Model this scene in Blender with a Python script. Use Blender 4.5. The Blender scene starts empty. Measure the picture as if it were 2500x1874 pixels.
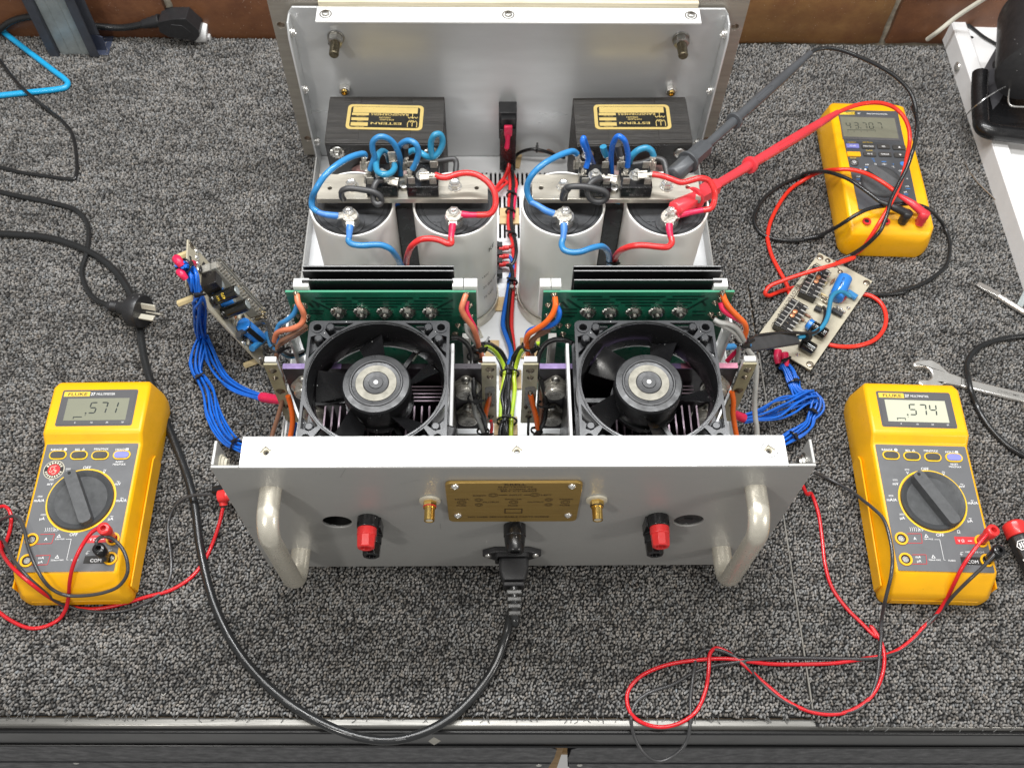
import bpy, math, random
import numpy as np
from mathutils import Vector, Matrix, geometry
random.seed(7); rng = np.random.default_rng(7)
SC = bpy.context.scene
COL = SC.collection
U = 0.001                       # everything below is measured in millimetres
R = math.radians

# ---------------------------------------------------------------- camera
FPX = 2354.7; TILT = 1.044483; ROLL = 0.0258298; YAW = 0.0319431
CAM = np.array([-13.36, -303.575, 858.708])
_fw = np.array([math.sin(YAW)*math.cos(TILT), math.cos(YAW)*math.cos(TILT), -math.sin(TILT)])
_r = np.cross(_fw, [0, 0, 1.0]); _r /= np.linalg.norm(_r); _u = np.cross(_r, _fw)
RT = math.cos(ROLL)*_r + math.sin(ROLL)*_u
UP = -math.sin(ROLL)*_r + math.cos(ROLL)*_u
cd = bpy.data.cameras.new('camera'); cam = bpy.data.objects.new('camera', cd); COL.objects.link(cam)
cd.sensor_width = 36.0; cd.sensor_fit = 'HORIZONTAL'; cd.lens = FPX*36/2500
cd.clip_start = 0.02; cd.clip_end = 50
cam.matrix_world = Matrix(((RT[0], UP[0], -_fw[0], CAM[0]*U), (RT[1], UP[1], -_fw[1], CAM[1]*U), (RT[2], UP[2], -_fw[2], CAM[2]*U), (0, 0, 0, 1)))
cd.dof.use_dof = True; cd.dof.focus_distance = 0.72; cd.dof.aperture_fstop = 22.0
SC.camera = cam

# ---------------------------------------------------------------- light
w = bpy.data.worlds.new('World'); SC.world = w; w.use_nodes = True
bg = w.node_tree.nodes['Background']; bg.inputs[0].default_value = (1.0, 0.985, 0.95, 1); bg.inputs[1].default_value = WORLD_STRENGTH = 0.37
def area(name, loc, target, sx, sy, power, color=(1, 1, 1)):
    l = bpy.data.lights.new(name, 'AREA'); l.shape = 'RECTANGLE'; l.size = sx*U; l.size_y = sy*U; l.energy = power; l.color = color
    o = bpy.data.objects.new(name, l); COL.objects.link(o)
    o.location = Vector(loc)*U
    d = (Vector(target)-Vector(loc)).normalized()
    o.rotation_euler = d.to_track_quat('-Z', 'Y').to_euler()
    return o
area('room_light', (0, 640, 1500), (0, 200, 0), 1500, 70, 27.0, (0.98, 0.99, 1.0))
area('room_light', (-60, 40, 1560), (0, 230, 0), 1400, 70, 17.0, (1.0, 0.985, 0.95))
area('room_light', (-900, -1050, 1520), (0, 150, 100), 160, 160, 8.5, (1.0, 0.97, 0.92))
area('room_light', (1450, -780, 900), (0, 100, 100), 200, 300, 5.5, (1.0, 0.96, 0.90))  # low side light from the right, well below ceiling height
SC.view_settings.view_transform = 'Standard'; SC.view_settings.look = 'None'
SC.view_settings.exposure = 0.0; SC.view_settings.gamma = 1.0

# ---------------------------------------------------------------- points measured in the photograph, put at their height
def ray(u, v): return _fw + RT*(u-1250)/FPX - UP*(v-937)/FPX
def pz(u, v, z):
    d = ray(u, v); t = (z-CAM[2])/d[2]; return tuple(CAM+t*d)
def py(u, v, y):
    d = ray(u, v); t = (y-CAM[1])/d[1]; return tuple(CAM+t*d)
class Crop:
    def __init__(s, x0, y0, k): s.x0, s.y0, s.k = x0, y0, k
    def z(s, x, y, z): return pz(s.x0+x*s.k, s.y0+y*s.k, z)
    def y(s, x, y, yy): return py(s.x0+x*s.k, s.y0+y*s.k, yy)
    def path(s, pts): return [s.z(*p) for p in pts]
K = Crop(730, 330, .22604); L = Crop(1230, 330, .25769); F = Crop(680, 640, .25931); G = Crop(1230, 640, .28029)
A = Crop(500, 1040, .34358); B = Crop(1240, 1040, .36166); C2 = Crop(650, 0, .27137); C3 = Crop(1250, 0, .27137)
TL = Crop(0, 0, .31646); TR = Crop(1800, 0, .31646); ML = Crop(0, 900, .39801); MR = Crop(1980, 880, .41009)
PL = Crop(400, 580, .32579); PR = Crop(1740, 580, .32573); M8 = Crop(1960, 230, .25333)
BL = Crop(0, 1600, .58770); BR = Crop(1200, 1500, .58770); RR = Crop(2150, 560, .44643); D = Crop(0, 0, 1.13020)
CE = Crop(1150, 780, .18100); CS = Crop(1170, 240, .27730); NP = Crop(1080, 1160, .15823); WR = Crop(2250, 0, .20509); PC = Crop(1160, 1240, .14472)
TABLE = -8.0                    # top of the carpet; the chassis stands on short feet

# ---------------------------------------------------------------- mesh collector
def nrm(v): v = np.asarray(v, float); return v/(np.linalg.norm(v)+1e-12)
def frame(d):
    d = nrm(d); a = np.array([0, 0, 1.0]) if abs(d[2]) < .9 else np.array([1.0, 0, 0])
    x = nrm(np.cross(a, d)); return x, np.cross(d, x), d
def catmull(p, sub=6, closed=False):
    p = np.asarray(p, float); n = len(p)
    if n < 3: return p
    q = np.vstack([2*p[0]-p[1], p, 2*p[-1]-p[-2]]); out = []
    for i in range(1, n):
        a, b, c, d = q[i-1], q[i], q[i+1], q[i+2]
        # centripetal parametrisation keeps uneven points free of loops
        t0 = 0; t1 = t0+np.linalg.norm(b-a)**.5+1e-6; t2 = t1+np.linalg.norm(c-b)**.5+1e-6; t3 = t2+np.linalg.norm(d-c)**.5+1e-6
        for k in range(sub):
            t = t1+(t2-t1)*k/sub
            A1 = (t1-t)/(t1-t0)*a+(t-t0)/(t1-t0)*b; A2 = (t2-t)/(t2-t1)*b+(t-t1)/(t2-t1)*c; A3 = (t3-t)/(t3-t2)*c+(t-t2)/(t3-t2)*d
            B1 = (t2-t)/(t2-t0)*A1+(t-t0)/(t2-t0)*A2; B2 = (t3-t)/(t3-t1)*A2+(t-t1)/(t3-t1)*A3
            out.append((t2-t)/(t2-t1)*B1+(t-t1)/(t2-t1)*B2)
    out.append(p[-1]); return np.array(out)
class M:
    def __init__(s): s.v = []; s.f = []; s.m = []; s.mi = 0
    def add(s, v, f):
        o = len(s.v); s.v += [tuple(map(float, p)) for p in v]; s.f += [tuple(i+o for i in q) for q in f]; s.m += [s.mi]*len(f); return s
    def box(s, x0, x1, y0, y1, z0, z1):
        return s.add([(x0, y0, z0), (x1, y0, z0), (x1, y1, z0), (x0, y1, z0), (x0, y0, z1), (x1, y0, z1), (x1, y1, z1), (x0, y1, z1)],
                     [(0, 3, 2, 1), (4, 5, 6, 7), (0, 1, 5, 4), (1, 2, 6, 5), (2, 3, 7, 6), (3, 0, 4, 7)])
    def obox(s, c, ex, ey, ez):
        c, ex, ey, ez = map(lambda a: np.asarray(a, float), (c, ex, ey, ez)); v = []
        for k in (-1, 1):
            for (i, j) in ((-1, -1), (1, -1), (1, 1), (-1, 1)): v.append(c+i*ex+j*ey+k*ez)
        return s.add(v, [(0, 3, 2, 1), (4, 5, 6, 7), (0, 1, 5, 4), (1, 2, 6, 5), (2, 3, 7, 6), (3, 0, 4, 7)])
    def lathe(s, p0, d, prof, n=24, cap0=True, cap1=True, ph=0.0, sx=1.0):
        x, y, z = frame(d); p0 = np.asarray(p0, float); v = []; f = []
        for (h, r) in prof:
            for k in range(n):
                a = 2*math.pi*k/n+ph; v.append(p0+z*h+(x*math.cos(a)*sx+y*math.sin(a))*r)
        for i in range(len(prof)-1):
            for k in range(n):
                k2 = (k+1) % n; f.append((i*n+k, i*n+k2, (i+1)*n+k2, (i+1)*n+k))
        if cap0: f.append(tuple(range(n-1, -1, -1)))
        if cap1: f.append(tuple((len(prof)-1)*n+k for k in range(n)))
        return s.add(v, f)
    def cyl(s, p0, p1, r0, r1=None, n=16, ph=0.0):
        p0 = np.asarray(p0, float); p1 = np.asarray(p1, float); h = np.linalg.norm(p1-p0)
        return s.lathe(p0, p1-p0, [(0, r0), (h, r0 if r1 is None else r1)], n, ph=ph)
    def tube(s, pts, r, n=8, sub=6, smooth=True, flat=1.0, taper=None):
        p = catmull(pts, sub) if smooth else np.asarray(pts, float); m = len(p)
        t = np.gradient(p, axis=0); t /= (np.linalg.norm(t, axis=1)[:, None]+1e-12)
        x = frame(t[0])[0]; v = []; f = []
        for i in range(m):
            x = x-t[i]*(x@t[i]); x = nrm(x); y = np.cross(t[i], x)
            rr = r if taper is None else r*np.interp(i/(m-1), taper[0], taper[1])
            for k in range(n):
                a = 2*math.pi*k/n; v.append(p[i]+(x*math.cos(a)+y*math.sin(a)*flat)*rr)
        for i in range(m-1):
            for k in range(n):
                k2 = (k+1) % n; f.append((i*n+k, i*n+k2, (i+1)*n+k2, (i+1)*n+k))
        f.append(tuple(range(n-1, -1, -1))); f.append(tuple((m-1)*n+k for k in range(n)))
        return s.add(v, f)
    def plate(s, outer, holes, o, ex, ey, t):
        """flat plate with holes: 2-D outline mapped onto origin o with axes ex, ey; thickness t along ex x ey"""
        ex = np.asarray(ex, float); ey = np.asarray(ey, float); o = np.asarray(o, float); ez = nrm(np.cross(ex, ey))*t
        loops = [list(outer)]+[list(h) for h in holes]
        tri = geometry.tessellate_polygon([[Vector((a, b, 0)) for a, b in lp] for lp in loops])
        flat = [p for lp in loops for p in lp]; n = len(flat)
        v = [o+ex*a+ey*b for a, b in flat]+[o+ex*a+ey*b+ez for a, b in flat]; f = []
        for (a, b, c) in tri:
            (ax, ay), (bx, by), (cx, cy) = flat[a], flat[b], flat[c]
            if (bx-ax)*(cy-ay)-(by-ay)*(cx-ax) < 0: b, c = c, b
            f.append((c, b, a)); f.append((a+n, b+n, c+n))
        k = 0
        for li, lp in enumerate(loops):
            m = len(lp); ar = sum(lp[i][0]*lp[(i+1) % m][1]-lp[(i+1) % m][0]*lp[i][1] for i in range(m))
            ccw = ar > 0
            for i in range(m):
                a, b = k+i, k+(i+1) % m
                if (li == 0) != ccw: a, b = b, a
                f.append((a, b, b+n, a+n))
            k += m
        return s.add(v, f)
    def text(s, body, o, ex, ey, size, align='CENTER', fit=None, lift=0.0, bold=0.0):
        ex = nrm(ex); ey = nrm(ey); o = np.asarray(o, float)+np.cross(ex, ey)*lift
        vv, ff = _glyphs(body, bold)
        if not len(vv): return s
        vv = np.array(vv)*size; x0, x1 = vv[:, 0].min(), vv[:, 0].max(); kx = 1.0
        if fit: kx = fit/(x1-x0)
        off = {'CENTER': -(x0+x1)/2, 'LEFT': -x0, 'RIGHT': -x1}[align]
        return s.add([o+ex*((a+off)*kx)+ey*b for a, b in vv], ff)
    def ring(s, c, ex, ey, r0, r1, lift=0.0, n=24, a0=0.0, a1=2*math.pi):
        ex = nrm(ex); ey = nrm(ey); c = np.asarray(c, float)+np.cross(ex, ey)*lift; v = []; f = []
        for k in range(n+1):
            a = a0+(a1-a0)*k/n
            for r in (r0, r1): v.append(c+ex*math.cos(a)*r+ey*math.sin(a)*r)
        for k in range(n): f.append((2*k, 2*k+1, 2*k+3, 2*k+2))
        return s.add(v, f)
    def quad(s, o, ex, ey, x0, x1, y0, y1, lift=0.0):
        ex = nrm(ex); ey = nrm(ey); o = np.asarray(o, float)+np.cross(ex, ey)*lift
        return s.add([o+ex*x0+ey*y0, o+ex*x1+ey*y0, o+ex*x1+ey*y1, o+ex*x0+ey*y1], [(0, 1, 2, 3)])
_gc = {}
def _glyphs(body, bold=0.0):
    key = (body, bold)
    if key not in _gc:
        c = bpy.data.curves.new('t', 'FONT'); c.body = body; c.resolution_u = 2; c.fill_mode = 'FRONT'; c.offset = bold
        o = bpy.data.objects.new('t', c); me = o.to_mesh()
        _gc[key] = ([(p.co.x, p.co.y) for p in me.vertices], [tuple(p.vertices) for p in me.polygons])
        o.to_mesh_clear(); bpy.data.objects.remove(o); bpy.data.curves.remove(c)
    return _gc[key]
def circ(cx, cy, r, n=16, a0=0.0): return [(cx+r*math.cos(2*math.pi*k/n+a0), cy+r*math.sin(2*math.pi*k/n+a0)) for k in range(n)]
def rrect(x0, x1, y0, y1, r, n=4):
    out = []
    for (cx, cy, a) in ((x1-r, y0+r, -90), (x1-r, y1-r, 0), (x0+r, y1-r, 90), (x0+r, y0+r, 180)):
        for k in range(n+1): t = R(a+90*k/n); out.append((cx+r*math.cos(t), cy+r*math.sin(t)))
    return out
def mesh(name, m, mats, smooth=35):
    me = bpy.data.meshes.new(name)
    me.from_pydata([(a*U, b*U, c*U) for a, b, c in m.v], [], m.f)
    for x in (mats if isinstance(mats, (list, tuple)) else [mats]): me.materials.append(x)
    if max(m.m, default=0): me.polygons.foreach_set('material_index', m.m)
    me.polygons.foreach_set('use_smooth', [True]*len(m.f)); me.update()
    me.set_sharp_from_angle(angle=R(smooth)); return me
def link(name, me, parent=None, loc=(0, 0, 0), rot=(0, 0, 0), bevel=0, seg=2, **props):
    o = bpy.data.objects.new(name, me); COL.objects.link(o); o.parent = parent
    o.location = Vector(loc)*U; o.rotation_euler = rot
    if bevel:
        b = o.modifiers.new('bevel', 'BEVEL'); b.width = bevel*U; b.segments = seg; b.limit_method = 'ANGLE'; b.angle_limit = R(40); b.harden_normals = False
    for k, v in props.items(): o[k] = v
    return o
def obj(name, m, mats, parent=None, loc=(0, 0, 0), rot=(0, 0, 0), bevel=0, smooth=35, seg=2, **props):
    return link(name, mesh(name, m, mats, smooth), parent, loc, rot, bevel, seg, **props)
def thing(name, label, category, loc=(0, 0, 0), rotz=0.0, group=None):
    o = bpy.data.objects.new(name, None); COL.objects.link(o); o.location = Vector(loc)*U; o.rotation_euler = (0, 0, rotz); o.empty_display_size = .02
    o['label'] = label; o['category'] = category
    if group: o['group'] = group
    return o
def copy_tree(o, parent=None):
    c = o.copy(); COL.objects.link(c); c.parent = parent
    for ch in list(o.children): copy_tree(ch, c)
    return c

# ---------------------------------------------------------------- materials
def mat(name, col, rough=.5, metal=0.0, var=.10, vs=60, bump=0.0, bs=400, rv=.12, coat=0.0, stretch=(1, 1, 1), speck=0.0, speck_col=(.7, .7, .7), tint=None, spec=.5, emit=None, sss=0.0):
    m = bpy.data.materials.new(name); m.use_nodes = True; nt = m.node_tree; N = nt.nodes; P = N['Principled BSDF']
    def node(t, **k):
        n = N.new(t)
        for a, b in k.items(): setattr(n, a, b)
        return n
    ln = nt.links.new
    tc = node('ShaderNodeTexCoord'); mp = node('ShaderNodeMapping'); mp.inputs['Scale'].default_value = stretch; ln(tc.outputs['Object'], mp.inputs[0])
    n1 = node('ShaderNodeTexNoise'); n1.inputs['Scale'].default_value = vs; n1.inputs['Detail'].default_value = 6; n1.inputs['Roughness'].default_value = .65; ln(mp.outputs[0], n1.inputs['Vector'])
    mr = node('ShaderNodeMapRange'); mr.inputs[1].default_value = .3; mr.inputs[2].default_value = .7; mr.inputs[3].default_value = 0; mr.inputs[4].default_value = 1; ln(n1.outputs[0], mr.inputs[0])
    mx = node('ShaderNodeMix', data_type='RGBA'); c2 = tint or tuple(max(0, c*(1-2*var)) for c in col)
    mx.inputs[6].default_value = (*col, 1); mx.inputs[7].default_value = (*c2, 1); ln(mr.outputs[0], mx.inputs[0])
    if not tint: mx.inputs[6].default_value = (*[min(1, c*(1+var*.6)) for c in col], 1)
    out = mx.outputs[2]
    if speck:
        vo = node('ShaderNodeTexVoronoi'); vo.inputs['Scale'].default_value = 330; ln(tc.outputs['Object'], vo.inputs['Vector'])
        wn = node('ShaderNodeTexWhiteNoise', noise_dimensions='3D'); ln(vo.outputs['Position'], wn.inputs['Vector'])
        a = node('ShaderNodeMath', operation='LESS_THAN'); a.inputs[1].default_value = .12; ln(vo.outputs['Distance'], a.inputs[0])
        b = node('ShaderNodeMath', operation='LESS_THAN'); b.inputs[1].default_value = speck; ln(wn.outputs['Value'], b.inputs[0])
        c = node('ShaderNodeMath', operation='MULTIPLY'); ln(a.outputs[0], c.inputs[0]); ln(b.outputs[0], c.inputs[1])
        m2 = node('ShaderNodeMix', data_type='RGBA'); ln(c.outputs[0], m2.inputs[0]); ln(out, m2.inputs[6]); m2.inputs[7].default_value = (*speck_col, 1); out = m2.outputs[2]
    ln(out, P.inputs['Base Color'])
    r2 = node('ShaderNodeMapRange'); r2.inputs[3].default_value = max(.03, rough-rv); r2.inputs[4].default_value = min(1, rough+rv); ln(n1.outputs[0], r2.inputs[0]); r2.inputs[1].default_value = .3; r2.inputs[2].default_value = .7
    ln(r2.outputs[0], P.inputs['Roughness'])
    P.inputs['Metallic'].default_value = metal; P.inputs['Coat Weight'].default_value = coat; P.inputs['Coat Roughness'].default_value = .12
    P.inputs['Specular IOR Level'].default_value = spec
    if sss: P.inputs['Subsurface Weight'].default_value = sss; P.inputs['Subsurface Scale'].default_value = .002
    if emit: P.inputs['Emission Color'].default_value = (*emit[0], 1); P.inputs['Emission Strength'].default_value = emit[1]
    if bump:
        n2 = node('ShaderNodeTexNoise'); n2.inputs['Scale'].default_value = bs; n2.inputs['Detail'].default_value = 4; ln(mp.outputs[0], n2.inputs['Vector'])
        bp = node('ShaderNodeBump'); bp.inputs['Strength'].default_value = bump; bp.inputs['Distance'].default_value = .0006; ln(n2.outputs[0], bp.inputs['Height']); ln(bp.outputs[0], P.inputs['Normal'])
    return m
T = {}
T['paint'] = mat('silver_grey_paint', (.40, .398, .385), .40, .25, .05, 11, .14, 700, rv=.16, stretch=(.5, 1, 1), speck=.02, speck_col=(.2, .2, .19))
T['flange'] = mat('top_lit_aluminium', (.74, .74, .73), .38, .15, .07, 30, .06, 700, stretch=(1, .25, 1))  # same sheet as the panels; light from above is put into this paler colour
T['floorpan'] = mat('bare_aluminium_sheet', (.76, .77, .78), .40, .25, .06, 20, .08, 500, stretch=(.3, 2, 1))
T['subpanel'] = mat('satin_aluminium_panel', (.58, .59, .595), .36, .40, .05, 12, .06, 600, stretch=(.4, 1, 2))
T['steel_plate'] = mat('raw_brushed_plate', (.43, .40, .35), .42, .6, .12, 40, .25, 300, stretch=(.25, 1, 3))
T['busbar'] = mat('brushed_bus_bar', (.60, .56, .48), .36, .75, .12, 60, .15, 500, stretch=(.2, 2, 2))
T['chrome'] = mat('bright_zinc_steel', (.80, .785, .75), .24, .85, .15, 90)
T['handle'] = mat('satin_worn_handle', (.74, .70, .60), .31, .62, .10, 120, .10, 900, rv=.12)
T['canmetal'] = mat('satin_nickel_can', (.52, .50, .45), .30, .65, .12, 120, .05, 800)
T['pin'] = mat('plated_plug_pin', (.78, .74, .62), .3, .4)
T['steel'] = mat('dull_steel', (.50, .49, .46), .34, 1.0, .2, 120, .1, 800)
T['tin'] = mat('tinned_crimp', (.74, .70, .62), .32, .6, .35, 300, .5, 700)
T['gold'] = mat('gold_plate', (.90, .62, .20), .22, 1.0, .1, 80)
T['brass_plate'] = mat('brushed_gold_anodised', (.40, .26, .075), .42, .55, .12, 90, .12, 500, stretch=(.15, 1, 2))
T['gold_foil'] = mat('gold_foil_print', (.70, .53, .19), .36, .45, .12, 60)
T['black_foil'] = mat('black_foil_print', (.012, .012, .010), .35)
T['lam'] = mat('black_laminated_core', (.026, .023, .020), .46, .1, .35, 25, .8, 260, stretch=(.08, 9, 9))
T['core_black'] = mat('black_varnish', (.010, .009, .009), .30, 0, .2, 60, .1, 300)
T['coil'] = mat('brown_coil_wrap', (.24, .13, .12), .42, 0, .5, 130, .35, 220)
T['can'] = mat('white_capacitor_sleeve', (.94, .925, .885), .42, 0, .03, 18, .02, 200, coat=.12)
T['lid'] = mat('charcoal_moulded_lid', (.040, .042, .046), .55, 0, .12, 200, .55, 1600)
T['black'] = mat('gloss_black_plastic', (.010, .010, .011), .24, 0, .2, 90, .05, 500, speck=.03)
T['satin'] = mat('satin_black_plastic', (.022, .022, .024), .42, 0, .2, 120, .2, 900, speck=.02)
T['fan_face'] = mat('fan_frame_black', (.020, .021, .024), .30, 0, .15, 60, .03, 600, speck=.05, rv=.06)
T['fan_in'] = mat('fan_throat_black', (.012, .012, .013), .20, 0, .2, 60, .03, 500, speck=.05)
T['hub'] = mat('fan_hub_grey', (.018, .0185, .020), .34, 0, .15, 120, .1, 700)
T['cream'] = mat('cream_label_paper', (.62, .58, .47), .6, 0, .12, 160)
T['hub_paper'] = mat('dull_hub_paper', (.30, .285, .235), .55, 0, .2, 160)
T['white_dot'] = mat('white_spindle', (.85, .85, .85), .3)
T['fin'] = mat('black_anodised_fin', (.007, .007, .008), .36, .1, .2, 60)
T['fin_edge'] = mat('bright_fin_edge', (.36, .36, .36), .35, .7, .15, 120)
T['purple'] = mat('purple_anodised_edge', (.20, .14, .30), .45, .35, .2, 90)
T['sink'] = mat('dark_purple_black_heatsink', (.022, .017, .022), .36, .3, .25, 60, .08, 400)
T['rib'] = mat('violet_worn_fin', (.30, .23, .27), .38, .5, .25, 80)
T['pcb'] = mat('green_solder_mask', (.014, .150, .088), .30, 0, .18, 40, .04, 300, coat=.3)
T['trace'] = mat('dark_green_gap', (.003, .030, .020), .34)
T['pcb_edge'] = mat('pale_green_board', (.05, .30, .17), .35)
T['board'] = mat('beige_fibreglass', (.47, .43, .33), .38, 0, .09, 40, .05, 400)
T['board_olive'] = mat('olive_fibreglass', (.36, .32, .19), .38, 0, .12, 60, .05, 400)
T['solder'] = mat('flux_stained_solder', (.42, .36, .28), .25, .8, .5, 220, .3, 600)
T['flux'] = mat('brown_flux', (.10, .07, .04), .2, 0, .5, 150)
T['ceramic'] = mat('white_ceramic', (.80, .80, .78), .5, 0, .05, 80)
T['pad'] = mat('amber_adhesive_pad', (.66, .47, .24), .5, 0, .12, 70)
T['blue'] = mat('blue_wire_jacket', (.035, .215, .48), .26, 0, .12, 30, .03, 400)
T['teal'] = mat('teal_blue_wire_jacket', (.03, .235, .41), .26, 0, .15, 30, .03, 400)
T['blue2'] = mat('deep_blue_wire_jacket', (.012, .13, .56), .24, 0, .12, 30, .03, 400)
T['harness'] = mat('cobalt_wire_jacket', (.010, .135, .62), .32, 0, .15, 60, .03, 400)
T['red'] = mat('red_wire_jacket', (.70, .035, .035), .28, 0, .12, 30, .03, 400)
T['lead_red'] = mat('bright_red_silicone', (.80, .035, .018), .30, 0, .10, 30, .02, 400)
T['crimson'] = mat('crimson_lead', (.60, .012, .020), .28, 0, .10, 30)
T['probe_red'] = mat('coral_red_probe', (.72, .045, .060), .34, 0, .08, 40, .03, 300)
T['pink'] = mat('raspberry_sleeve', (.72, .018, .085), .34, 0, .15, 80, .1, 500)
T['blue_sleeve'] = mat('blue_sleeve', (.06, .22, .60), .36, 0, .15, 80, .1, 500)
T['orange'] = mat('orange_wire_jacket', (.85, .145, .018), .32, 0, .14, 40)
T['salmon'] = mat('faded_orange_jacket', (.66, .20, .10), .36, 0, .2, 60)
T['brown'] = mat('brown_wire_jacket', (.27, .135, .085), .32, 0, .15, 50)
T['greyw'] = mat('grey_wire_jacket', (.42, .42, .40), .36, 0, .12, 50)
T['blackw'] = mat('black_wire_jacket', (.018, .018, .019), .28, 0, .2, 60, .05, 400)
T['greysleeve'] = mat('charcoal_heatshrink', (.050, .050, .052), .42, 0, .2, 60, .12, 500)
T['yellow_g'] = mat('lime_wire_jacket', (.62, .72, .03), .28, 0, .10, 40, tint=(.40, .66, .05))
T['tie'] = mat('black_nylon_tie', (.010, .010, .010), .36)
T['probe_grey'] = mat('slate_grey_probe', (.070, .075, .082), .42, 0, .12, 60, .06, 500)
T['meter'] = mat('yellow_meter_case', (.94, .465, .004), .36, 0, .07, 25, .16, 1200, rv=.12, speck=.05, speck_col=(.35, .20, .02))
T['meter_rib'] = mat('pale_yellow_rim', (.92, .58, .02), .34)
T['mpanel'] = mat('grey_meter_face', (.125, .128, .135), .44, 0, .06, 80, .08, 1500)
T['mpanel87'] = mat('dark_grey_meter_face', (.075, .080, .088), .40, 0, .08, 80, .08, 1500)
T['lensframe'] = mat('dark_lens_surround', (.10, .10, .105), .22, 0, .1, 40, coat=.6)
T['lcd'] = mat('lcd_grey_green', (.235, .24, .18), .18, 0, .05, 30, coat=.8)
T['lcd_bright'] = mat('lcd_pale_green', (.52, .53, .41), .30, 0, .04, 30, coat=.1)
T['lcd_dim'] = mat('lcd_olive', (.19, .19, .145), .16, 0, .06, 30, coat=.8)
T['lcd_ink'] = mat('lcd_segment', (.012, .02, .022), .3)
T['ink_white'] = mat('white_print', (.80, .80, .80), .5, 0, .04)
T['ink_black'] = mat('black_print', (.012, .010, .008), .5)
T['ink_brown'] = mat('dark_brown_engraving', (.045, .022, .008), .5)
T['ink_red'] = mat('red_print', (.66, .025, .03), .45)
T['ink_blue'] = mat('blue_print', (.06, .26, .70), .45)
T['ink_yellow'] = mat('yellow_print', (.80, .55, .05), .45)
T['knob'] = mat('textured_charcoal_knob', (.062, .065, .068), .50, 0, .12, 150, .5, 1800)
T['knob_bar'] = mat('textured_grey_pointer', (.085, .088, .092), .52, 0, .12, 150, .5, 1800)
T['key'] = mat('charcoal_key', (.055, .053, .050), .5, 0, .1, 100, .2, 900)
T['key_blue'] = mat('lavender_key', (.22, .23, .60), .45, 0, .06, 80)
T['key_yellow'] = mat('amber_key', (.88, .42, .01), .4)
T['dark_hole'] = mat('dark_bore', (.006, .006, .006), .6)
T['copper'] = mat('copper_coloured_film', (.60, .25, .12), .35, .5, .2, 120)
T['blue_cap'] = mat('blue_shrink_sleeve', (.025, .20, .62), .22, 0, .1, 60, coat=.3)
T['blk_cap'] = mat('black_shrink_sleeve', (.012, .012, .010), .14, 0, .2, 60, coat=.3)
T['clear'] = mat('clear_smoky_cover', (.30, .29, .26), .1, 0, .1, 60)
T['standoff'] = mat('yellowed_nylon_standoff', (.62, .50, .27), .45, 0, .1, 80)
T['brick'] = mat('brown_brick', (.23, .10, .045), .42, 0, .3, 14, .5, 180, tint=(.085, .030, .016), speck=.22, speck_col=(.55, .45, .36))
T['brick2'] = mat('ochre_brick', (.27, .15, .055), .42, 0, .3, 12, .5, 180, tint=(.12, .042, .02), speck=.22, speck_col=(.55, .45, .36))
T['mortar'] = mat('pale_mortar', (.50, .46, .37), .85, 0, .25, 90, .9, 300)
T['rail'] = mat('dark_anodised_rail', (.012, .0125, .014), .34, .1, .05, 12, .03, 300, rv=.04)
T['rail_edge'] = mat('worn_aluminium_edge', (.25, .245, .23), .38, .7, .3, 60, .1, 400, stretch=(.1, 2, 1))
T['navy'] = mat('navy_black_powder_coat', (.007, .008, .013), .42, 0, .05, 80, .2, 1200)
T['galv'] = mat('galvanised_steel', (.40, .44, .44), .38, .45, .2, 35, .08, 300)
T['slate'] = mat('slate_powder_coat', (.060, .065, .080), .46, .1, .12, 60, .3, 1200)
T['white'] = mat('white_powder_coat', (.80, .80, .80), .40, 0, .04, 40, .06, 900)
T['tape'] = mat('ivory_cable', (.72, .70, .60), .4)
T['card'] = mat('brown_cardboard', (.38, .24, .11), .8, 0, .2, 30)
T['solderwire'] = mat('solder_wire', (.62, .62, .62), .25, .9)
T['lead_black'] = mat('grey_black_lead_jacket', (.050, .050, .052), .28, 0, .2, 60, .05, 400)
T['cyan'] = mat('sky_blue_hose', (.015, .36, .68), .28, 0, .06, 30, .02, 300)
T['cord'] = mat('black_cord_jacket', (.018, .019, .020), .24, 0, .2, 50, .04, 400)
T['maroon'] = mat('maroon_anodised', (.13, .035, .05), .4, .3, .2, 60)
T['rose'] = mat('rose_anodised_edge', (.42, .15, .22), .45, .3, .2, 90)
# ================================================================ setting
BROT = -0.0098
def bench_pt(x, y):            # bench axes are turned a hair against the amplifier
    return x*math.cos(BROT)-y*math.sin(BROT), x*math.sin(BROT)+y*math.cos(BROT)
CX0, CX1, CY0, CY1 = -800, 571, -133.5, 719
m = M()
m.box(CX0, 262, CY0+1.0, CY1, TABLE-6, TABLE-1.5); m.box(264.5, CX1, CY0-6.5, CY1-.5, TABLE-6, TABLE-1.5)
cb = mat('dark_carpet_backing', (.010, .010, .0105), .95)
carpet = obj('carpet', m, cb, rot=(0, 0, BROT), kind='structure')
sm_ = M(); sm_.box(262.6, 263.9, CY0, 240, TABLE-3, TABLE+.4); obj('seam_thread', sm_, mat('pale_seam', (.22, .21, .19), .8), carpet)
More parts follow.
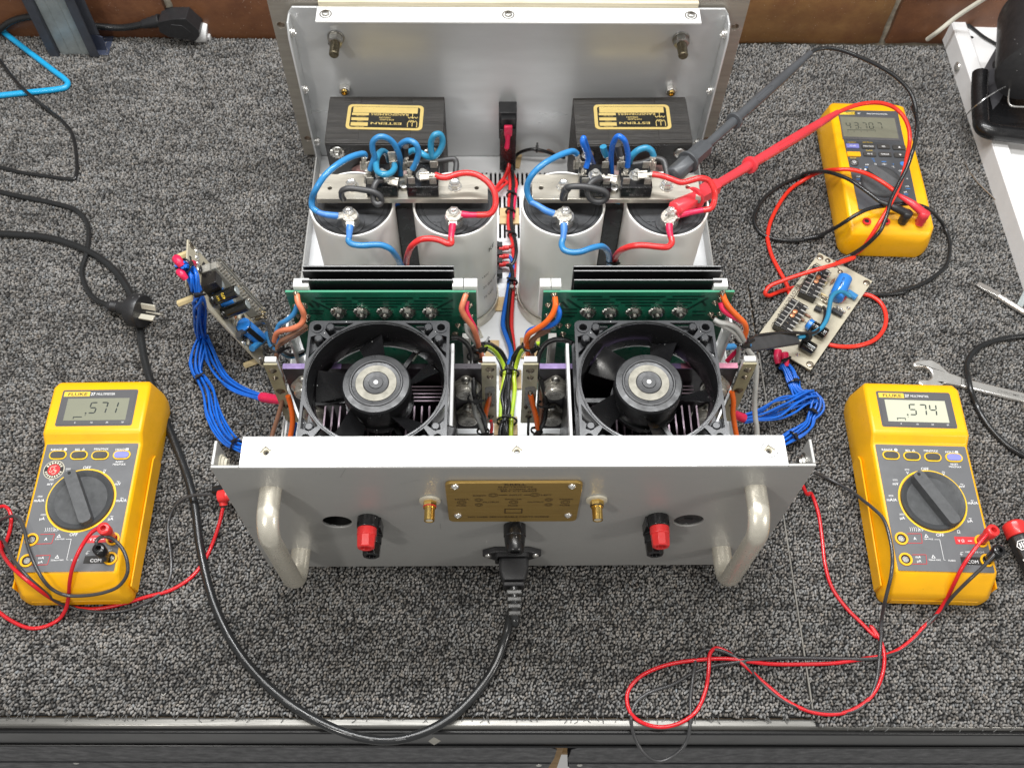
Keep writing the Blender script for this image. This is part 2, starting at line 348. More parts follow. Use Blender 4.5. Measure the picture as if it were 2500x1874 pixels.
# looped pile: every loop is a small knot of yarn, light or dark
def build_pile():
    px_, py_ = 2.2, 2.85
    xs = np.arange(CX0+1.5, CX1-1, px_); ys = np.arange(CY0-5.5, CY1-1, py_)
    X, Y = np.meshgrid(xs, ys); X = X+((np.arange(len(ys)) % 2)*px_*.5)[:, None]
    X = X.ravel(); Y = Y.ravel(); n = len(X)
    X = X+rng.normal(0, .55, n); Y = Y+rng.normal(0, .6, n)
    keep = ~((X < 264) & (Y < CY0+.8)) & ~((np.abs(X) < 208) & (Y > 25) & (Y < 495)) & ~((np.abs(X-263.2) < 1.3) & (Y < 330))
    X, Y = X[keep], Y[keep]; n = len(X)
    def vnoise(sx, sy, seed):
        g = np.random.default_rng(seed).random((220, 220)); u = X/sx+60; v = Y/sy+60
        i = np.floor(u).astype(int) % 219; j = np.floor(v).astype(int) % 219; fu = u-np.floor(u); fv = v-np.floor(v); fu = fu*fu*(3-2*fu); fv = fv*fv*(3-2*fv)
        return (g[i, j]*(1-fu)+g[i+1, j]*fu)*(1-fv)+(g[i, j+1]*(1-fu)+g[i+1, j+1]*fu)*fv
    fld = .45*vnoise(22, 7, 1)+.30*vnoise(60, 16, 2)+.25*vnoise(9, 6, 3)
    t = rng.random(n)+(fld-.5)*.45
    c = np.where(t < .20, .050+.05*rng.random(n), np.where(t < .50, .105+.07*rng.random(n), .155+.115*rng.random(n)))*(.62+.74*fld)
    ang = rng.normal(1.15, .5, n); ln_ = 1.6+.45*rng.random(n); wd = .95+.2*rng.random(n); h = 2.6+1.5*rng.random(n); tx = rng.normal(0, .5, n); ty = rng.normal(-.2, .5, n)
    k = np.arange(5)*math.pi/2.5; ca, sa = np.cos(k), np.sin(k); V = np.zeros((n, 11, 3))
    for ri, (sc, hz) in enumerate(((.72, -1.0), (1.0, .62))):
        a = ca[None]*ln_[:, None]*sc; b = sa[None]*wd[:, None]*sc; c_, s_ = np.cos(ang)[:, None], np.sin(ang)[:, None]
        V[:, ri*5:ri*5+5, 0] = X[:, None]+a*c_-b*s_+tx[:, None]*max(hz, 0); V[:, ri*5:ri*5+5, 1] = Y[:, None]+a*s_+b*c_+ty[:, None]*max(hz, 0); V[:, ri*5:ri*5+5, 2] = TABLE-1.6+h[:, None]*max(hz, 0)-(.6 if hz < 0 else 0)
    V[:, 10, 0] = X+tx; V[:, 10, 1] = Y+ty; V[:, 10, 2] = TABLE-1.6+h
    q = []
    for i in range(5):
        j = (i+1) % 5; q += [(i, j, 5+j), (i, 5+j, 5+i), (5+i, 5+j, 10)]
    q = np.array(q); Fc = (q[None]+(np.arange(n)*11)[:, None, None]).reshape(-1, 3)
    me = bpy.data.meshes.new('carpet_pile'); me.vertices.add(n*11); me.vertices.foreach_set('co', (V.reshape(-1)*U).astype(np.float32))
    nf = len(Fc); me.loops.add(nf*3); me.loops.foreach_set('vertex_index', Fc.reshape(-1).astype(np.int32)); me.polygons.add(nf)
    me.polygons.foreach_set('loop_start', (np.arange(nf)*3).astype(np.int32)); me.polygons.foreach_set('use_smooth', np.ones(nf, bool))
    ca_ = me.color_attributes.new('yarn', 'FLOAT_COLOR', 'POINT'); col = np.ones((n, 11, 4), np.float32)
    wt = rng.normal(0, .03, (n, 1)); col[:, :, 0] = c[:, None]*(1.035+wt); col[:, :, 1] = c[:, None]; col[:, :, 2] = c[:, None]*(.955-wt)
    ca_.data.foreach_set('color', col.reshape(-1)); me.update(calc_edges=True); me.validate()
    mt = bpy.data.materials.new('carpet_yarn'); mt.use_nodes = True; nt = mt.node_tree; P = nt.nodes['Principled BSDF']
    at = nt.nodes.new('ShaderNodeAttribute'); at.attribute_name = 'yarn'; tc = nt.nodes.new('ShaderNodeTexCoord')
    nz = nt.nodes.new('ShaderNodeTexNoise'); nz.inputs['Scale'].default_value = 1500; nt.links.new(tc.outputs['Object'], nz.inputs['Vector'])
    mr = nt.nodes.new('ShaderNodeMapRange'); mr.inputs[3].default_value = .65; mr.inputs[4].default_value = 1.3; nt.links.new(nz.outputs[0], mr.inputs[0])
    mm = nt.nodes.new('ShaderNodeVectorMath'); mm.operation = 'SCALE'; nt.links.new(at.outputs['Color'], mm.inputs[0]); nt.links.new(mr.outputs[0], mm.inputs['Scale']); nt.links.new(mm.outputs[0], P.inputs['Base Color'])
    P.inputs['Roughness'].default_value = .75; P.inputs['Specular IOR Level'].default_value = .25
    me.materials.append(mt); return me
link('carpet_pile', build_pile(), carpet, kind='stuff')
# frayed yarn ends along the front edge
m = M()
for i in range(150):
    x = random.uniform(-480, 480); l = random.uniform(1.5, 5)
    m.tube([(x, CY0-(5 if x > 264 else -1), TABLE-1), (x+random.uniform(-1.5, 1.5), CY0-(6 if x > 264 else 0)-l*.5, TABLE+random.uniform(-1, 1)), (x+random.uniform(-3, 3), CY0-(6 if x > 264 else 0)-l, TABLE-random.uniform(1, 3))], .28, 4, 3)
obj('frayed_edge', m, mat('grey_yarn_end', (.20, .20, .195), .8, 0, .5, 300), carpet, kind='stuff')

m = M()
for i in range(40):
    x, y = random.uniform(-520, 540), random.uniform(-120, 700)
    if abs(x) < 250 and 0 < y < 530: continue
    a = random.uniform(0, 6.28); l = random.uniform(.8, 4.5); z = TABLE+2.2
    m.tube([(x, y, z), (x+math.cos(a)*l, y+math.sin(a)*l, z+.6), (x+math.cos(a+.8)*l*1.6, y+math.sin(a+.8)*l*1.6, z)], random.uniform(.12, .4), 4, 3)
obj('lint', m, mat('pale_lint', (.55, .54, .50), .9), carpet, kind='stuff')
# brick wall behind the bench: each brick laid on its own
WY = 728.0
m = M(); m.box(-1000, 1100, WY+4, WY+60, -60, 420)
wall = obj('wall', m, T['mortar'], kind='structure')
def brick_mesh(seed, mt, Lx=221.0):
    r = random.Random(seed); m = M(); H = 73.0; nx, nz = 12, 5; v = []; f = []
    for j in range(nz+1):
        for i in range(nx+1):
            e = min(i, nx-i, j*2, (nz-j)*2); x = Lx*i/nx-Lx/2; z = H*j/nz; y = -6+(2.6 if e == 0 else .5 if e == 1 else 0)+r.uniform(-.5, .5)
            if e == 0: x += r.uniform(-1.3, 1.3); z += r.uniform(-1.3, 1.3)
            v.append((x, y, z))
    for j in range(nz):
        for i in range(nx): a = j*(nx+1)+i; f.append((a, a+1, a+nx+2, a+nx+1))
    m.add(v, f)
    edge = [i for i in range(nx+1)]+[(j*(nx+1)+nx) for j in range(1, nz+1)]+[nz*(nx+1)+i for i in range(nx-1, -1, -1)]+[j*(nx+1) for j in range(nz-1, 0, -1)]
    o = len(m.v); m.v += [(m.v[e][0], 8, m.v[e][2]) for e in edge]
    for i in range(len(edge)): j = (i+1) % len(edge); m.f.append((edge[j], edge[i], o+i, o+j)); m.m.append(0)
    return mesh('brick', m, mt, 40)
bm_ = [brick_mesh(i, T['brick'] if i % 2 == 0 else T['brick2']) for i in range(5)]
for row, z in enumerate((-14, 72, 158, 244, 330)):
    for i in range(-3, 5):
        x = 36+231.5*(i-.5)+(115 if row % 2 else 0)-.0
        link('brick', bm_[(i*3+row*2) % 5], wall, loc=(x, WY+random.uniform(-1, 1), z), rot=(0, random.uniform(-.006, .006), 0))

# workbench: front rail, drawers, shelf under it
wb = thing('workbench', 'dark metal workbench front edge below the grey carpet', 'workbench', (0, 0, TABLE-6), BROT)
z0 = TABLE-6
m = M(); m.box(-900, 640, CY0-8, 724, -16, -.2)
obj('bench_top', m, mat('chipboard_top', (.2, .15, .1), .8), wb)
m = M(); m.box(-900, 640, CY0-8.5, CY0-.2, -6, 3.6)
obj('edge_strip', m, T['rail_edge'], wb, bevel=2.2, seg=3)
FY = CY0-12.0
m = M(); m.box(-900, 640, FY, CY0-6.6, -58, -6.4)
obj('front_rail', m, T['rail'], wb, bevel=1.6)
m = M(); m.tube([(-900, FY-1.0, -58.5), (640, FY-1.0, -58.5)], 1.3, 8, smooth=False)
obj('rail_bead', m, T['rail'], wb)
def drawer(x0, x1, zb, cutl, cutr):
    m = M()
    out = [(x0+cutl, -61), (x1-cutr, -61), (x1, -72), (x1, -120), (x1-cutr*1.2, zb), (x0+cutl*1.2, zb), (x0, -120), (x0, -72)]
    m.plate(out, [], (0, FY-.5, 0), (1, 0, 0), (0, 0, 1), 1.4); m.box(x0+4, x1-4, FY+1, FY+300, zb+4, zb+6)
    m.tube([(x0+2, FY-2.2, -146), (x1-2, FY-2.2, -146)], .8, 6, smooth=False)
    return obj('drawer', m, T['navy'], wb, bevel=.5)
dl = drawer(-900, 43.5, -260, 0, 6); dr = drawer(57, 640, -193, 5, 0)
m = M(); y = FY-1.9
def screw(m, c, d, r=3.4, h=1.8, slot=True):
    x, yy, z = frame(d); c = np.asarray(c, float)
    m.lathe(c, d, [(0, r), (h*.45, r*.96), (h*.85, r*.72), (h, r*.35)], 16)
    return m
s = M(); screw(s, (0, 0, 0), (0, -1, 0), 3.0)
sm = mesh('screw', s, T['chrome'])
for par, x, z in ((dl, 30, -158), (dr, 71, -157), (dl, -430, -150)): link('screw', sm, par, loc=(x, y+.2, z))
m = M(); m.box(-900, 640, -60, 700, -640, -622)
obj('lower_shelf', m, T['card'], wb)
m = M(); m.box(38, 62, CY0+20, CY0+26, -420, -20)
obj('inner_panel', m, T['card'], wb)
for i, (u, dd, mt) in enumerate(((1510, 17, 'white'), (1605, 13, 'galv'), (1655, 15, 'chrome'), (1700, 16, 'chrome'), (1800, 26, 'white'), (1912, 11, 'white'), (1972, 11, 'white'), (2085, 13, 'white'), (2140, 11, 'chrome'))):
    p = pz(u, 1874, -560); m = M(); m.cyl((0, -150, 0), (0, 420, 0), dd, n=20); m.mi = 1; m.cyl((0, -150.5, 0), (0, -149.8, 0), dd*.8, n=20)
    o = obj('metal_tube', m, [T[mt], T['dark_hole']], loc=(p[0], p[1]+60, -560-78+14+dd))
    o['label'] = ['white tube leftmost below the right drawer', 'grey galvanised tube on the shelf under the drawer', 'narrow bright tube next to the galvanised tube', 'bright tube second beside the galvanised tube', 'widest white tube on the shelf under the bench', 'thin white tube right of the widest tube', 'thin white tube second right of the widest tube', 'white tube left of the last bright tube', 'bright tube farthest right under the drawer'][i]; o['category'] = 'tube'; o['group'] = 'tubes on the shelf under the bench'

# steel upright at the back left
up = thing('steel_upright', 'grey slotted steel post standing on the carpet by the brick wall', 'post', (-553, 692, TABLE), 0.0)
H = 420
m = M(); m.box(-19, 19, -2, -.4, 0, H); m.box(-8, -7, -2.6, -1.9, 0, H); m.box(7, 8, -2.6, -1.9, 0, H)
obj('channel_web', m, T['galv'], up)
m = M()
for s_ in (-1, 1):
    x = 19.6*s_; m.box(min(x, x+2.2*s_), max(x, x+2.2*s_), -6, 34, 0, H); m.box(min(x, x+12*s_), max(x, x+12*s_), -7.6, -6.05, 1, H)
m.box(22, 38, 4, 5.6, 26, H)
obj('side_flange', m, T['slate'], up, bevel=.6)
m = M(); m.plate([(22, 0), (38, 0), (40, 22), (31, 27), (27, 34), (22, 34)], [], (0, 6, 0), (1, 0, 0), (0, 0, 1), 1.6); m.box(20, 42, -4, 40, 0, 1.6)
obj('foot_bracket', m, mat('blue_grey_bracket', (.045, .055, .09), .4), up, bevel=.4)
m = M(); m.lathe((28, -7.6, 106), (0, -1, 0), [(0, 6), (2, 6), (2, 3.6), (5, 3.4), (9, 2.4)], 6, ph=.3); m.box(19, 27, -9.2, -7.6, 110, 120)
obj('hex_bolt', m, T['chrome'], up, bevel=.3)

# power lead at the back with its moulded plug in a white socket strip
t = thing('power_lead', 'black mains lead plugged in at the foot of the brick wall', 'power lead', (-440, 712, TABLE+12))
def loc(path, o): return [tuple(np.array(p)-np.array(o)) for p in path]
O_ = (-440, 712, TABLE+12)
pl = [py(*q, 716) for q in ((-60, 110), (-6, 76), (30, 52), (70, 42), (110, 44), (180, 58), (250, 66), (300, 68), (350, 60))]
m = M(); m.tube(loc(pl, O_), 4.2, 12); obj('cable', m, T['cord'], t)
m = M(); p0 = np.array(py(348, 60, 716))-O_; p1 = np.array(py(392, 50, 716))-O_; dv = p1-p0; Ln = np.linalg.norm(dv)
m.lathe(p0, dv, [(k*Ln/8, 5.0+k*.35+(.8 if k % 2 else 0)) for k in range(9)], 14); obj('strain_relief', m, T['satin'], t)
m = M(); c0 = p1; c1 = np.array(py(478, 62, 714))-O_; ax = nrm(c1-c0); sd = np.array([0, 1.0, 0]); upv = nrm(np.cross(ax, sd)); 
if upv[2] < 0: upv = -upv
m.plate([(0, -7), (10, -13), (44, -13), (50, -4), (50, 4), (36, 20), (18, 16), (0, 8)], [], c0-sd*14, ax, upv, -26); m.plate([(12, -8), (34, -8), (40, 0), (30, 9), (16, 8)], [], c0-sd*14.6, ax, upv, -1)
obj('plug_body', m, T['satin'], t, bevel=2.0, seg=3)
m = M(); c = np.array(py(487, 76, 716)); m.cyl((0, 0, 0), (14, 0, -3), 15, 13, 24); m.box(2, 16, -5, 10, -14, -6)
ws = obj('socket_strip', m, T['white'], loc=(c[0]-6, 722, 4), bevel=1.2); ws['label'] = 'white socket end under the black moulded plug by the wall'; ws['category'] = 'socket'

# white metal stand on the right with the black holder on it
O_ = (574, 560, TABLE)
ws = thing('white_stand', 'white metal stand with folded rim along the right of the carpet', 'stand', O_)
m = M(); m.box(0, 2.2, -260, 168, 0, 30); m.box(2.2, 19, -260, 168, 27.5, 30)
obj('folded_rim', m, T['white'], ws, rot=(0, 0, -.012), bevel=1.2)
m = M(); m.box(17, 330, -260, 170, 20, 22); m.box(17, 19, -260, 168, 22, 27.4)
obj('tray_plate', m, T['white'], ws, rot=(0, 0, -.012), bevel=.6)
m = M(); m.box(-2, 14, 170, 172, 2, 330); m.box(14, 30, 168, 170, 2, 330); m.box(19, 200, 170, 171.6, 20, 24)
obj('back_post', m, T['white'], ws, bevel=.8)
m = M(); m.lathe((-.1, 96, 15), (-1, 0, 0), [(0, 6.5), (1.4, 6), (2.8, 3.5), (3.2, 1.5)], 18); obj('button_screw', m, T['chrome'], ws)
m = M(); p = np.array(WR.z(598, 447, 14))-O_; m.cyl((p[0], p[1], 22), (p[0], p[1], 22.3), 2.2, n=12); obj('drilled_hole', m, T['dark_hole'], ws)

hd = thing('wire_holder', 'black metal reel holder standing on the white stand', 'holder', (610, 545, TABLE+30))
hp = np.array((610, 545, TABLE+30))
def hl(*q): return tuple(np.array(WR.z(*q))-hp)
z = TABLE+30.5
a = hl(665, 860, z+30); b_ = hl(690, 1530, z+16); c = hl(1330, 1620, z+16)
m = M(); m.tube([hl(700, 870, z+24), hl(690, 1100, z+18), hl(705, 1400, z+12), hl(725, 1510, z+12), hl(800, 1560, z+12), hl(1000, 1590, z+12), hl(1400, 1640, z+12)], 9.5, 14, 6)
obj('base_rim', m, T['black'], hd)
p = [hl(770, 1000, z), hl(740, 1500, z), hl(1400, 1600, z), hl(1400, 900, z)]
m = M(); m.plate([(q[0], q[1]) for q in p], [], (0, 0, 2), (1, 0, 0), (0, 1, 0), 3); obj('base_plate', m, T['black'], hd)
# side cheek: an upright sheet, reel beside it
m = M(); q = [hl(790, 1450, z), hl(720, 860, z+4), hl(960, 440, z+20), hl(1015, 720, z+24), hl(1010, 1040, z+8)]
q = [np.array(x) for x in q]
m.add(q+[x+np.array([1.6, .6, 0]) for x in q], [(0, 1, 2, 3, 4), (9, 8, 7, 6, 5)]+[(i, 5+i, 5+(i+1) % 5, (i+1) % 5) for i in range(5)]); obj('cheek_plate', m, mat('satin_grey_cheek', (.10, .10, .11), .36, .3), hd)
p = np.array(hl(920, 770, z+40)); m = M(); m.cyl(p+(-6, 0, 0), p+(12, 1, 0), 4.6, n=14); obj('thumb_screw', m, T['satin'], hd, bevel=.6)
m = M(); p = hl(1330, 500, z+70); m.lathe(p, (.25, 1, .12), [(-46, 46), (-43, 47), (43, 47), (46, 46)], 40, sx=.8); obj('reel_drum', m, T['satin'], hd)
m = M(); m.tube([hl(1420, 1285, z+30), hl(1230, 1275, z+30), hl(1050, 1250, z+30), hl(1042, 1010, z+34), hl(1005, 940, z+36), hl(1020, 870, z+38), hl(1045, 880, z+38), hl(1030, 960, z+36)], 1.0, 8, 5); obj('wire_clip', m, T['chrome'], hd)
def wire_thing(name, label, cat, path, r, mt, n=8, sub=6, group=None):
    o = np.array(path[len(path)//2]); m = M(); m.tube([np.array(p)-o for p in path], r, n, sub)
    e = obj(name, m, T[mt], loc=o); e['label'] = label; e['category'] = cat
    if group: e['group'] = group
    return e
z2 = TABLE+34
wire_thing('solder_wire', 'thin bright solder wire curling from the black holder onto the carpet', 'wire', [WR.z(*q) for q in ((1300, 880, 66), (1219, 925, 64), (1040, 1010, 58), (850, 1110, 66), (740, 1185, 66), (640, 1265, 56), (560, 1340, 38), (500, 1430, 12), (470, 1530, -3), (465, 1640, -5))]+[TR.z(*q) for q in ((1725, 1050, -5), (1735, 1150, -5), (1770, 1280, -5), (1850, 1400, -5), (1950, 1500, -5), (2050, 1590, -5))]+[D.z(*q) for q in ((2168, 445, -5), (2182, 458, -5))], .75, 'solderwire', 6)
wire_thing('white_cable', 'ivory cable leaning across the white stand in the corner', 'cable', [WR.z(*q) for q in ((70, 470, 0), (200, 375, 22), (420, 200, 45), (740, -10, 80), (1000, -180, 110))], 2.9, 'tape', 10)
wire_thing('thin_cable', 'thin black cable behind the reel holder on the white stand', 'cable', [WR.z(*q) for q in ((440, 200, 24), (490, 255, 19), (600, 330, 17), (740, 440, 17), (890, 530, 17), (1000, 600, 20))], 2.0, 'cord', 8)
# ================================================================ the opened amplifier
amp = thing('amplifier', 'opened silver power amplifier with two fans and white capacitors on the carpet', 'amplifier')
W2, H_, DP = 223.3, 214.5, 508.0
# --- rear panel, bent from one sheet
m = M()
ZH = 108.8
m.plate([(-W2, 0), (W2, 0), (W2, H_), (202.5, H_), (202.5, H_-1.5), (-202.5, H_-1.5), (-202.5, H_), (-W2, H_)], [circ(-145.5, ZH, 12.2, 28), circ(146.5, ZH, 12.2, 28)], (0, 0, 0), (1, 0, 0), (0, 0, 1), -2.4)
for s in (-1, 1): m.box(min(s*W2, s*(W2-2.4)), max(s*W2, s*(W2-2.4)), 2.4, 22.5, 0, H_)
rear = obj('rear_panel', m, T['paint'], amp, bevel=.7)
m = M(); m.plate(rrect(-202.2, 202.4, 0, 25, .8), [circ(x, 13, 4.6, 4, .12) for x in (-184.2, 1.8, 190.1)], (0, .2, H_-1.6), (1, 0, 0), (0, 1, 0), 2.2)
tf = obj('top_flange', m, T['flange'], rear, bevel=.5)
for x in (-184.2, 1.8, 190.1):
    m = M(); m.ring((0, 0, .1), (1, 0, 0), (0, 1, 0), 5.9, 6.4, n=28)
    obj('nut_insert', m, T['satin'], rear, loc=(x, 13.2, H_+.6))
    m = M(); m.lathe((0, 0, -4), (0, 0, 1), [(0, 4.6), (3.4, 4.6), (3.4, 2.2), (1.5, 2.0), (0, 2.0)], 16, cap0=False, cap1=False); obj('captive_nut', m, T['cream'], rear, loc=(x, 13.2, H_-1.0))
for s in (-1, 1):
    m = M(); m.lathe((s*(W2-2.4), 11, H_-18), (-s, 0, 0), [(0, 8), (1, 8), (1.2, 6.4), (3, 6.2), (3.2, 5), (5, 4.6), (5, 2.4), (1, 2.2)], 24); obj('press_nut', m, T['cream' if s < 0 else 'steel'], rear)
m = M()
for (x0, y0, x1, y1, w_) in ((1000, 300, 965, 362, .35), (1385, 412, 1440, 400, .25), (1455, 396, 1530, 378, .25), (300, 715, 345, 722, .3), (1672, 690, 1676, 730, .4), (1330, 700, 1480, 800, .12), (620, 700, 700, 790, .12)):
    a_, b_ = np.array(A.y(x0, y0, -.12)), np.array(A.y(x1, y1, -.12)); d_ = nrm(b_-a_); n_ = np.array([-d_[2], 0, d_[0]])*w_/2; m.add([a_-n_, b_-n_, b_+n_, a_+n_], [(0, 1, 2, 3)])
obj('scratch', m, mat('grey_scratch', (.26, .26, .25), .5), rear, kind='stuff')
# fuse cups behind the open holes
for x in (-145.5, 146.5):
    m = M(); m.lathe((x, 2.3, ZH), (0, 1, 0), [(0, 12.6), (30, 12.6)], 28, cap0=False); obj('fuse_cup', m, T['dark_hole'], rear)
m = M(); m.lathe((146.5, 3.0, ZH), (0, -1, 0), [(0, 12), (1.5, 11.8), (2, 9), (1, 7)], 28); m.box(143.5, 149.5, .6, 1.6, ZH-.8, ZH+.8); obj('fuse_cap', m, T['satin'], rear)
# handles
for s, name in ((-1, 0), (1, 0)):
    x = s*186.8; yo = -34; zt, zb, rr = 175.5, 43.5, 20
    pts = [(x, .5, zt), (x, yo+rr, zt)]+[(x, yo+rr-rr*math.sin(R(a)), zt-rr+rr*math.cos(R(a))) for a in range(10, 91, 10)]
    pts += [(x, yo+rr-rr*math.cos(R(a)), zb+rr-rr*math.sin(R(a))) for a in range(0, 91, 10)]+[(x, .5, zb)]
    m = M(); m.tube(pts, 8.5, 24, smooth=False, flat=.74)
    obj('handle', m, T['handle'], amp)
# name plate
m = M(); m.plate(rrect(-52.5, 52.0, 115.0, 191.5, 5), [], (0, -.1, 0), (1, 0, 0), (0, 0, 1), 2.6)
npl = obj('name_plate', m, T['brass_plate'], amp, bevel=.6)
m = M(); yq = -2.9; ex, ez = (1, 0, 0), (0, 0, 1)
def np_(x, y): p = NP.y(x, y, -2.8); return (p[0], yq, p[2])
def ntx(s, x, y, size, fit): m.text(s, np_(x, y), ex, ez, size, fit=fit, bold=.012)
sc = 104.0/2050
for s, x, y, h, wd in (('KRELL', 1125, 156, 5.6, 320), ('ELECTRONICS', 1130, 188, 3.5, 520), ('1225 CONN AVE', 1155, 221, 3.5, 590), ('BRT CT 06607', 1180, 252, 3.5, 545), ('RIGHT', 575, 322, 3.6, 205), ('INPUT', 1130, 312, 3.6, 200), ('LEFT', 1605, 312, 3.6, 160),
                       ('3AG6A', 300, 378, 3.3, 225), ('3AG12A', 1095, 375, 3.3, 260), ('3AG6A', 1910, 375, 3.3, 220), ('FUSE', 295, 474, 3.5, 150), ('FUSE', 1090, 474, 3.5, 150), ('FUSE', 1890, 470, 3.5, 160),
                       ('OUTPUT', 750, 422, 3.6, 260), ('OUTPUT', 1440, 420, 3.6, 260), ('NO USER SERVICEABLE PARTS INSIDE', 1020, 648, 4.0, 1300)):
    ntx(s, x, y, h, wd*sc)
for x, y, r in ((785, 305, 3.2), (1430, 298, 3.2), (560, 378, 2.6), (563, 452, 2.6), (1642, 375, 2.6), (1637, 450, 2.6), (300, 417, 3.2), (1098, 413, 3.2), (1898, 412, 3.2)):
    m.ring(np_(x, y), ex, ez, r, r+.45, n=20); m.ring(np_(x, y), ex, ez, r*.55, r*.55+.4, n=16)
for x0, x1, y in ((872, 1005, 302), (1255, 1360, 300)): a = np_(x0, y); b = np_(x1, y); m.add([(a[0], yq, a[2]-.5), (b[0], yq, a[2]-.5), (b[0], yq, a[2]+.5), (a[0], yq, a[2]+.5)], [(0, 1, 2, 3)])
a = np_(958, 580); b = np_(1236, 514); x0, z0_, x1, z1 = a[0], a[2], b[0], b[2]
for q in ((x0, x1, z0_, z0_+.8), (x0, x1, z1-.8, z1), (x0, x0+.8, z0_, z1), (x1-.8, x1, z0_, z1)): m.add([(q[0], yq-.05, q[2]), (q[1], yq-.05, q[2]), (q[1], yq-.05, q[3]), (q[0], yq-.05, q[3])], [(0, 1, 2, 3)])
obj('engraving', m, T['ink_brown'], npl)
for x, y in ((195, 175), (2000, 170), (240, 620), (1940, 615)):
    p = NP.y(x, y, -3); m = M(); m.lathe((p[0], -2.7, p[2]), (0, -1, 0), [(0, 3.3), (.6, 3.2), (1.6, 2.4), (2.1, 1.1), (1.3, .9)], 18); obj('rivet', m, T['chrome'], npl)
# phono sockets and binding posts
def rca(x, z):
    m = M(); m.lathe((x, -.1, z), (0, -1, 0), [(0, 8.6), (1.6, 8.4), (1.8, 5)], 28); o = obj('phono_socket', m, T['cream'], amp)
    m = M(); m.lathe((x, -1.7, z), (0, -1, 0), [(0, 5.6), (4, 5.6), (4.2, 5.0)], 6, ph=.3); m.lathe((x, -5.7, z), (0, -1, 0), [(0, 5.0), (1.6, 5.0), (1.6, 4.2), (12, 4.1), (12, 3.2), (6, 3.0)], 24, cap1=True); obj('gold_barrel', m, T['gold'], o)
    m = M(); m.lathe((x, -5.6, z), (0, -1, 0), [(0, 5.25), (.8, 5.25)], 24); obj('colour_ring', m, T['ink_red' if x < 0 else 'ink_black'], o)
    m = M(); m.cyl((x, -13, z), (x, -17.2, z), 3.0, n=20); obj('insulator', m, T['cream'], o)
rca(-66.0, 154.2); rca(65.6, 154.2)
def binding(x, sg):
    zt, zb = 119, 100
    m = M(); m.lathe((x, 0, zt-1), (0, -1, 0), [(0, 9), (9, 9), (9.6, 8.2)], 28); m.lathe((x+sg*1.5, 0, zb), (0, -1, 0), [(0, 9), (9, 9), (9.6, 8.2)], 28); m.box(min(x, x+sg*1.5)-8.9, max(x, x+sg*1.5)+8.9, -9, 0, zb, zt)
    o = obj('binding_post', m, T['black'], amp, bevel=.4)
    def nut(xx, zz, mt, nm):
        m = M(); m.lathe((xx, -9.4, zz), (0, -1, 0), [(0, 8.0), (6, 8.0), (6.8, 7.0)], 24); m.lathe((xx, -16, zz), (0, -1, 0), [(0, 7.9), (9.5, 7.3), (10.5, 6.4), (10.5, 4.3), (3, 4.0)], 8, ph=.39); obj(nm, m, T[mt], o, bevel=.35)
    nut(x-sg*.5, zt-1, 'red', 'terminal_nut'); nut(x+sg*1.6, zb-1, 'black', 'terminal_nut')
binding(-118.6, 1); binding(119.3, -1)
# fuse holder and mains inlet
m = M(); m.lathe((1.6, 0, 100), (0, -1, 0), [(0, 9.4), (10, 9.4), (10.5, 8.6), (12, 8.8), (22, 7.6), (24, 6.6), (24, 4), (21, 3.6)], 28); obj('fuse_holder', m, T['black'], amp, bevel=.3)
zc = 41
m = M(); m.plate([(-26, zc-2), (-26, zc+3), (-16, zc+10), (16, zc+10), (26, zc+3), (26, zc-2), (13, zc-14), (-13, zc-14)], [], (0, -.1, 0), (1, 0, 0), (0, 0, 1), 5.2)
inl = obj('mains_inlet', m, T['satin'], amp, bevel=.8)
m = M(); m.plate(rrect(-15, 15, zc-12, zc+9, 3), [rrect(-12.2, 12.2, zc-9.5, zc+6.5, 2)], (0, -5.2, 0), (1, 0, 0), (0, 0, 1), 3.5); obj('inlet_shroud', m, T['satin'], inl, bevel=.5)
for x in (-21, 21): m = M(); screw(m, (x, -5.2, zc+1), (0, -1, 0), 3.2, 1.8); obj('inlet_screw', m, T['chrome'], inl)

# --- floor tray with vent slots
holes = []
for (y0, y1, xs) in ((460, 480, [1.5+5.25*i for i in range(-13, 13)]), (415, 444, [1.5+5.25*i for i in range(-4, 5)]), (382, 404, [1.5+5.25*i for i in range(-4, 5)]), (100, 120, [1.5+5.25*i for i in range(-13, 13)])):
    for x in xs:
        if y0 == 100 and abs(x) < 40: continue
        holes.append(rrect(x-1.25, x+1.25, y0, y1, 1.2, 2))
m = M(); m.plate([(-222, 2.6), (222, 2.6), (222, DP-3), (-222, DP-3)], holes, (0, 0, 1.5), (1, 0, 0), (0, 1, 0), 2.0)
tray = obj('floor_tray', m, T['floorpan'], amp)
for s in (-1, 1): m = M(); m.box(min(s*222, s*220), max(s*222, s*220), 24, 486, 3.5, 24); obj('side_lip', m, T['paint'], tray, bevel=.5)
for s in (-1, 1):
    for y in (70, 330, 438):
        m = M(); screw(m, (s*220, y, 14), (-s, 0, 0), 4.2, 2.4); obj('lip_screw', m, T['chrome'], tray)
m = M()
for x in (-190, 190):
    for y in (40, 470): m.lathe((x, y, TABLE-.5), (0, 0, 1), [(0, 8), (10, 10)], 20)
obj('rubber_foot', m, T['satin'], amp)
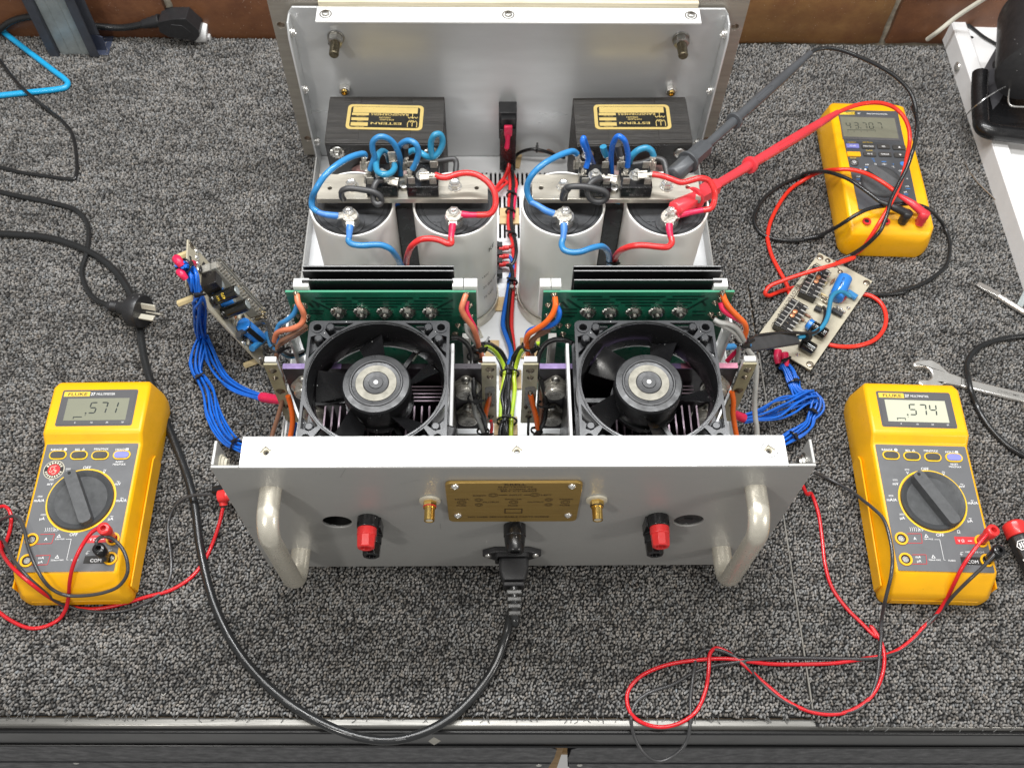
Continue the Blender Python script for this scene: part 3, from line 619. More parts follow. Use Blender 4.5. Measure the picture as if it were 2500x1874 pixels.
# --- front sub-panel and faceplate (seen from inside)
m = M(); m.plate([(-222, 0), (222, 0), (222, 206), (217, 213), (-217, 213), (-222, 206)], [], (0, DP, 0), (1, 0, 0), (0, 0, 1), 2.4)
for s in (-1, 1):
    q = [(484.5, 0), (DP-2.4, 0), (DP-2.4, 206), (492, 206), (484.5, 193)]
    m.plate(q if s < 0 else [(a, b) for a, b in q], [], (s*222 if s < 0 else s*222-2, 0, 0), (0, 1, 0), (0, 0, 1), 2.0)
sp = obj('sub_panel', m, T['subpanel'], amp, bevel=.5)
m = M(); m.box(-191.3, 190.6, 483.5, DP-2.5, 212, 214.2); obj('top_flange', m, T['flange'], sp, bevel=.4)
for x in (-182, -1, 181):
    m = M(); m.ring((x, 494.5, 214.3), (1, 0, 0), (0, 1, 0), 5.0, 6.2, n=24); m.lathe((x, 494.5, 214.2), (0, 0, 1), [(0, 3.9), (2.4, 3.5), (2.8, 2.6), (2.8, 1.6), (1, 1.4)], 20); obj('flange_screw', m, T['steel'], sp)
for s in (-1, 1):
    for z in (192, 117, 39):
        m = M(); m.lathe((s*219.8, 494, z), (-s, 0, 0), [(0, 5.2), (1.5, 5.2), (2, 4.2), (4, 3.6), (4.4, 2), (3, 1.6)], 20); obj('lip_fastener', m, T['chrome'], sp)
    x = 178.2*s
    m = M(); m.lathe((x, DP-2.6, 176.5), (0, -1, 0), [(0, 9.0), (1.6, 9.0)], 24); m.lathe((x, DP-4.2, 176.5), (0, -1, 0), [(0, 8.2), (7, 8.2), (7.6, 7.2)], 6, ph=.2); o = obj('handle_nut', m, T['steel'], sp, bevel=.3)
    m = M(); m.lathe((x, DP-11, 176.5), (0, -1, 0), [(0, 5.2), (17, 5.0), (18, 4.2)], 20); obj('stud', m, mat('oily_stud', (.22, .19, .13), .35, .9, .3, 300) if s < 0 else bpy.data.materials['oily_stud'], o)
    m = M(); m.lathe((x, DP-2.6, 109), (0, -1, 0), [(0, 6.2), (6, 6.2), (6.6, 5.4)], 6, ph=.4); o = obj('hex_nut', m, T['chrome'], sp, bevel=.3)
    m = M(); m.lathe((x, DP-9, 109), (0, -1, 0), [(0, 3.4), (2.4, 3.2), (2.4, 2.0), (.6, 1.8)], 16); obj('brass_tip', m, T['gold'], o)
m = M(); hl_ = [circ(s*233, z, 4.0, 16) for s in (-1, 1) for z in (187, 26.5)]
m.plate(rrect(-241.3, 241.3, 0, 221.2, .6, 2), hl_, (0, 520, 0), (1, 0, 0), (0, 0, 1), 9.4)
fp = obj('faceplate', m, T['steel_plate'], amp, bevel=.5)
m = M(); m.box(-190, 189.5, DP-2.3, 510.5, 211, 219.5); obj('foam_strip', m, mat('aged_foam_strip', (.60, .54, .40), .8, 0, .15, 160, .2, 800, stretch=(.1, 1, 4)), fp, bevel=.4)
# --- rocker switch at the front
m = M(); m.box(-9.2, 9.2, 478, DP-2.5, 9, 74); sw = obj('power_switch', m, T['black'], amp, bevel=.6)
m = M(); m.box(-10.2, 9.6, 488, DP-2.6, 50, 90); obj('switch_bezel', m, T['satin'], sw, bevel=.8)
m = M(); m.box(-7.5, 8.2, 482, 488.2, 62, 86); m.box(-2.5, 2.5, 481.7, 482.2, 65, 67); obj('switch_housing', m, T['satin'], sw, bevel=.6)

# --- power transformers
def trafo(x0, x1, rot, dz, star):
    cx = (x0+x1)/2; wx = (x1-x0)/2; t = link('transformer', None, amp, loc=(cx, 445, 0), rot=(0, 0, rot))
    m = M(); m.box(-wx, wx, -33.5, 33.5, 20, 121.5); m.box(-wx-.3, -wx+34, -30, 30, 40, 121.9); m.box(wx-34, wx+.3, -28, 31, 40, 121.9)
    obj('laminated_core', m, T['lam'], t, bevel=.5)
    m = M(); m.box(-wx+.5, wx-.5, -35.6, -33.6, 20, 121); obj('end_frame', m, T['core_black'], t, bevel=.5)
    m = M(); n = 14
    for k in range(n+1): pass
    m.add(*_pillow(-38, 38, 28, 92, -35, -60)); obj('coil', m, T['coil'], t, smooth=60)
    m = M(); m.box(-wx-4, wx+4, -30, 30, 3.6, 8); m.box(-wx+2, wx-2, -30, 30, 8, 20); obj('mounting_foot', m, T['core_black'], t, bevel=.4)
    for s in (-1, 1):
        m = M(); bx = s*(wx-12)
        if star: m.lathe((bx, -35.6, 111), (0, -1, 0), [(0, 7.6), (.5, 7.6), (1.2, 7.2)], 36); m.v = [(a*(1+0), b, c) for a, b, c in m.v]; _star(m, (bx, -36.9, 111), (0, -1, 0), 5.8, 8.0); m.lathe((bx, -37.2, 111), (0, -1, 0), [(0, 5), (2.6, 4.8), (2.6, 3), (5, 2.6)], 6)
        else: screw(m, (bx, -35.6, 110), (0, -1, 0), 6.6, 3.4); m.box(bx-5, bx+5, -39.4, -38.6, 109.6, 110.4)
        obj('core_bolt', m, T['steel'], t)
    return t
def _pillow(x0, x1, z0, z1, yb, yf, n=10):
    v = []; f = []
    for j in range(n+1):
        for i in range(n+1):
            u, w_ = i/n*2-1, j/n*2-1; d = (1-abs(u)**5)*(1-abs(w_)**5); v.append((x0+(x1-x0)*i/n, yb+(yf-yb)*(d**.5), z0+(z1-z0)*j/n))
    for j in range(n):
        for i in range(n): a = j*(n+1)+i; f.append((a, a+1, a+n+2, a+n+1))
    return v, f
def _star(m, c, d, r0, r1, n=14):
    x, y, z = frame(d); c = np.asarray(c, float); v = []
    for k in range(2*n):
        a = math.pi*k/n; r = r1 if k % 2 else r0; v.append(c+(x*math.cos(a)+y*math.sin(a))*r)
    for k in range(2*n):
        a = math.pi*k/n; r = r1 if k % 2 else r0; v.append(c+(x*math.cos(a+.12)+y*math.sin(a+.12))*r+z*1.1)
    n2 = 2*n; m.add(v, [tuple(range(n2-1, -1, -1)), tuple(range(n2, 2*n2))]+[(i, (i+1) % n2, n2+(i+1) % n2, n2+i) for i in range(n2)])
t1 = trafo(-190, -68.5, 0, 0, True); t2 = trafo(69.5, 190, .018, 0, False)
def trafo_label(t, cr, q):
    ps = [np.array(cr.z(x, y, 122.2)) for x, y in q]          # corners TL TR BR BL in the picture
    o = (ps[0]+ps[1]+ps[2]+ps[3])/4; ex = nrm(ps[1]-ps[0]); ey = np.array([-ex[1], ex[0], 0]); wd = (np.linalg.norm(ps[1]-ps[0])+np.linalg.norm(ps[2]-ps[3]))/2; ht = abs(((ps[0]+ps[1])/2-(ps[2]+ps[3])/2)@ey)
    inv = Matrix.Rotation(-t.rotation_euler.z, 4, 'Z'); lo = np.array(t.location)/U
    o = np.array(inv @ Vector(o-lo)); ex = np.array(inv @ Vector(ex)); ey = np.array(inv @ Vector(ey)); o[2] = 122.0
    m = M(); m.plate(rrect(-wd/2, wd/2, -ht/2, ht/2, 5), [], o, ex, ey, .25); m.mi = 1
    a, b = wd/2-3.6, ht/2-3.0; m.plate(rrect(-a, a, -b, b, 3), [], o+(0, 0, .26), ex, ey, .08)
    m.mi = 0; l = .36
    def X(f): return -a+2*a*f
    def Y(f): return b-2*b*f
    m.quad(o, ex, ey, X(.03), X(.965), Y(.30), Y(.015), l); 
    for f0, f1 in ((.315, .43), (.54, .68), (.77, .94)): m.quad(o, ex, ey, X(.02), X(.265), Y(f1), Y(f0), l)
    # the print is upside-down to the viewer
    ux, uy = -ex, -ey
    def tx(s, fx, fy, size, fit): m.text(s, o+ex*X(fx)+ey*Y(fy), ux, uy, size, fit=fit, lift=l, bold=.012)
    tx('RANSFORMERS', .565, .315, 4.6, 2*a*.54); tx('PORTLAND', .53, .59, 2.9, 2*a*.20); tx('OREGON', .50, .49, 2.9, 2*a*.165); tx('ESTERN', .525, .755, 4.4, 2*a*.44); tx('INC', .885, .625, 2.6, 2*a*.07)
    tx('CUST NO', .15, .445, 1.9, 2*a*.14); tx('CODE', .15, .695, 1.9, 2*a*.09); tx('WT NO', .15, .955, 1.9, 2*a*.13)
    # winding style W and T
    def stroke(pts, r=.38): m.tube([o+ex*X(x)+ey*Y(y)+np.array([0, 0, l]) for x, y in pts], r, 4, 4, flat=.2)
    stroke([(.965, .96), (.965, .74), (.945, .66), (.92, .72), (.90, .66), (.875, .72), (.855, .66), (.835, .74), (.835, .96)]); stroke([(.90, .72), (.90, .93)])
    stroke([(.97, .46), (.95, .53), (.925, .47), (.90, .53), (.875, .47), (.85, .53), (.83, .46)]); stroke([(.895, .50), (.895, .26)])
    obj('maker_label', m, [T['gold_foil'], T['black_foil']], t)
trafo_label(t1, C2, ((738, 938), (1405, 952), (1418, 1172), (712, 1165)))
trafo_label(t2, C3, ((735, 942), (1408, 942), (1440, 1162), (745, 1166)))

# --- reservoir capacitors
CT = 160.0
def capacitor(cx, cy, plus, rot):
    c = link('capacitor', None, amp, loc=(cx, cy, 0), rot=(0, 0, rot))
    if 'can' not in _cap:
        m = M(); m.lathe((0, 0, 4), (0, 0, 1), [(0, 38.2), (2, 39.2), (CT-10, 39.6), (CT-6.5, 39.9), (CT-4, 39.4), (CT-4, 38.0), (CT-6, 37.4), (CT-9, 37.2)], 72, cap1=False); _cap['can'] = mesh('can', m, T['can'], 50)
        m = M(); m.lathe((0, 0, CT-6.5), (0, 0, 1), [(0, 37.6), (3.6, 37.5), (4.2, 36.6), (3.4, 35.8), (3.4, 34.6), (4.4, 34.0), (4.4, 31.6), (3.9, 31.2), (3.9, 30.4), (4.6, 30.0), (4.6, .5)], 64); _cap['lid'] = mesh('lid', m, T['lid'], 30)
        m = M(); m.lathe((0, 0, 3.6), (0, 0, 1), [(0, 41), (15, 41), (15, 39.7)], 48, cap1=False)
        for a in (20, 140, 260):
            ca, sa = math.cos(R(a-90)), math.sin(R(a-90)); m.obox((ca*46, sa*46, 4.4), (ca*8, sa*8, 0), (-sa*7, ca*7, 0), (0, 0, .8))
        _cap['clamp'] = mesh('clamp_ring', m, T['busbar'], 40)
        m = M(); m.lathe((0, 0, 0), (0, 0, 1), [(0, 6), (3.5, 6), (3.8, 5.2)], 6); m.lathe((0, 0, 3.5), (0, 0, 1), [(0, 3), (8, 2.8), (9, 2)], 14); _cap['nut'] = mesh('clamp_nut', m, T['steel'], 30)
        m = M(); m.lathe((0, 0, 0), (0, 0, 1), [(0, 12.8), (1.2, 12.6), (1.6, 11.6), (1.8, 9.0)], 36); _cap['boss'] = mesh('terminal_boss', m, T['lid'], 30)
        m = M(); m.lathe((0, 0, 1.5), (0, 0, 1), [(0, 8.4), (9, 8.4), (9, 5)], 28); _cap['post'] = mesh('terminal_post', m, T['chrome'], 30)
        m = M(); m.lathe((0, 0, 0), (0, 0, 1), [(0, 6.6), (1.2, 6.5)], 20); m.lathe((0, 0, 1.2), (0, 0, 1), [(0, 5.6), (4, 5.4), (4.6, 4.4)], 6, ph=.4); m.lathe((0, 0, 5.8), (0, 0, 1), [(0, 2.6), (2.4, 2.2), (2.8, 1.2)], 14); _cap['hex'] = mesh('terminal_screw', m, T['chrome'], 30)
        m = M(); m.box(-4.4, 4.4, -.8, .8, 0, .7); m.box(-.8, .8, -4.4, -.8, 0, .7); m.box(-.8, .8, .8, 4.4, 0, .7); _cap['plus'] = mesh('plus_mark', m, T['lid'], 30)
    link('can', _cap['can'], c); link('lid', _cap['lid'], c); link('clamp_ring', _cap['clamp'], c)
    for a in (20, 140, 260): link('clamp_nut', _cap['nut'], c, loc=(math.cos(R(a-90))*47, math.sin(R(a-90))*47, 5.2))
    top = CT-6.5+4.6
    for yy in (-22.6, 19.5):
        link('terminal_boss', _cap['boss'], c, loc=(0, yy, top-.1)); link('terminal_post', _cap['post'], c, loc=(0, yy, top-.1))
    link('terminal_screw', _cap['hex'], c, loc=(0, -22.6, top+13.2))
    if plus: link('plus_mark', _cap['plus'], c, loc=(-16.5, -20.5, top-.1))
    return c
_cap = {}
caps = [capacitor(-148.5, 298, False, .02), capacitor(-52, 298, True, -.01), capacitor(49.7, 298.5, False, .015), capacitor(147.6, 298.5, True, -.01)]
# printed sleeve text running up the second can
m = M()
for s, zt, ang, size in (('KE', 118, 8, 9), ('POWERLYTIC', 112, 2, 3.6), ('+85C', 84, -6, 4.5), ('22 000 MFD', 66, -4, 5), ('75 VDC', 48, -3, 5)):
    vv, ff = _glyphs(s, .0)
    if s == 'POWERLYTIC': continue
    pts = []
    for a, b in vv:
        th = R(ang)+(a*size)/39.9-.25; pts.append((40.05*math.cos(th), 40.05*math.sin(th), zt+b*size))
    m.add(pts, ff)
obj('sleeve_print', m, T['ink_black'], caps[1], rot=(0, 0, R(-32)))

# --- bus bars across the capacitors, bridge rectifiers bolted on them
BZ = 169.2
def bus(x0, x1, y0, y1, hx):
    cx, cy = (x0+x1)/2, (y0+y1)/2; b = link('bus_bar', None, amp, loc=(cx, cy, 0))
    wx, wy = (x1-x0)/2, (y1-y0)/2; m = M(); m.plate([(-wx, -wy), (wx, -wy), (wx, wy), (-wx, wy)], [circ(x-cx, y-cy, 2.1, 14) for x, y in hx], (0, 0, BZ), (1, 0, 0), (0, 1, 0), 5.6); obj('bar', m, T['busbar'], b, bevel=.5)
    return b
b1 = bus(-178.5, -21.2, 290.5, 320.5, ((-167.5, 303.5), (-31.5, 304))); b2 = bus(19.8, 176.5, 290.5, 321, ((28.5, 304.5), (165.5, 305.5)))
m = M(); m.lathe((0, 0, 0), (0, 0, 1), [(0, 6.4), (1, 6.4)], 20); m.lathe((0, 0, 1), (0, 0, 1), [(0, 5.4), (4.6, 5.2), (5.2, 4.2), (4.6, 2.6)], 6, ph=.5); hexm = mesh('bar_screw', m, T['chrome'], 30)
for b, xs in ((b1, ((-147.2, 305.5), (-51.6, 305.5))), (b2, ((49, 305), (145.4, 306)))):
    o = np.array(b.location)/U
    for x, y in xs: link('bar_screw', hexm, b, loc=(x-o[0], y-o[1], BZ+5.6))
_rc = {}
def rectifier(x0, y0, hidden=False):
    r = link('bridge_rectifier', None, amp, loc=(x0+14.4, y0+14.2, BZ+5.7))
    if not _rc:
        m = M(); m.plate([(-14.4, -14.2), (14.4, -14.2), (14.4, 14.2), (-10.5, 14.2), (-14.4, 10.5)], [], (0, 0, 0), (1, 0, 0), (0, 1, 0), 13.5); _rc['body'] = mesh('case', m, T['black'], 30)
        m = M()
        for x, y in ((-9.8, -9.8), (9.8, -9.8), (-9.8, 9.8), (9.8, 9.8)): m.box(x-3.2, x+3.2, y-.4, y+.4, 13.4, 21) if y > 0 or True else 0
        _rc['tab'] = mesh('blade_terminals', m, T['tin'], 30)
        m = M(); m.lathe((0, 0, 13.5), (0, 0, 1), [(0, 6.4), (1, 6.4), (1, 5.0)], 20); m.lathe((0, 0, 14.5), (0, 0, 1), [(0, 4.9), (3.4, 4.8), (4, 4)], 6, ph=.2); m.lathe((0, 0, 18), (0, 0, 1), [(0, 2.6), (2.8, 2.4)], 14); _rc['bolt'] = mesh('centre_bolt', m, T['chrome'], 30)
        m = M(); ex, ez, o = (1, 0, 0), (0, 0, 1), (0, -14.25, 0)
        m.text('AC', (-7.5, -14.3, 8.0), ex, ez, 3.6); m.text('+', (8, -14.3, 8.2), ex, ez, 3.6); m.text('BR-3510', (.5, -14.3, 2.6), ex, ez, 3.8); _rc['print'] = mesh('case_print', m, mat('faint_grey_print', (.16, .16, .16), .5), 30)
    link('case', _rc['body'], r, bevel=.6); link('centre_bolt', _rc['bolt'], r); link('case_print', _rc['print'], r)
    for x, y in ((-9.8, -9.8), (9.8, -9.8), (-9.8, 9.8), (9.8, 9.8)):
        if 'blade' not in _rc: mm = M(); mm.box(-3.1, 3.1, -.4, .4, 0, 8); _rc['blade'] = mesh('blade', mm, T['tin'], 30)
        link('blade', _rc['blade'], r, loc=(x, y, 13.4))
    return r
for x in (-132.2, -95.0, 63.2, 100.8): rectifier(x, 292.4)
for b, (x, y) in ((b1, (-99, 305)), (b2, (95.6, 302))):
    o = np.array(b.location)/U; m = M(); m.lathe((x-o[0], y-o[1], BZ+5.6), (0, 0, 1), [(0, 4.6), (4.2, 4.5), (4.4, 3.8), (4.4, 2.0), (2, 1.9)], 20); obj('cap_screw', m, T['steel'], b)

# --- driver boards with finned extrusions
def driver(x0, x1, left):
    cx = (x0+x1)/2; wx = (x1-x0)/2; y0 = 175.0; d = link('driver_board', None, amp, loc=(cx, y0, 0))
    m = M(); m.box(-wx, wx, 0, 1.6, 22, 190); obj('circuit_board', m, T['pcb'], d)
    m = M(); m.box(-wx, wx, -.05, 1.65, 188.6, 190.1); obj('board_edge', m, T['pcb_edge'], d)
    # etched gaps drawn from the photograph (left board), mirrored for nothing: both boards share the pattern
    cr = F if left else G; m = M(); yy = y0-.12
    def P_(x, y): p = cr.y(x, y, y0); return (p[0]-cx, -.14, p[2])
    bars = [((345, 338), (640, 338)), ((690, 338), (1265, 338)), ((1325, 338), (1600, 338)), ((400, 368), (690, 368)), ((750, 366), (1215, 366)), ((1275, 366), (1545, 366)), ((445, 395), (740, 395)), ((800, 393), (1160, 393)), ((1230, 395), (1500, 395)), ((490, 420), (775, 420)), ((840, 420), (1120, 420)), ((1190, 420), (1460, 420)), ((525, 445), (800, 445)), ((1160, 445), (1420, 445)), ((290, 385), (330, 425)), ((355, 390), (385, 425)), ((290, 455), (430, 458)), ((290, 480), (420, 482)), ((1530, 440), (1650, 438)), ((1510, 470), (1640, 468)), ((1500, 500), (1630, 498)), ((310, 360), (510, 455)), ((1640, 355), (1450, 455))] if left else \
           [((590, 300), (860, 300)), ((920, 300), (1410, 300)), ((1470, 298), (1750, 298)), ((640, 325), (920, 325)), ((975, 325), (1360, 325)), ((1420, 323), (1690, 322)), ((690, 352), (965, 352)), ((1020, 352), (1320, 352)), ((1385, 350), (1640, 350)), ((730, 378), (1000, 378)), ((1060, 378), (1280, 378)), ((1345, 376), (1600, 376)), ((510, 345), (555, 395)), ((500, 410), (640, 410)), ((500, 440), (640, 440)), ((500, 470), (620, 470)), ((550, 320), (690, 415)), ((1780, 310), (1600, 410)), ((1730, 340), (1760, 380)), ((1640, 430), (1760, 428)), ((1640, 460), (1750, 458))]
    for a, b in bars:
        p, q = np.array(P_(*a)), np.array(P_(*b)); dd = nrm(q-p); nn = np.array([-dd[2], 0, dd[0]])*1.15; m.add([p-nn, q-nn, q+nn, p+nn], [(0, 1, 2, 3)])
    obj('trace_gap', m, T['trace'], d)
    nuts = ((565, 500), (782, 500), (1000, 500), (1217, 500), (1433, 500)) if left else ((738, 462), (932, 462), (1138, 462), (1337, 460), (1540, 456))
    for q in nuts:
        p = cr.y(*q, 171); m = M(); c = (p[0]-cx, -.1, p[2]); _star(m, c, (0, -1, 0), 5.6, 7.4); m.lathe((c[0], -1.2, c[2]), (0, -1, 0), [(0, 5.2), (3, 5.1), (3.6, 4.2)], 6, ph=random.random()); m.lathe((c[0], -4.6, c[2]), (0, -1, 0), [(0, 2.2), (2.6, 2.0), (2.6, 1.2), (1, 1)], 14); obj('lock_nut', m, T['steel'], d)
    # solder joints at the edges
    js = ((165, 300), (160, 420), (240, 410), (245, 430), (190, 515), (270, 515), (268, 545), (1770, 305), (1800, 412), (1735, 512), (1810, 515), (1750, 530), (1690, 600), (1665, 680), (1780, 585)) if left else ((437, 290), (388, 380), (440, 345), (475, 375), (378, 470), (450, 470), (1905, 270), (1890, 330), (1842, 358), (1805, 460), (1885, 455), (1835, 490), (485, 555), (560, 558), (515, 630))
    for q in js:
        p = cr.y(*q, 174); m = M(); m.lathe((p[0]-cx, 0, p[2]), (0, -1, 0), [(0, 3.0), (.8, 2.5), (2.0, 1.2), (3.4, .7)], 10); obj('solder_joint', m, T['solder'], d)
    # white cement resistors peeping over the top edge
    xs = ((-wx+7, -wx+20), (wx-20, wx-11), (wx-10, wx+1.0)) if left else ((-wx-3, -wx+6), (-wx+7, -wx+15), (wx-18, wx-6))
    for a, b in xs:
        m = M(); m.box(a, b, 2.4, 11, 150, 194.5); m.box((a+b)/2-.3, (a+b)/2+.3, 5, 5.6, 194.4, 196); obj('cement_resistor', m, T['ceramic'], d, bevel=.6)
    # extrusion
    fx0, fx1 = ((-177.5, -49.6) if left else (52.5, 178.5))
    for y_, zt in ((6.0, 198), (14.8, 199), (19.6, 199)):
        m = M(); m.box(fx0-cx, fx1-cx, y_, y_+1.5, 120, zt); m.mi = 1; m.box(fx0-cx, fx1-cx, y_+.1, y_+.95, zt, zt+.3); obj('heatsink_fin', m, [T['fin'], T['fin_edge']], d)
    m = M(); m.box(fx0-cx+2, fx1-cx-2, 7.5, 19.6, 128, 133); m.box(fx0-cx+2, fx1-cx-2, 7.5, 19.6, 160, 164); obj('heatsink_web', m, T['fin'], d)
    # white nylon guide post, at the inner side
    gx = (-40.5 if left else 37.3)-cx; m = M(); m.box(gx-3.6, gx+3.6, -7, -1, 4, 128); m.box(gx-2.0, gx+2.0, -7.6, -6.9, 4, 126); obj('guide_post', m, T['ceramic'], d, bevel=.8)
    gx = (-197 if left else 194.5)-cx; m = M(); m.box(gx-1.2, gx+1.2, -12, 4, 4, 150); obj('side_bracket', m, T['white'], d, bevel=.4)
    return d
driver(-192.0, -30.6, True); driver(26.6, 189.6, False)

# --- output heat sinks with metal-can transistors, under the fans
_to = {}
def to3(parent, x, z, yf, txt):
    o = link('power_transistor', None, parent, loc=(x, yf, z))
    if not _to:
        out = [(0, 20.5)]
        for a in range(70, -71, -14): out.append((13.4*math.cos(R(a)), 13.4*math.sin(R(a))*1.0))
        pts = []
        for (cy, r, a0, a1) in ((15.2, 4.6, 160, 20), (0, 13.4, 38, -38), (-15.2, 4.6, -20, -160), (0, 13.4, 218, 142)):
            for k in range(9): a = R(a0+(a1-a0)*k/8); pts.append((r*math.cos(a), cy+r*math.sin(a)))
        pts.reverse(); m = M(); m.plate(pts, [circ(0, 15.2, 2.0, 12), circ(0, -15.2, 2.0, 12)], (0, 0, 0), (1, 0, 0), (0, 0, 1), 1.6); _to['fl'] = mesh('flange', m, T['canmetal'], 30)
        m = M(); m.lathe((0, -1.5, 0), (0, -1, 0), [(0, 11.6), (1.0, 11.4), (1.4, 10.2), (6.2, 10.0), (7.4, 9.2), (7.6, 8.2), (8.0, 7.6)], 36); _to['can'] = mesh('metal_can', m, T['canmetal'], 30)
        m = M(); m.lathe((0, -8.7, 0), (0, -1, 0), [(0, 7.9), (.9, 7.8)], 32); _to['cap'] = mesh('can_top', m, mat('matt_can_top', (.40, .385, .35), .45, .6, .12, 200, .1, 800), 30)
        m = M(); screw(m, (0, -1.6, 15.2), (0, -1, 0), 4.0, 2.6); screw(m, (0, -1.6, -15.2), (0, -1, 0), 4.0, 2.6); _to['scr'] = mesh('mounting_screw', m, T['steel'], 30)
    link('flange', _to['fl'], o); link('metal_can', _to['can'], o); link('can_top', _to['cap'], o)
    m = M(); screw(m, (0, -1.6, 15.2), (0, -1, 0), 4.0, 2.6); obj('mounting_screw', m, T['steel'], o)
    m = M(); ex, ez = (1, 0, 0), (0, 0, 1)
    if txt == 'MJ15004':
        for i, (s, fit) in enumerate((('MJ15004', 10.5), ('MEXICO', 9), ('QAA31103', 9.5))): m.text(s, (0, -9.66, 1.0-3.0*i), ex, ez, 2.9, fit=fit, bold=.01)
        m.ring((0, -9.66, 5.2), ex, ez, 1.3, 1.7, n=16)
    else:
        ux, uz = (-1, 0, 0), (0, 0, -1)
        for i, (s, fit) in enumerate((('3723', 5.5), ('MEX', 5), ('MJ15003', 10.5))): m.text(s, (0, -9.66, 5.0-3.2*i), ux, uz, 2.9, fit=fit, bold=.01)
        m.ring((0, -9.66, -5.4), ex, ez, 1.3, 1.7, n=16)
    obj('part_number', m, T['ink_black'], o)
def sink(left):
    s = -1 if left else 1; x0, x1 = (-201.5, -26.6) if left else (24.6, 200.5); cx = (x0+x1)/2; yf = 135.0
    k = link('output_heatsink', None, amp, loc=(cx, yf, 0))
    xi0, xi1 = (x0, -171) if left else (x0, 54)
    m = M(); m.box(x0-cx, x1-cx, 0, 5.4, 16, 129.2); obj('mounting_plate', m, T['sink'], k, bevel=.3)
    m = M(); m.box(x0-cx+.2, x1-cx-.2, .1, 5.3, 129.3, 130.2); 
    ed = 'purple'
    obj('plate_edge', m, T[ed] if not left else T['sink'], k)
    if left: m = M(); m.box(x0-cx+.2, -150-cx, .05, 5.35, 130.3, 130.7); obj('plate_edge', m, T['purple'], k)
    else: m = M(); m.box(150-cx, x1-cx-.2, .05, 5.35, 130.3, 130.7); obj('plate_edge', m, T['rose'], k)
    for side in (-1, 1):
        tx_ = {True: {-1: -186, 1: -40.8}, False: {-1: 39.6, 1: 186}}[left][side]
        for z in (99, 47): to3(k, tx_-cx, z, -.1, 'MJ15004' if not left else 'MJ15003')
    fcx = (-112.8 if left else 112.7)
    # fins under the fan, in two banks
    for bank, (ya, yb, zt) in enumerate(((76, 112, 104), (40, 69, 92))):
        for i in range(-8, 9):
            xx = fcx+i*6.6; m = M(); m.box(xx-.7-cx, xx+.7-cx, ya-yf, yb-yf, 24, zt); m.mi = 1; m.box(xx-.72-cx, xx+.72-cx, ya-yf, yb-yf, zt, zt+.4); obj('cooling_fin', m, [T['sink'], T['rib']], k)
    for i in range(5):
        yy = 114.5+i*4.2; m = M(); m.box(fcx-20-cx, fcx+52-cx, yy-yf, yy+1.2-yf, 60, 108-i); m.mi = 1; m.box(fcx-20-cx, fcx+52-cx, yy-yf-.02, yy+1.22-yf, 108-i, 108.3-i); obj('cooling_fin', m, [T['sink'], T['rib']], k)
    m = M(); m.box(fcx-56-cx, fcx+56-cx, 38-yf, -1.0, 18, 26); obj('sink_base', m, T['sink'], k)
    return k
sink(True); sink(False)
# white duct plates beside the fans
for x0, x1 in ((-53.2, -50.6), (48.0, 50.6)):
    m = M(); m.box(x0, x1, 48, 156, 126, 139); obj('duct_plate', m, T['white'], amp, bevel=.4)
for x0, x1 in ((-53.0, -51.2), (48.6, 50.4)):
    m = M(); m.box(x0, x1, 50, 130, 4, 125.8); obj('duct_wall', m, T['sink'], amp)
# emitter resistor boards
def emitter(x0, x1, side, cr, spots):
    cx = (x0+x1)/2; e = link('emitter_board', None, amp, loc=(cx, 129.5, 0)); wx = (x1-x0)/2
    m = M(); m.box(-wx, wx, 0, 1.6, 38, 146); obj('circuit_board', m, T['board_olive'], e)
    for x, y, r in spots:
        p = cr.y(x, y, 129.5); m = M(); m.lathe((p[0]-cx, 0, p[2]), (0, -1, 0), [(0, r), (.7, r*.85), (1.8, r*.4), (2.6, r*.2)], 14); obj('solder_joint', m, T['solder'], e)
    for z0_ in (60, 104):
        pass
    return e
e1 = emitter(-26.4, -13.2, 1, CE, [(255, 672, 4.0), (258, 770, 3.2), (250, 1005, 2.6), (265, 1310, 3.4), (270, 1150, 2.2)])
e2 = emitter(9.6, 22.9, 1, CE, [(800, 690, 4.0), (800, 782, 3.2), (800, 985, 2.6), (775, 1310, 3.4), (740, 1180, 2.2), (790, 1245, 2.2)])
for e, q in ((e1, (180, 900, 330, 1180)), (e2, (720, 900, 865, 1190))):
    cx = e.location[0]/U; a = CE.y(q[0], q[1], 129.4); b = CE.y(q[2], q[3], 129.4); m = M(); m.plate(rrect(a[0]-cx+.5, b[0]-cx-.5, b[2], a[2], 4), [], (0, -.02, 0), (1, 0, 0), (0, 0, 1), .12); obj('flux_patch', m, mat('glossy_flux', (.14, .115, .075), .18, 0, .5, 300, .3, 400) if e is e1 else bpy.data.materials['glossy_flux'], e)
    m = M(); m.box(-5.5, 5.5, 2, 7, 118, 148.5); m.box(-.3, .3, 4, 4.6, 148.4, 151); obj('cement_resistor', m, T['ceramic'], e, bevel=.6)
for x0, x1 in ((-214.5, -203), (201.5, 213.5)):
    cx = (x0+x1)/2; e = link('emitter_board', None, amp, loc=(cx, 131, 0)); wx = (x1-x0)/2
    m = M(); m.box(-wx, wx, 0, 1.6, 38, 144); obj('circuit_board', m, T['board_olive'], e)
    for z_, r in ((134, 3.8), (122, 2.8), (98, 4.4), (70, 3)): m = M(); m.lathe((0, 0, z_), (0, -1, 0), [(0, r), (.7, r*.85), (1.8, r*.4), (2.6, r*.2)], 14); obj('solder_joint', m, T['solder' if z_ > 100 else 'flux'], e)
    m = M(); m.box(-5, 5, 2, 7, 116, 146.5); obj('cement_resistor', m, T['ceramic'], e, bevel=.6)
    m = M(); m.box(-wx, -wx+1.6, -70, 0, 4, 42); obj('side_rail', m, T['white'], e)

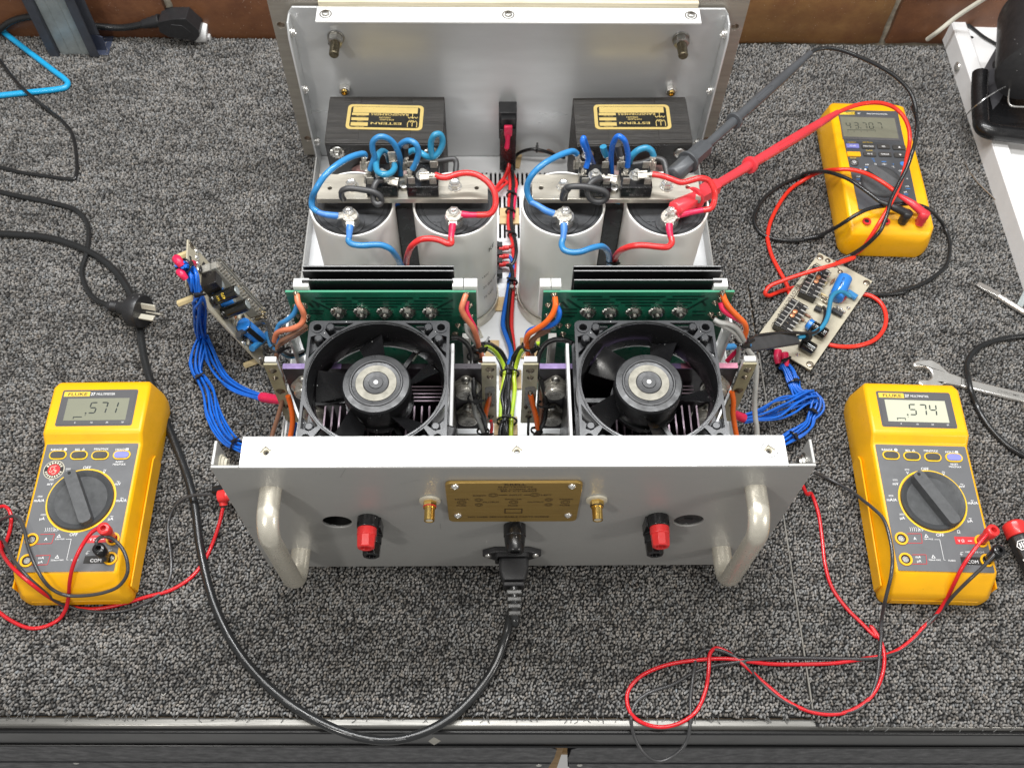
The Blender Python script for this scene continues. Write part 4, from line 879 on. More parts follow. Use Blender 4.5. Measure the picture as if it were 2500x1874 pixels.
# --- cooling fans
_fan = {}
def fan(cx, rotblade):
    f = link('cooling_fan', None, amp, loc=(cx, 97.8, 0)); ZT, ZB = 172.5, 135.0; h = 59.7
    if not _fan:
        # outer square frame: top and bottom rims with the round throat and corner pockets
        pk = []
        def pocket(sx, sy):
            q = [(57.4, 22), (57.4, 43.5), (50.5, 46.0), (43.6, 41.2), (51.0, 31.5)]; q2 = [(22, 57.4), (43.5, 57.4), (46.0, 50.5), (41.2, 43.6), (31.5, 51.0)]
            q3 = [(57.6-.0, 47.2), (56.8, 47.2)]
            for P_ in (q, q2):
                L_ = [(a*sx, b*sy) for a, b in P_]
                ar = sum(L_[i][0]*L_[(i+1) % 5][1]-L_[(i+1) % 5][0]*L_[i][1] for i in range(5))
                pk.append(L_ if ar > 0 else L_[::-1])
        for sx in (-1, 1):
            for sy in (-1, 1): pocket(sx, sy)
        holes = [circ(0, 0, 56.6, 72)]+pk+[circ(sx*52.4, sy*52.4, 3.4, 16) for sx in (-1, 1) for sy in (-1, 1)]
        m = M(); m.plate(rrect(-h, h, -h, h, 4.5, 4), holes, (0, 0, ZT-3.2), (1, 0, 0), (0, 1, 0), 3.2)
        m.plate(rrect(-h, h, -h, h, 4.5, 4), [circ(0, 0, 57.2, 72)]+[circ(sx*52.4, sy*52.4, 3.4, 16) for sx in (-1, 1) for sy in (-1, 1)], (0, 0, ZB), (1, 0, 0), (0, 1, 0), 3.2)
        for sx in (-1, 1):
            for sy in (-1, 1):
                m.lathe((sx*52.4, sy*52.4, ZB+3), (0, 0, 1), [(0, 5.6), (ZT-ZB-5, 5.6), (ZT-ZB-2.2, 5.4), (ZT-ZB-2.2, 3.5), (2, 3.4)], 20, cap0=False, cap1=False)
                for a, b in ((42, 51.0), (51.0, 42)): m.lathe((sx*(a-.4), sy*(b+2.2 if b > a else b), ZT-6), (0, 0, 1), [(0, 3.9), (6.2, 3.7), (7.0, 2.8)], 16)
                m.plate([(sx*x, sy*y) for x, y in ((30, 58.9), (58.9, 58.9), (58.9, 30))][::(1 if sx*sy < 0 else -1)], [], (0, 0, ZT-9), (1, 0, 0), (0, 1, 0), 1.4)
        _fan['frame'] = mesh('frame', m, T['fan_face'], 30)
        m = M(); m.lathe((0, 0, ZB), (0, 0, 1), [(0, 57.2), (0, 59.4), (ZT-ZB+.3, 59.4) if False else (34, 59.0), (ZT-ZB+.9, 58.6), (ZT-ZB+.9, 57.3), (33, 55.6), (25, 54.2), (8, 54.0), (0, 57.2)], 96, cap0=False, cap1=False); _fan['throat'] = mesh('throat', m, T['fan_in'], 40)
        m = M(); m.lathe((0, 0, ZB+1), (0, 0, 1), [(0, 26), (13, 27.5), (20, 27.5), (20, 28.6), (31.5, 28.4), (33.2, 27.2), (33.6, 22.4), (34.2, 21.8), (34.2, 20.6), (33.2, 20.0), (33.0, 17.2), (33.5, 16.8), (33.5, .5)], 64, cap1=False); _fan['hub'] = mesh('hub', m, T['hub'], 28)
        m = M(); m.ring((0, 0, ZB+34.62), (1, 0, 0), (0, 1, 0), 10.6, 16.9, n=64); _fan['label'] = mesh('hub_label', m, T['hub_paper'], 28)
        m = M(); m.lathe((0, 0, ZB+32), (0, 0, 1), [(0, 11.0), (3.0, 10.8), (3.4, 10.0), (3.2, 6.0), (3.8, 5.6), (3.8, 2.0)], 48); _fan['cap'] = mesh('hub_cap', m, T['hub'], 28)
        m = M(); m.lathe((0, 0, ZB+35.7), (0, 0, 1), [(0, 1.9), (.5, 1.8), (.8, 1)], 20); _fan['dot'] = mesh('spindle', m, T['white_dot'], 28)
        m = M(); ni, nj = 8, 6; top = []; bot = []
        for j in range(nj+1):
            r = 27.8+(53.2-27.8)*j/nj; sweep = 10*math.sin(j/nj*1.4)
            for i in range(ni+1):
                u = i/ni; a = R(-13+26*u*(1-.10*j/nj)+sweep); z = ZB+26-17*u-1.5*math.sin(u*math.pi)
                top.append((r*math.cos(a), r*math.sin(a), z)); bot.append((r*math.cos(a), r*math.sin(a), z-1.4))
        n1 = len(top); ff = []
        for j in range(nj):
            for i in range(ni):
                a = j*(ni+1)+i; ff.append((a, a+1, a+ni+2, a+ni+1)); ff.append((n1+a, n1+a+ni+1, n1+a+ni+2, n1+a+1))
        ring_ = list(range(ni+1))+[j*(ni+1)+ni for j in range(1, nj+1)]+[nj*(ni+1)+i for i in range(ni-1, -1, -1)]+[j*(ni+1) for j in range(nj-1, 0, -1)]
        for i in range(len(ring_)): a, b = ring_[i], ring_[(i+1) % len(ring_)]; ff.append((b, a, n1+a, n1+b))
        m.add(top+bot, ff); _fan['blade'] = mesh('blade', m, T['fan_in'], 40)
        m = M()
        for a in (60, 180, 300): 
            ca, sa = math.cos(R(a)), math.sin(R(a)); m.obox((ca*42, sa*42, ZB+2.5), (ca*14, sa*14, 0), (-sa*2, ca*2, 0), (0, 0, 2))
        m.lathe((0, 0, ZB), (0, 0, 1), [(0, 29), (5, 29)], 40); _fan['spider'] = mesh('motor_mount', m, T['fan_in'], 30)
    link('frame', _fan['frame'], f, bevel=.35); link('throat', _fan['throat'], f); link('hub', _fan['hub'], f); link('hub_label', _fan['label'], f); link('hub_cap', _fan['cap'], f); link('spindle', _fan['dot'], f); link('motor_mount', _fan['spider'], f)
    for k in range(5): link('blade', _fan['blade'], f, rot=(0, 0, rotblade+2*math.pi*k/5))
    return f
f1 = fan(-112.8, R(20)); f2 = fan(112.9, R(-12))
m = M(); p = F.z(1660, 1545, 150); m.obox((60.5, -41, 152), (5, -1.6, 0), (2.0, 6.5, 0), (0, 0, 9)); obj('wire_exit', m, T['satin'], f1, bevel=2.2)
# ================================================================ wiring inside the amplifier
def wire(name, path, r, mt, n=10, sub=6, parent=None):
    m = M(); m.tube(path, r, n, sub); return obj(name, m, T[mt], parent or amp, smooth=60)
def crimp(c, d, up=(0, -.5, 1), size=1.0, name='spade_connector'):
    """tinned push-on connector: flattened barrel with a crimp; c is its middle, d points to the wire"""
    d = nrm(d); u = nrm(np.asarray(up, float)-d*np.dot(up, d)); s = np.cross(u, d); c = np.asarray(c, float); m = M()
    m.obox(c-d*4.6*size, s*3.7*size, d*4.2*size, u*1.1*size)
    for k in (-1, 1): m.tube([c-d*8.6*size+s*k*2.6*size+u*.6, c-d*.6*size+s*k*2.6*size+u*.6], 1.25*size, 8, smooth=False)
    m.tube([c-d*.8*size, c+d*1.5*size, c+d*3*size, c+d*5.4*size], 2.5*size, 10, 2, taper=([0, .35, .6, 1], [1, .8, 1.08, .85]))
    for k in range(6):
        a = random.uniform(0, 6.28); q = c+d*random.uniform(-1, 5)*size+(s*math.cos(a)+u*math.sin(a))*2.3*size; m.lathe(q, u, [(-.5, .3), (0, .9), (.6, .4)], 6)
    return obj(name, m, T['tin'], amp, smooth=50)
def ringlug(c, d, mt_sleeve, path, r=2.9, tongue=10):
    """ring terminal under a screw at c with an insulating sleeve along path"""
    c = np.asarray(c, float); d = nrm(np.array(path[0])-c); m = M(); s = nrm(np.cross((0, 0, 1), d)); o = c
    m.plate([(a, b) for a, b in circ(0, 0, 7.0, 20)], [], o-(0, 0, .5), (1, 0, 0), (0, 1, 0), 1.0)
    e = np.array(path[0]); m.obox((c+e)/2+d*1.5, d*(np.linalg.norm(e-c)/2), s*3.6, (0, 0, .5))
    obj('ring_lug', m, T['tin'], amp)
    m = M(); m.tube(path, r, 12, 5, taper=([0, .45, .55, 1], [1.12, 1.05, .95, .88])); return obj('lug_sleeve', m, T[mt_sleeve], amp, smooth=60)

tz = 172.5
# ---- left supply (K crop)
k = K.path
ringlug(K.z(545, 855, tz), None, 'blue_sleeve', k([(425, 872, 173), (340, 865, 174), (250, 848, 175), (190, 825, 176)]))
wire('blue_wire', k([(200, 828, 176), (145, 780, 178), (140, 690, 184), (180, 590, 196), (270, 450, 204), (380, 345, 206), (520, 255, 203), (640, 210, 199), (705, 205, 196), (712, 245, 192)]), 2.9, 'blue', 12)
crimp(K.z(702, 285, 190), (.05, .3, 1))
wire('blue_wire', k([(1098, 430, 176), (1098, 330, 186), (1075, 190, 205), (1010, 75, 218), (930, 22, 225), (860, 20, 226), (800, 70, 222), (795, 160, 214), (815, 230, 207), (790, 310, 200), (768, 375, 194)]), 2.7, 'blue', 12)
crimp(K.z(745, 430, 189), (.1, .3, 1))
wire('teal_wire', k([(975, 280, 178), (950, 205, 188), (900, 175, 196), (855, 215, 200), (832, 310, 201), (850, 395, 202), (915, 425, 203), (985, 412, 201), (1030, 360, 199), (1030, 320, 196)]), 2.9, 'teal', 12)
crimp(K.z(1018, 275, 193), (.1, -.3, -1), up=(0, -1, .2))
wire('blue_wire', k([(1040, 260, 180), (1055, 180, 198), (1110, 90, 214), (1190, 60, 221), (1260, 95, 220), (1290, 185, 212), (1265, 290, 203), (1225, 370, 196)]), 2.7, 'blue', 12)
crimp(K.z(1195, 430, 189), (.1, .3, 1))
wire('teal_wire', k([(1170, 195, 190), (1240, 165, 193), (1320, 195, 194), (1390, 235, 194), (1470, 225, 199), (1530, 150, 205), (1552, 60, 212), (1525, -5, 218), (1470, -5, 220), (1430, 60, 214), (1425, 150, 206), (1440, 225, 199)]), 2.9, 'teal', 12)
crimp(K.z(1455, 280, 192), (-.05, .3, 1))
wire('sleeve_end', k([(1148, 125, 206), (1145, 180, 200), (1150, 240, 194)]), 3.2, 'greysleeve', 12)
crimp(K.z(1157, 285, 191), (0, .3, 1))
wire('black_wire', k([(1200, 300, 184), (1350, 290, 183), (1500, 283, 184), (1620, 262, 185), (1680, 262, 185), (1698, 300, 183), (1692, 390, 180), (1688, 480, 178)]), 2.7, 'greysleeve', 10)
crimp(K.z(965, 490, 193), (-1, .15, .1))
wire('black_wire', k([(900, 480, 195), (845, 500, 196), (810, 560, 195), (800, 640, 191), (815, 720, 187), (855, 748, 186), (890, 715, 187), (875, 660, 192), (800, 612, 196), (700, 592, 197), (590, 578, 197), (510, 580, 197), (465, 605, 194), (462, 660, 186), (480, 690, 180)]), 2.8, 'greysleeve', 12)
wire('red_wire', k([(1470, 430, 195), (1520, 450, 195), (1590, 458, 195), (1690, 428, 196), (1800, 410, 197), (1920, 430, 196), (2030, 500, 193), (2100, 590, 189), (2125, 690, 184), (2115, 780, 179), (2070, 845, 175), (1990, 862, 173), (1920, 862, 173)]), 2.9, 'red', 12)
crimp(K.z(1410, 440, 195), (1, .1, 0))
ringlug(K.z(1668, 850, tz), None, 'pink', k([(1755, 855, 173), (1830, 862, 173), (1930, 862, 173)]))
ringlug(K.z(548, 870, tz+.8), None, 'blue_sleeve', k([(552, 975, 172), (545, 1040, 170), (540, 1110, 167)]), 3.1)
wire('blue_wire', k([(540, 1100, 167), (535, 1140, 166), (570, 1175, 166), (680, 1192, 166), (800, 1185, 166), (900, 1190, 164), (980, 1225, 160), (1045, 1300, 148), (1095, 1390, 130), (1125, 1460, 112), (1135, 1540, 95)]), 2.9, 'blue', 12)
ringlug(K.z(1668, 865, tz+.8), None, 'pink', k([(1662, 955, 172), (1650, 1040, 169), (1640, 1130, 166)]), 3.1)
wire('red_wire', k([(1640, 1110, 167), (1645, 1165, 166), (1610, 1172, 167), (1520, 1135, 168), (1420, 1118, 168), (1310, 1130, 167), (1225, 1190, 160), (1175, 1290, 143), (1158, 1400, 118), (1160, 1520, 95)]), 2.9, 'red', 12)
# ---- right supply (L crop)
k = L.path
ringlug(L.z(568, 745, tz), None, 'blue_sleeve', k([(475, 745, 173), (400, 715, 175), (320, 665, 177), (250, 630, 179)]))
wire('blue_wire', k([(262, 638, 178), (225, 560, 184), (225, 470, 192), (270, 375, 201), (370, 280, 207), (480, 215, 206), (590, 168, 203), (660, 155, 200), (692, 180, 196)]), 2.9, 'blue', 12)
crimp(L.z(700, 240, 190), (0, .3, 1))
wire('blue_wire', k([(845, 270, 176), (815, 190, 194), (775, 80, 217), (755, 28, 226), (748, 60, 224), (765, 120, 217), (790, 180, 208), (798, 240, 201), (778, 310, 195)]), 2.6, 'blue2', 12)
crimp(L.z(752, 370, 189), (.1, .3, 1))
wire('sleeve_end', k([(942, 108, 206), (950, 150, 201), (972, 195, 195)]), 3.2, 'teal', 12)
crimp(L.z(988, 240, 191), (-.1, .3, 1))
wire('blue_wire', k([(1020, 370, 176), (1018, 270, 188), (1018, 170, 203), (1040, 70, 219), (1085, 10, 228), (1135, 40, 226), (1165, 120, 216), (1178, 210, 206), (1172, 300, 196)]), 2.6, 'blue2', 12)
crimp(L.z(1150, 365, 189), (.1, .3, 1))
wire('sleeve_end', k([(1078, 95, 206), (1088, 150, 200), (1105, 210, 194)]), 3.2, 'greysleeve', 12)
crimp(L.z(1113, 250, 191), (0, .3, 1))
wire('teal_wire', k([(1188, 280, 182), (1205, 210, 194), (1270, 145, 201), (1350, 122, 203), (1400, 150, 200), (1420, 200, 195)]), 3.0, 'teal', 12)
crimp(L.z(1408, 250, 191), (.02, .3, 1))
wire('black_wire', k([(1200, 285, 180), (1320, 262, 182), (1440, 225, 184), (1510, 245, 184), (1535, 310, 182), (1550, 400, 179)]), 2.9, 'greysleeve', 10)
crimp(L.z(975, 405, 193), (-1, .15, .1))
wire('black_wire', k([(920, 408, 196), (860, 425, 198), (810, 470, 197), (795, 540, 193), (820, 600, 188), (880, 630, 186), (945, 620, 187), (978, 580, 191), (960, 540, 195), (880, 510, 198), (780, 490, 200), (680, 485, 200), (610, 495, 198), (580, 530, 192)]), 2.9, 'greysleeve', 12)
wire('sleeve_end', k([(605, 500, 197), (578, 535, 191), (565, 600, 181)]), 3.8, 'greysleeve', 12)
wire('red_wire', k([(1410, 372, 195), (1490, 385, 196), (1580, 415, 195), (1680, 448, 194), (1770, 430, 195), (1860, 408, 196), (1940, 430, 193), (1990, 510, 188), (1998, 600, 181), (1965, 690, 175), (1890, 712, 173)]), 2.8, 'red', 12)
crimp(L.z(1362, 375, 195), (1, .05, 0))
ringlug(L.z(1570, 765, tz), None, 'pink', k([(1640, 760, 172), (1740, 738, 172), (1890, 710, 173)]))
ringlug(L.z(572, 765, tz+.8), None, 'blue_sleeve', k([(568, 840, 172), (570, 910, 170), (560, 985, 167)]), 3.1)
wire('blue_wire', k([(562, 975, 167), (548, 1030, 166), (570, 1085, 166), (640, 1110, 166), (730, 1105, 166), (830, 1070, 165), (920, 1052, 162), (975, 1085, 152), (998, 1150, 134), (1000, 1250, 108), (990, 1330, 90)]), 2.9, 'blue', 12)
ringlug(L.z(1560, 780, tz+.8), None, 'pink', k([(1568, 845, 172), (1570, 910, 170), (1588, 985, 167)]), 3.1)
wire('red_wire', k([(1588, 970, 168), (1590, 1020, 167), (1555, 1058, 167), (1460, 1058, 168), (1340, 1045, 167), (1220, 1050, 164), (1120, 1085, 154), (1065, 1140, 136), (1042, 1210, 116), (1038, 1300, 92)]), 2.9, 'red', 12)
def tie(path_c, d, r, name='cable_tie', tail=None, parent=None):
    c = np.asarray(path_c, float); x, y, z = frame(d); m = M()
    ringp = [c+(x*math.cos(a)+y*math.sin(a))*r for a in np.linspace(0, 2*math.pi, 17)]
    m.tube(ringp, .8, 6, smooth=False, flat=1.6); u = nrm(np.array([0.2, -.3, 1])-z*np.dot(z, [0.2, -.3, 1])); h = c+u*(r+.8); m.obox(h, nrm(np.cross(u, z))*2.2, u*1.6, z*1.7)
    tl = tail or random.uniform(2, 5); m.obox(h+nrm(np.cross(u, z))*(2+tl/2)+u*.4, nrm(np.cross(u, z))*tl, u*.4, z*1.1)
    return obj(name, m, T['tie'], parent or amp)
tie(L.z(1025, 1185, 122), (0, -.4, -1), 6)
# dark jumble of wires down between the capacitors
for i, (cr, q, mt) in enumerate(((K, ((1065, 760, 150), (1075, 950, 110), (1110, 1150, 70), (1120, 1350, 40)), 'blue2'), (K, ((1100, 760, 140), (1110, 1000, 90), (1125, 1300, 40)), 'blackw'), (L, ((1075, 650, 150), (1065, 800, 110), (1045, 1000, 70), (1040, 1100, 50)), 'teal'), (L, ((1045, 680, 150), (1030, 850, 100), (1050, 1050, 50)), 'blackw'), (L, ((1090, 700, 140), (1085, 850, 105), (1050, 1050, 70)), 'blue2'), (K, ((1160, 750, 140), (1165, 1000, 90), (1160, 1300, 40)), 'blackw'), (L, ((1000, 690, 130), (1000, 900, 80), (1010, 1100, 40)), 'blackw'))):
    wire({'blue2': 'blue_wire', 'blackw': 'black_wire', 'teal': 'teal_wire'}[mt], cr.path(q), 2.6, mt)
for cx in (-100, 99): m = M(); m.box(cx-9, cx+9, 300, 330, 4, 150); obj('dark_block', m, T['core_black'], amp, bevel=1)  # plain black block filling the gap in each pair of cans

# ---- centre loom
c = CS.path
def pinksleeve(p, r): m = M(); m.tube(p, r, 12, 4, taper=([0, .3, .5, 1], [1.0, 1.0, .8, .9]), flat=.8); return obj('spade_sleeve', m, T['pink'], amp, smooth=60)
m = M(); m.obox(CS.y(255, 285, 475.5), (4.6, 0, 0), (0, 2.2, 0), (0, 0, 7)); obj('spade_sleeve', m, T['pink'], amp, bevel=1.0)
pinksleeve([CS.y(253, 315, 475), CS.y(250, 350, 473), CS.y(250, 385, 471), CS.y(242, 440, 468)], 3.3)
pinksleeve(c([(215, 480, 20), (205, 530, 14), (235, 570, 10)]), 3.8)
wire('red_wire', [CS.y(243, 430, 468)]+c([(232, 480, 26), (205, 520, 18), (225, 575, 14), (255, 630, 12), (270, 720, 11), (272, 800, 10), (262, 900, 10), (262, 1000, 11), (255, 1080, 10), (265, 1180, 10), (290, 1255, 10), (292, 1300, 11), (265, 1312, 12)]), 2.1, 'red')
wire('red_wire', c([(258, 460, 32), (272, 540, 22), (262, 620, 16), (230, 690, 14), (170, 760, 18), (130, 810, 22)]), 1.7, 'red')
wire('red_wire', c([(262, 520, 24), (255, 610, 18), (215, 700, 15), (160, 770, 18), (155, 820, 20), (215, 770, 14), (245, 740, 13), (225, 722, 13), (180, 765, 16), (140, 830, 20)]), 1.7, 'red')
wire('red_wire', c([(285, 500, 26), (292, 570, 18), (285, 630, 14), (310, 690, 13), (328, 750, 12), (320, 830, 11), (310, 930, 10)]), 1.8, 'red')
wire('maroon_sleeve', c([(314, 800, 12), (312, 870, 12), (300, 960, 11), (292, 1060, 11)]), 2.6, 'pink')
wire('black_wire', c([(275, 420, 40), (282, 520, 22), (292, 640, 15), (300, 760, 15), (292, 860, 15), (285, 960, 15), (282, 1080, 14), (295, 1180, 14), (318, 1260, 14), (326, 1360, 14), (308, 1430, 13), (285, 1470, 12)]), 2.0, 'blackw')
wire('red_wire', c([(298, 1230, 9), (300, 1350, 9), (312, 1450, 9), (305, 1560, 10), (300, 1640, 10)])+CE.path([(545, 40, 10), (550, 150, 10), (565, 270, 10), (575, 380, 10), (565, 480, 11), (540, 600, 12), (520, 760, 12), (490, 1000, 12), (470, 1300, 12), (460, 1600, 12)]), 2.3, 'red')
wire('blue_wire', c([(258, 1390, 12), (280, 1410, 12), (298, 1470, 11), (300, 1530, 10)]), 1.9, 'blue2')
wire('black_wire', c([(240, 1465, 12), (272, 1475, 13), (292, 1530, 14), (288, 1600, 14), (275, 1680, 13)])+CE.path([(495, 60, 12), (520, 200, 12), (545, 330, 12), (555, 450, 13), (530, 560, 16), (520, 760, 17), (500, 1000, 17), (490, 1300, 16), (480, 1600, 14)]), 2.2, 'blackw')
wire('blue_wire', c([(285, 1540, 9), (265, 1600, 10), (260, 1660, 10)])+CE.path([(430, 20, 11), (440, 120, 12), (490, 260, 12), (530, 380, 13), (540, 480, 15), (515, 590, 16), (500, 680, 16), (495, 900, 14)]), 2.5, 'blue2')
for q in ((1, 1, 200, 1320), (2, 1, 190, 1395), (3, 1, 185, 1462)):
    y = q[3]; m = M(); m.tube(c([(175, y, 12), (215, y, 12), (222, y-2, 12), (262, y-4, 12)]), 3.0, 10, 3, taper=([0, .4, .5, .62, 1], [1, 1, .7, 1, .85])); obj('spade_sleeve', m, T['red'], amp, smooth=60)
m = M(); p = CS.z(165, 1440, 14); a_ = CS.z(165, 1250, 14); b_ = CS.z(165, 1600, 10); m.box(p[0]-5, p[0]+1, b_[1], a_[1], 3.6, 13)
for y in (1285, 1355, 1425, 1530): q = CS.z(172, y, 16); m.box(q[0]-3, q[0]+4, q[1]-3, q[1]+3, 8, 17)
obj('terminal_strip', m, T['satin'], amp, bevel=.5)
for (x, y, zz, rr) in ((285, 855, 13, 5.5), (275, 1000, 13, 5), (288, 1205, 12, 4.6), (292, 1620, 12, 5)): tie(CS.z(x, y, zz), (0.05, 1, 0), rr)
for q in ((180, 975, 348, 1112),): a = CS.z(q[0], q[3], 4); b = CS.z(q[2], q[1], 4); m = M(); m.box(a[0], b[0], a[1], b[1], 3.7, 6.4); obj('adhesive_pad', m, T['pad'], amp, bevel=.4)
m = M(); a = CS.z(200, 620, 4); b = CS.z(365, 470, 4); m.plate([(-11.5, -12), (11.5, -12), (11.5, 12), (-11.5, 12)], [], ((a[0]+b[0])/2, (a[1]+b[1])/2, 3.7), (math.cos(-.15), math.sin(-.15), 0), (-math.sin(-.15), math.cos(-.15), 0), 2.6); obj('adhesive_pad', m, T['pad'], amp, bevel=.4)
for q in ((190, 290, 378, 510), (665, 255, 935, 525), (380, 690, 675, 942), (310, 1320, 625, 1568)):
    a = CE.z(q[0], q[3], 4); b = CE.z(q[2], q[1], 4); m = M(); m.box(a[0], b[0], a[1], b[1], 3.7, 6.2); obj('adhesive_pad', m, T['pad'], amp, bevel=.4)
for u0, v0, u1, v1 in ((1211, 727, 1236, 760),): a = pz(u0, v1, 4); b = pz(u1, v0, 4); m = M(); m.box(a[0]-3, b[0]+4, a[1], b[1], 3.7, 6.2); obj('adhesive_pad', m, T['pad'], amp, bevel=.4)
wire('black_wire', c([(310, 530, 10), (335, 495, 18), (400, 462, 26), (480, 450, 30), (577, 468, 28)])+C3.path([(400, 1400, 20), (470, 1420, 12)]), 2.0, 'blackw')
wire('tan_wire', c([(480, 458, 28), (577, 474, 27)])+C3.path([(330, 1350, 24), (400, 1392, 18), (470, 1410, 10)]), 1.3, 'brown')
tie(CS.z(508, 450, 30), (1, -.1, 0), 3.4)
# earth and speaker bundle
e = CE.path
def bundle(paths_r, mt, name, base, n, spread, r, seed):
    rr = random.Random(seed)
    for i in range(n):
        a = 2*math.pi*i/n+rr.uniform(-.3, .3); rad = spread*(1 if i else .2); pts = []
        for j, p in enumerate(base):
            f = .75+.35*math.sin(j*1.7+i); pts.append((p[0]+math.cos(a)*rad*f, p[1], p[2]+math.sin(a)*rad*f*.8))
        wire(name, pts, r, mt, 8, 5)
main = e([(505, 640, 14), (500, 760, 15), (495, 900, 15), (480, 1050, 15), (475, 1200, 15), (460, 1350, 15), (450, 1500, 14), (450, 1650, 14)])
bundle(None, 'blackw', 'black_wire', main, 7, 4.6, 1.9, 3)
left_in = e([(130, 345, 62), (200, 345, 50), (300, 395, 34), (385, 470, 22), (440, 580, 15), (470, 690, 14)])
right_in = e([(880, 370, 62), (780, 360, 52), (700, 380, 40), (630, 460, 26), (575, 570, 16), (545, 690, 14)])
for i, (dx, dz) in enumerate(((0, 2.6), (2.8, .5), (-2.6, -1.6))):
    wire('black_wire', [(p[0]+dx, p[1]+dx*.6, p[2]+dz) for p in left_in], 1.9, 'blackw', 8); wire('black_wire', [(p[0]+dx, p[1]-dx*.6, p[2]+dz) for p in right_in], 1.9, 'blackw', 8)
wire('earth_wire', e([(160, 355, 60), (240, 375, 48), (330, 440, 33), (400, 540, 22), (450, 650, 16), (455, 760, 15), (430, 900, 14), (410, 1050, 14), (405, 1200, 14), (395, 1350, 14)]), 2.2, 'yellow_g')
wire('earth_wire', e([(940, 320, 66), (860, 335, 62), (760, 380, 48), (690, 420, 38), (640, 520, 26), (605, 640, 18), (580, 760, 16), (590, 900, 15), (580, 1050, 15), (560, 1200, 15), (545, 1350, 15), (540, 1500, 14), (540, 1650, 14)]), 2.2, 'yellow_g')
tie(CE.z(520, 730, 15), (0, 1, 0), 9.5); tie(CE.z(480, 1370, 14), (0, 1, 0), 10); tie(CE.z(205, 360, 50), (1, -.5, 0), 6.5); tie(CE.z(740, 390, 48), (1, .6, 0), 6.5); tie(CE.z(850, 365, 60), (1, .2, 0), 5.5)

# ---- wires on the left amplifier module
f = F.path
wire('orange_wire', PL.path([(998, 430, 187), (1005, 480, 186), (1035, 540, 181), (1050, 590, 174), (1030, 645, 168), (960, 682, 161), (890, 695, 156), (845, 720, 150), (830, 775, 140)]), 2.5, 'salmon', 12)
wire('blue_wire', PL.path([(1000, 510, 178), (975, 570, 171), (920, 620, 164), (865, 655, 156), (845, 720, 148), (860, 800, 136)]), 2.3, 'blue', 12)
wire('brown_wire', PL.path([(1070, 655, 160), (1000, 705, 156), (920, 750, 148), (860, 790, 138), (850, 850, 128), (845, 930, 116), (880, 1020, 104), (896, 1120, 92), (885, 1230, 78), (850, 1360, 62), (815, 1470, 50), (800, 1560, 44)]), 2.2, 'brown', 12)
wire('brown_wire', PL.path([(1070, 680, 156), (1000, 725, 150), (920, 770, 142), (870, 805, 134)]), 2.0, 'brown', 10)
wire('black_wire', PL.path([(1052, 850, 100), (1000, 875, 100), (940, 878, 105), (890, 850, 118), (870, 820, 130)]), 1.9, 'blackw', 8)
wire('teal_wire', PL.path([(1050, 865, 96), (990, 890, 98), (930, 890, 104), (885, 860, 116), (865, 825, 128)]), 2.0, 'teal', 8)
wire('orange_wire', PL.path([(930, 1185, 96), (955, 1270, 84), (965, 1380, 70), (950, 1480, 58), (935, 1560, 50)]), 2.5, 'orange', 12)
wire('blue_wire', PL.path([(985, 1390, 66), (970, 1480, 54), (960, 1570, 46)]), 2.2, 'blue2', 8)
tie(PL.z(850, 825, 132), (.2, -.4, -1), 6)
wire('orange_wire', f([(1765, 305, 187), (1738, 380, 185), (1725, 440, 181), (1760, 520, 173), (1820, 600, 162), (1860, 690, 148), (1882, 770, 132), (1885, 850, 116), (1905, 930, 104)]), 2.5, 'salmon', 12)
wire('pink_wire', f([(1778, 365, 181), (1768, 440, 177), (1800, 530, 169), (1845, 610, 158), (1868, 700, 144), (1885, 780, 128)]), 2.1, 'pink', 10)
wire('grey_wire', f([(1772, 580, 158), (1780, 650, 152), (1830, 725, 140), (1880, 790, 126), (1895, 870, 112), (1930, 950, 100)]), 2.2, 'greyw', 10)
wire('grey_wire', f([(1880, 800, 122), (1840, 790, 120), (1825, 830, 116), (1850, 890, 112), (1880, 860, 114)]), 2.0, 'greyw', 10)
wire('black_wire', f([(1620, 712, 138), (1690, 710, 136), (1750, 745, 132), (1795, 800, 127), (1822, 890, 120), (1825, 1000, 116), (1838, 1120, 112), (1842, 1240, 106), (1880, 1340, 92), (1930, 1450, 74), (1945, 1540, 58), (1925, 1640, 44)]), 2.3, 'blackw', 12)
wire('black_wire', f([(1850, 900, 118), (1845, 1000, 114), (1850, 1120, 110), (1846, 1250, 102), (1895, 1370, 86), (1945, 1480, 66), (1945, 1600, 48)]), 2.2, 'cord', 10)
wire('grey_wire', f([(1805, 900, 117), (1800, 1010, 113), (1800, 1120, 109), (1820, 1220, 104), (1840, 1320, 95), (1850, 1410, 84), (1890, 1500, 68), (1925, 1590, 52)]), 2.3, 'greyw', 10)
tie(F.z(1832, 885, 118), (0, -.3, -1), 5.2); tie(F.z(1838, 1275, 104), (0, -.3, -1), 5.2); tie(F.z(1925, 1590, 50), (0, -.5, -1), 5.5); tie(F.z(1880, 800, 126), (.2, -.4, -1), 5)
wire('orange_wire', f([(1992, 1235, 92), (1978, 1310, 80), (1955, 1400, 68), (1940, 1490, 58)]), 2.5, 'orange', 12)
wire('red_wire', f([(2000, 1490, 54), (2008, 1540, 46), (2000, 1620, 38), (1990, 1680, 30)]), 1.6, 'red', 8)
wire('orange_wire', CE.path([(120, 400, 112), (150, 480, 112), (190, 560, 112)]), 2.0, 'salmon', 8)
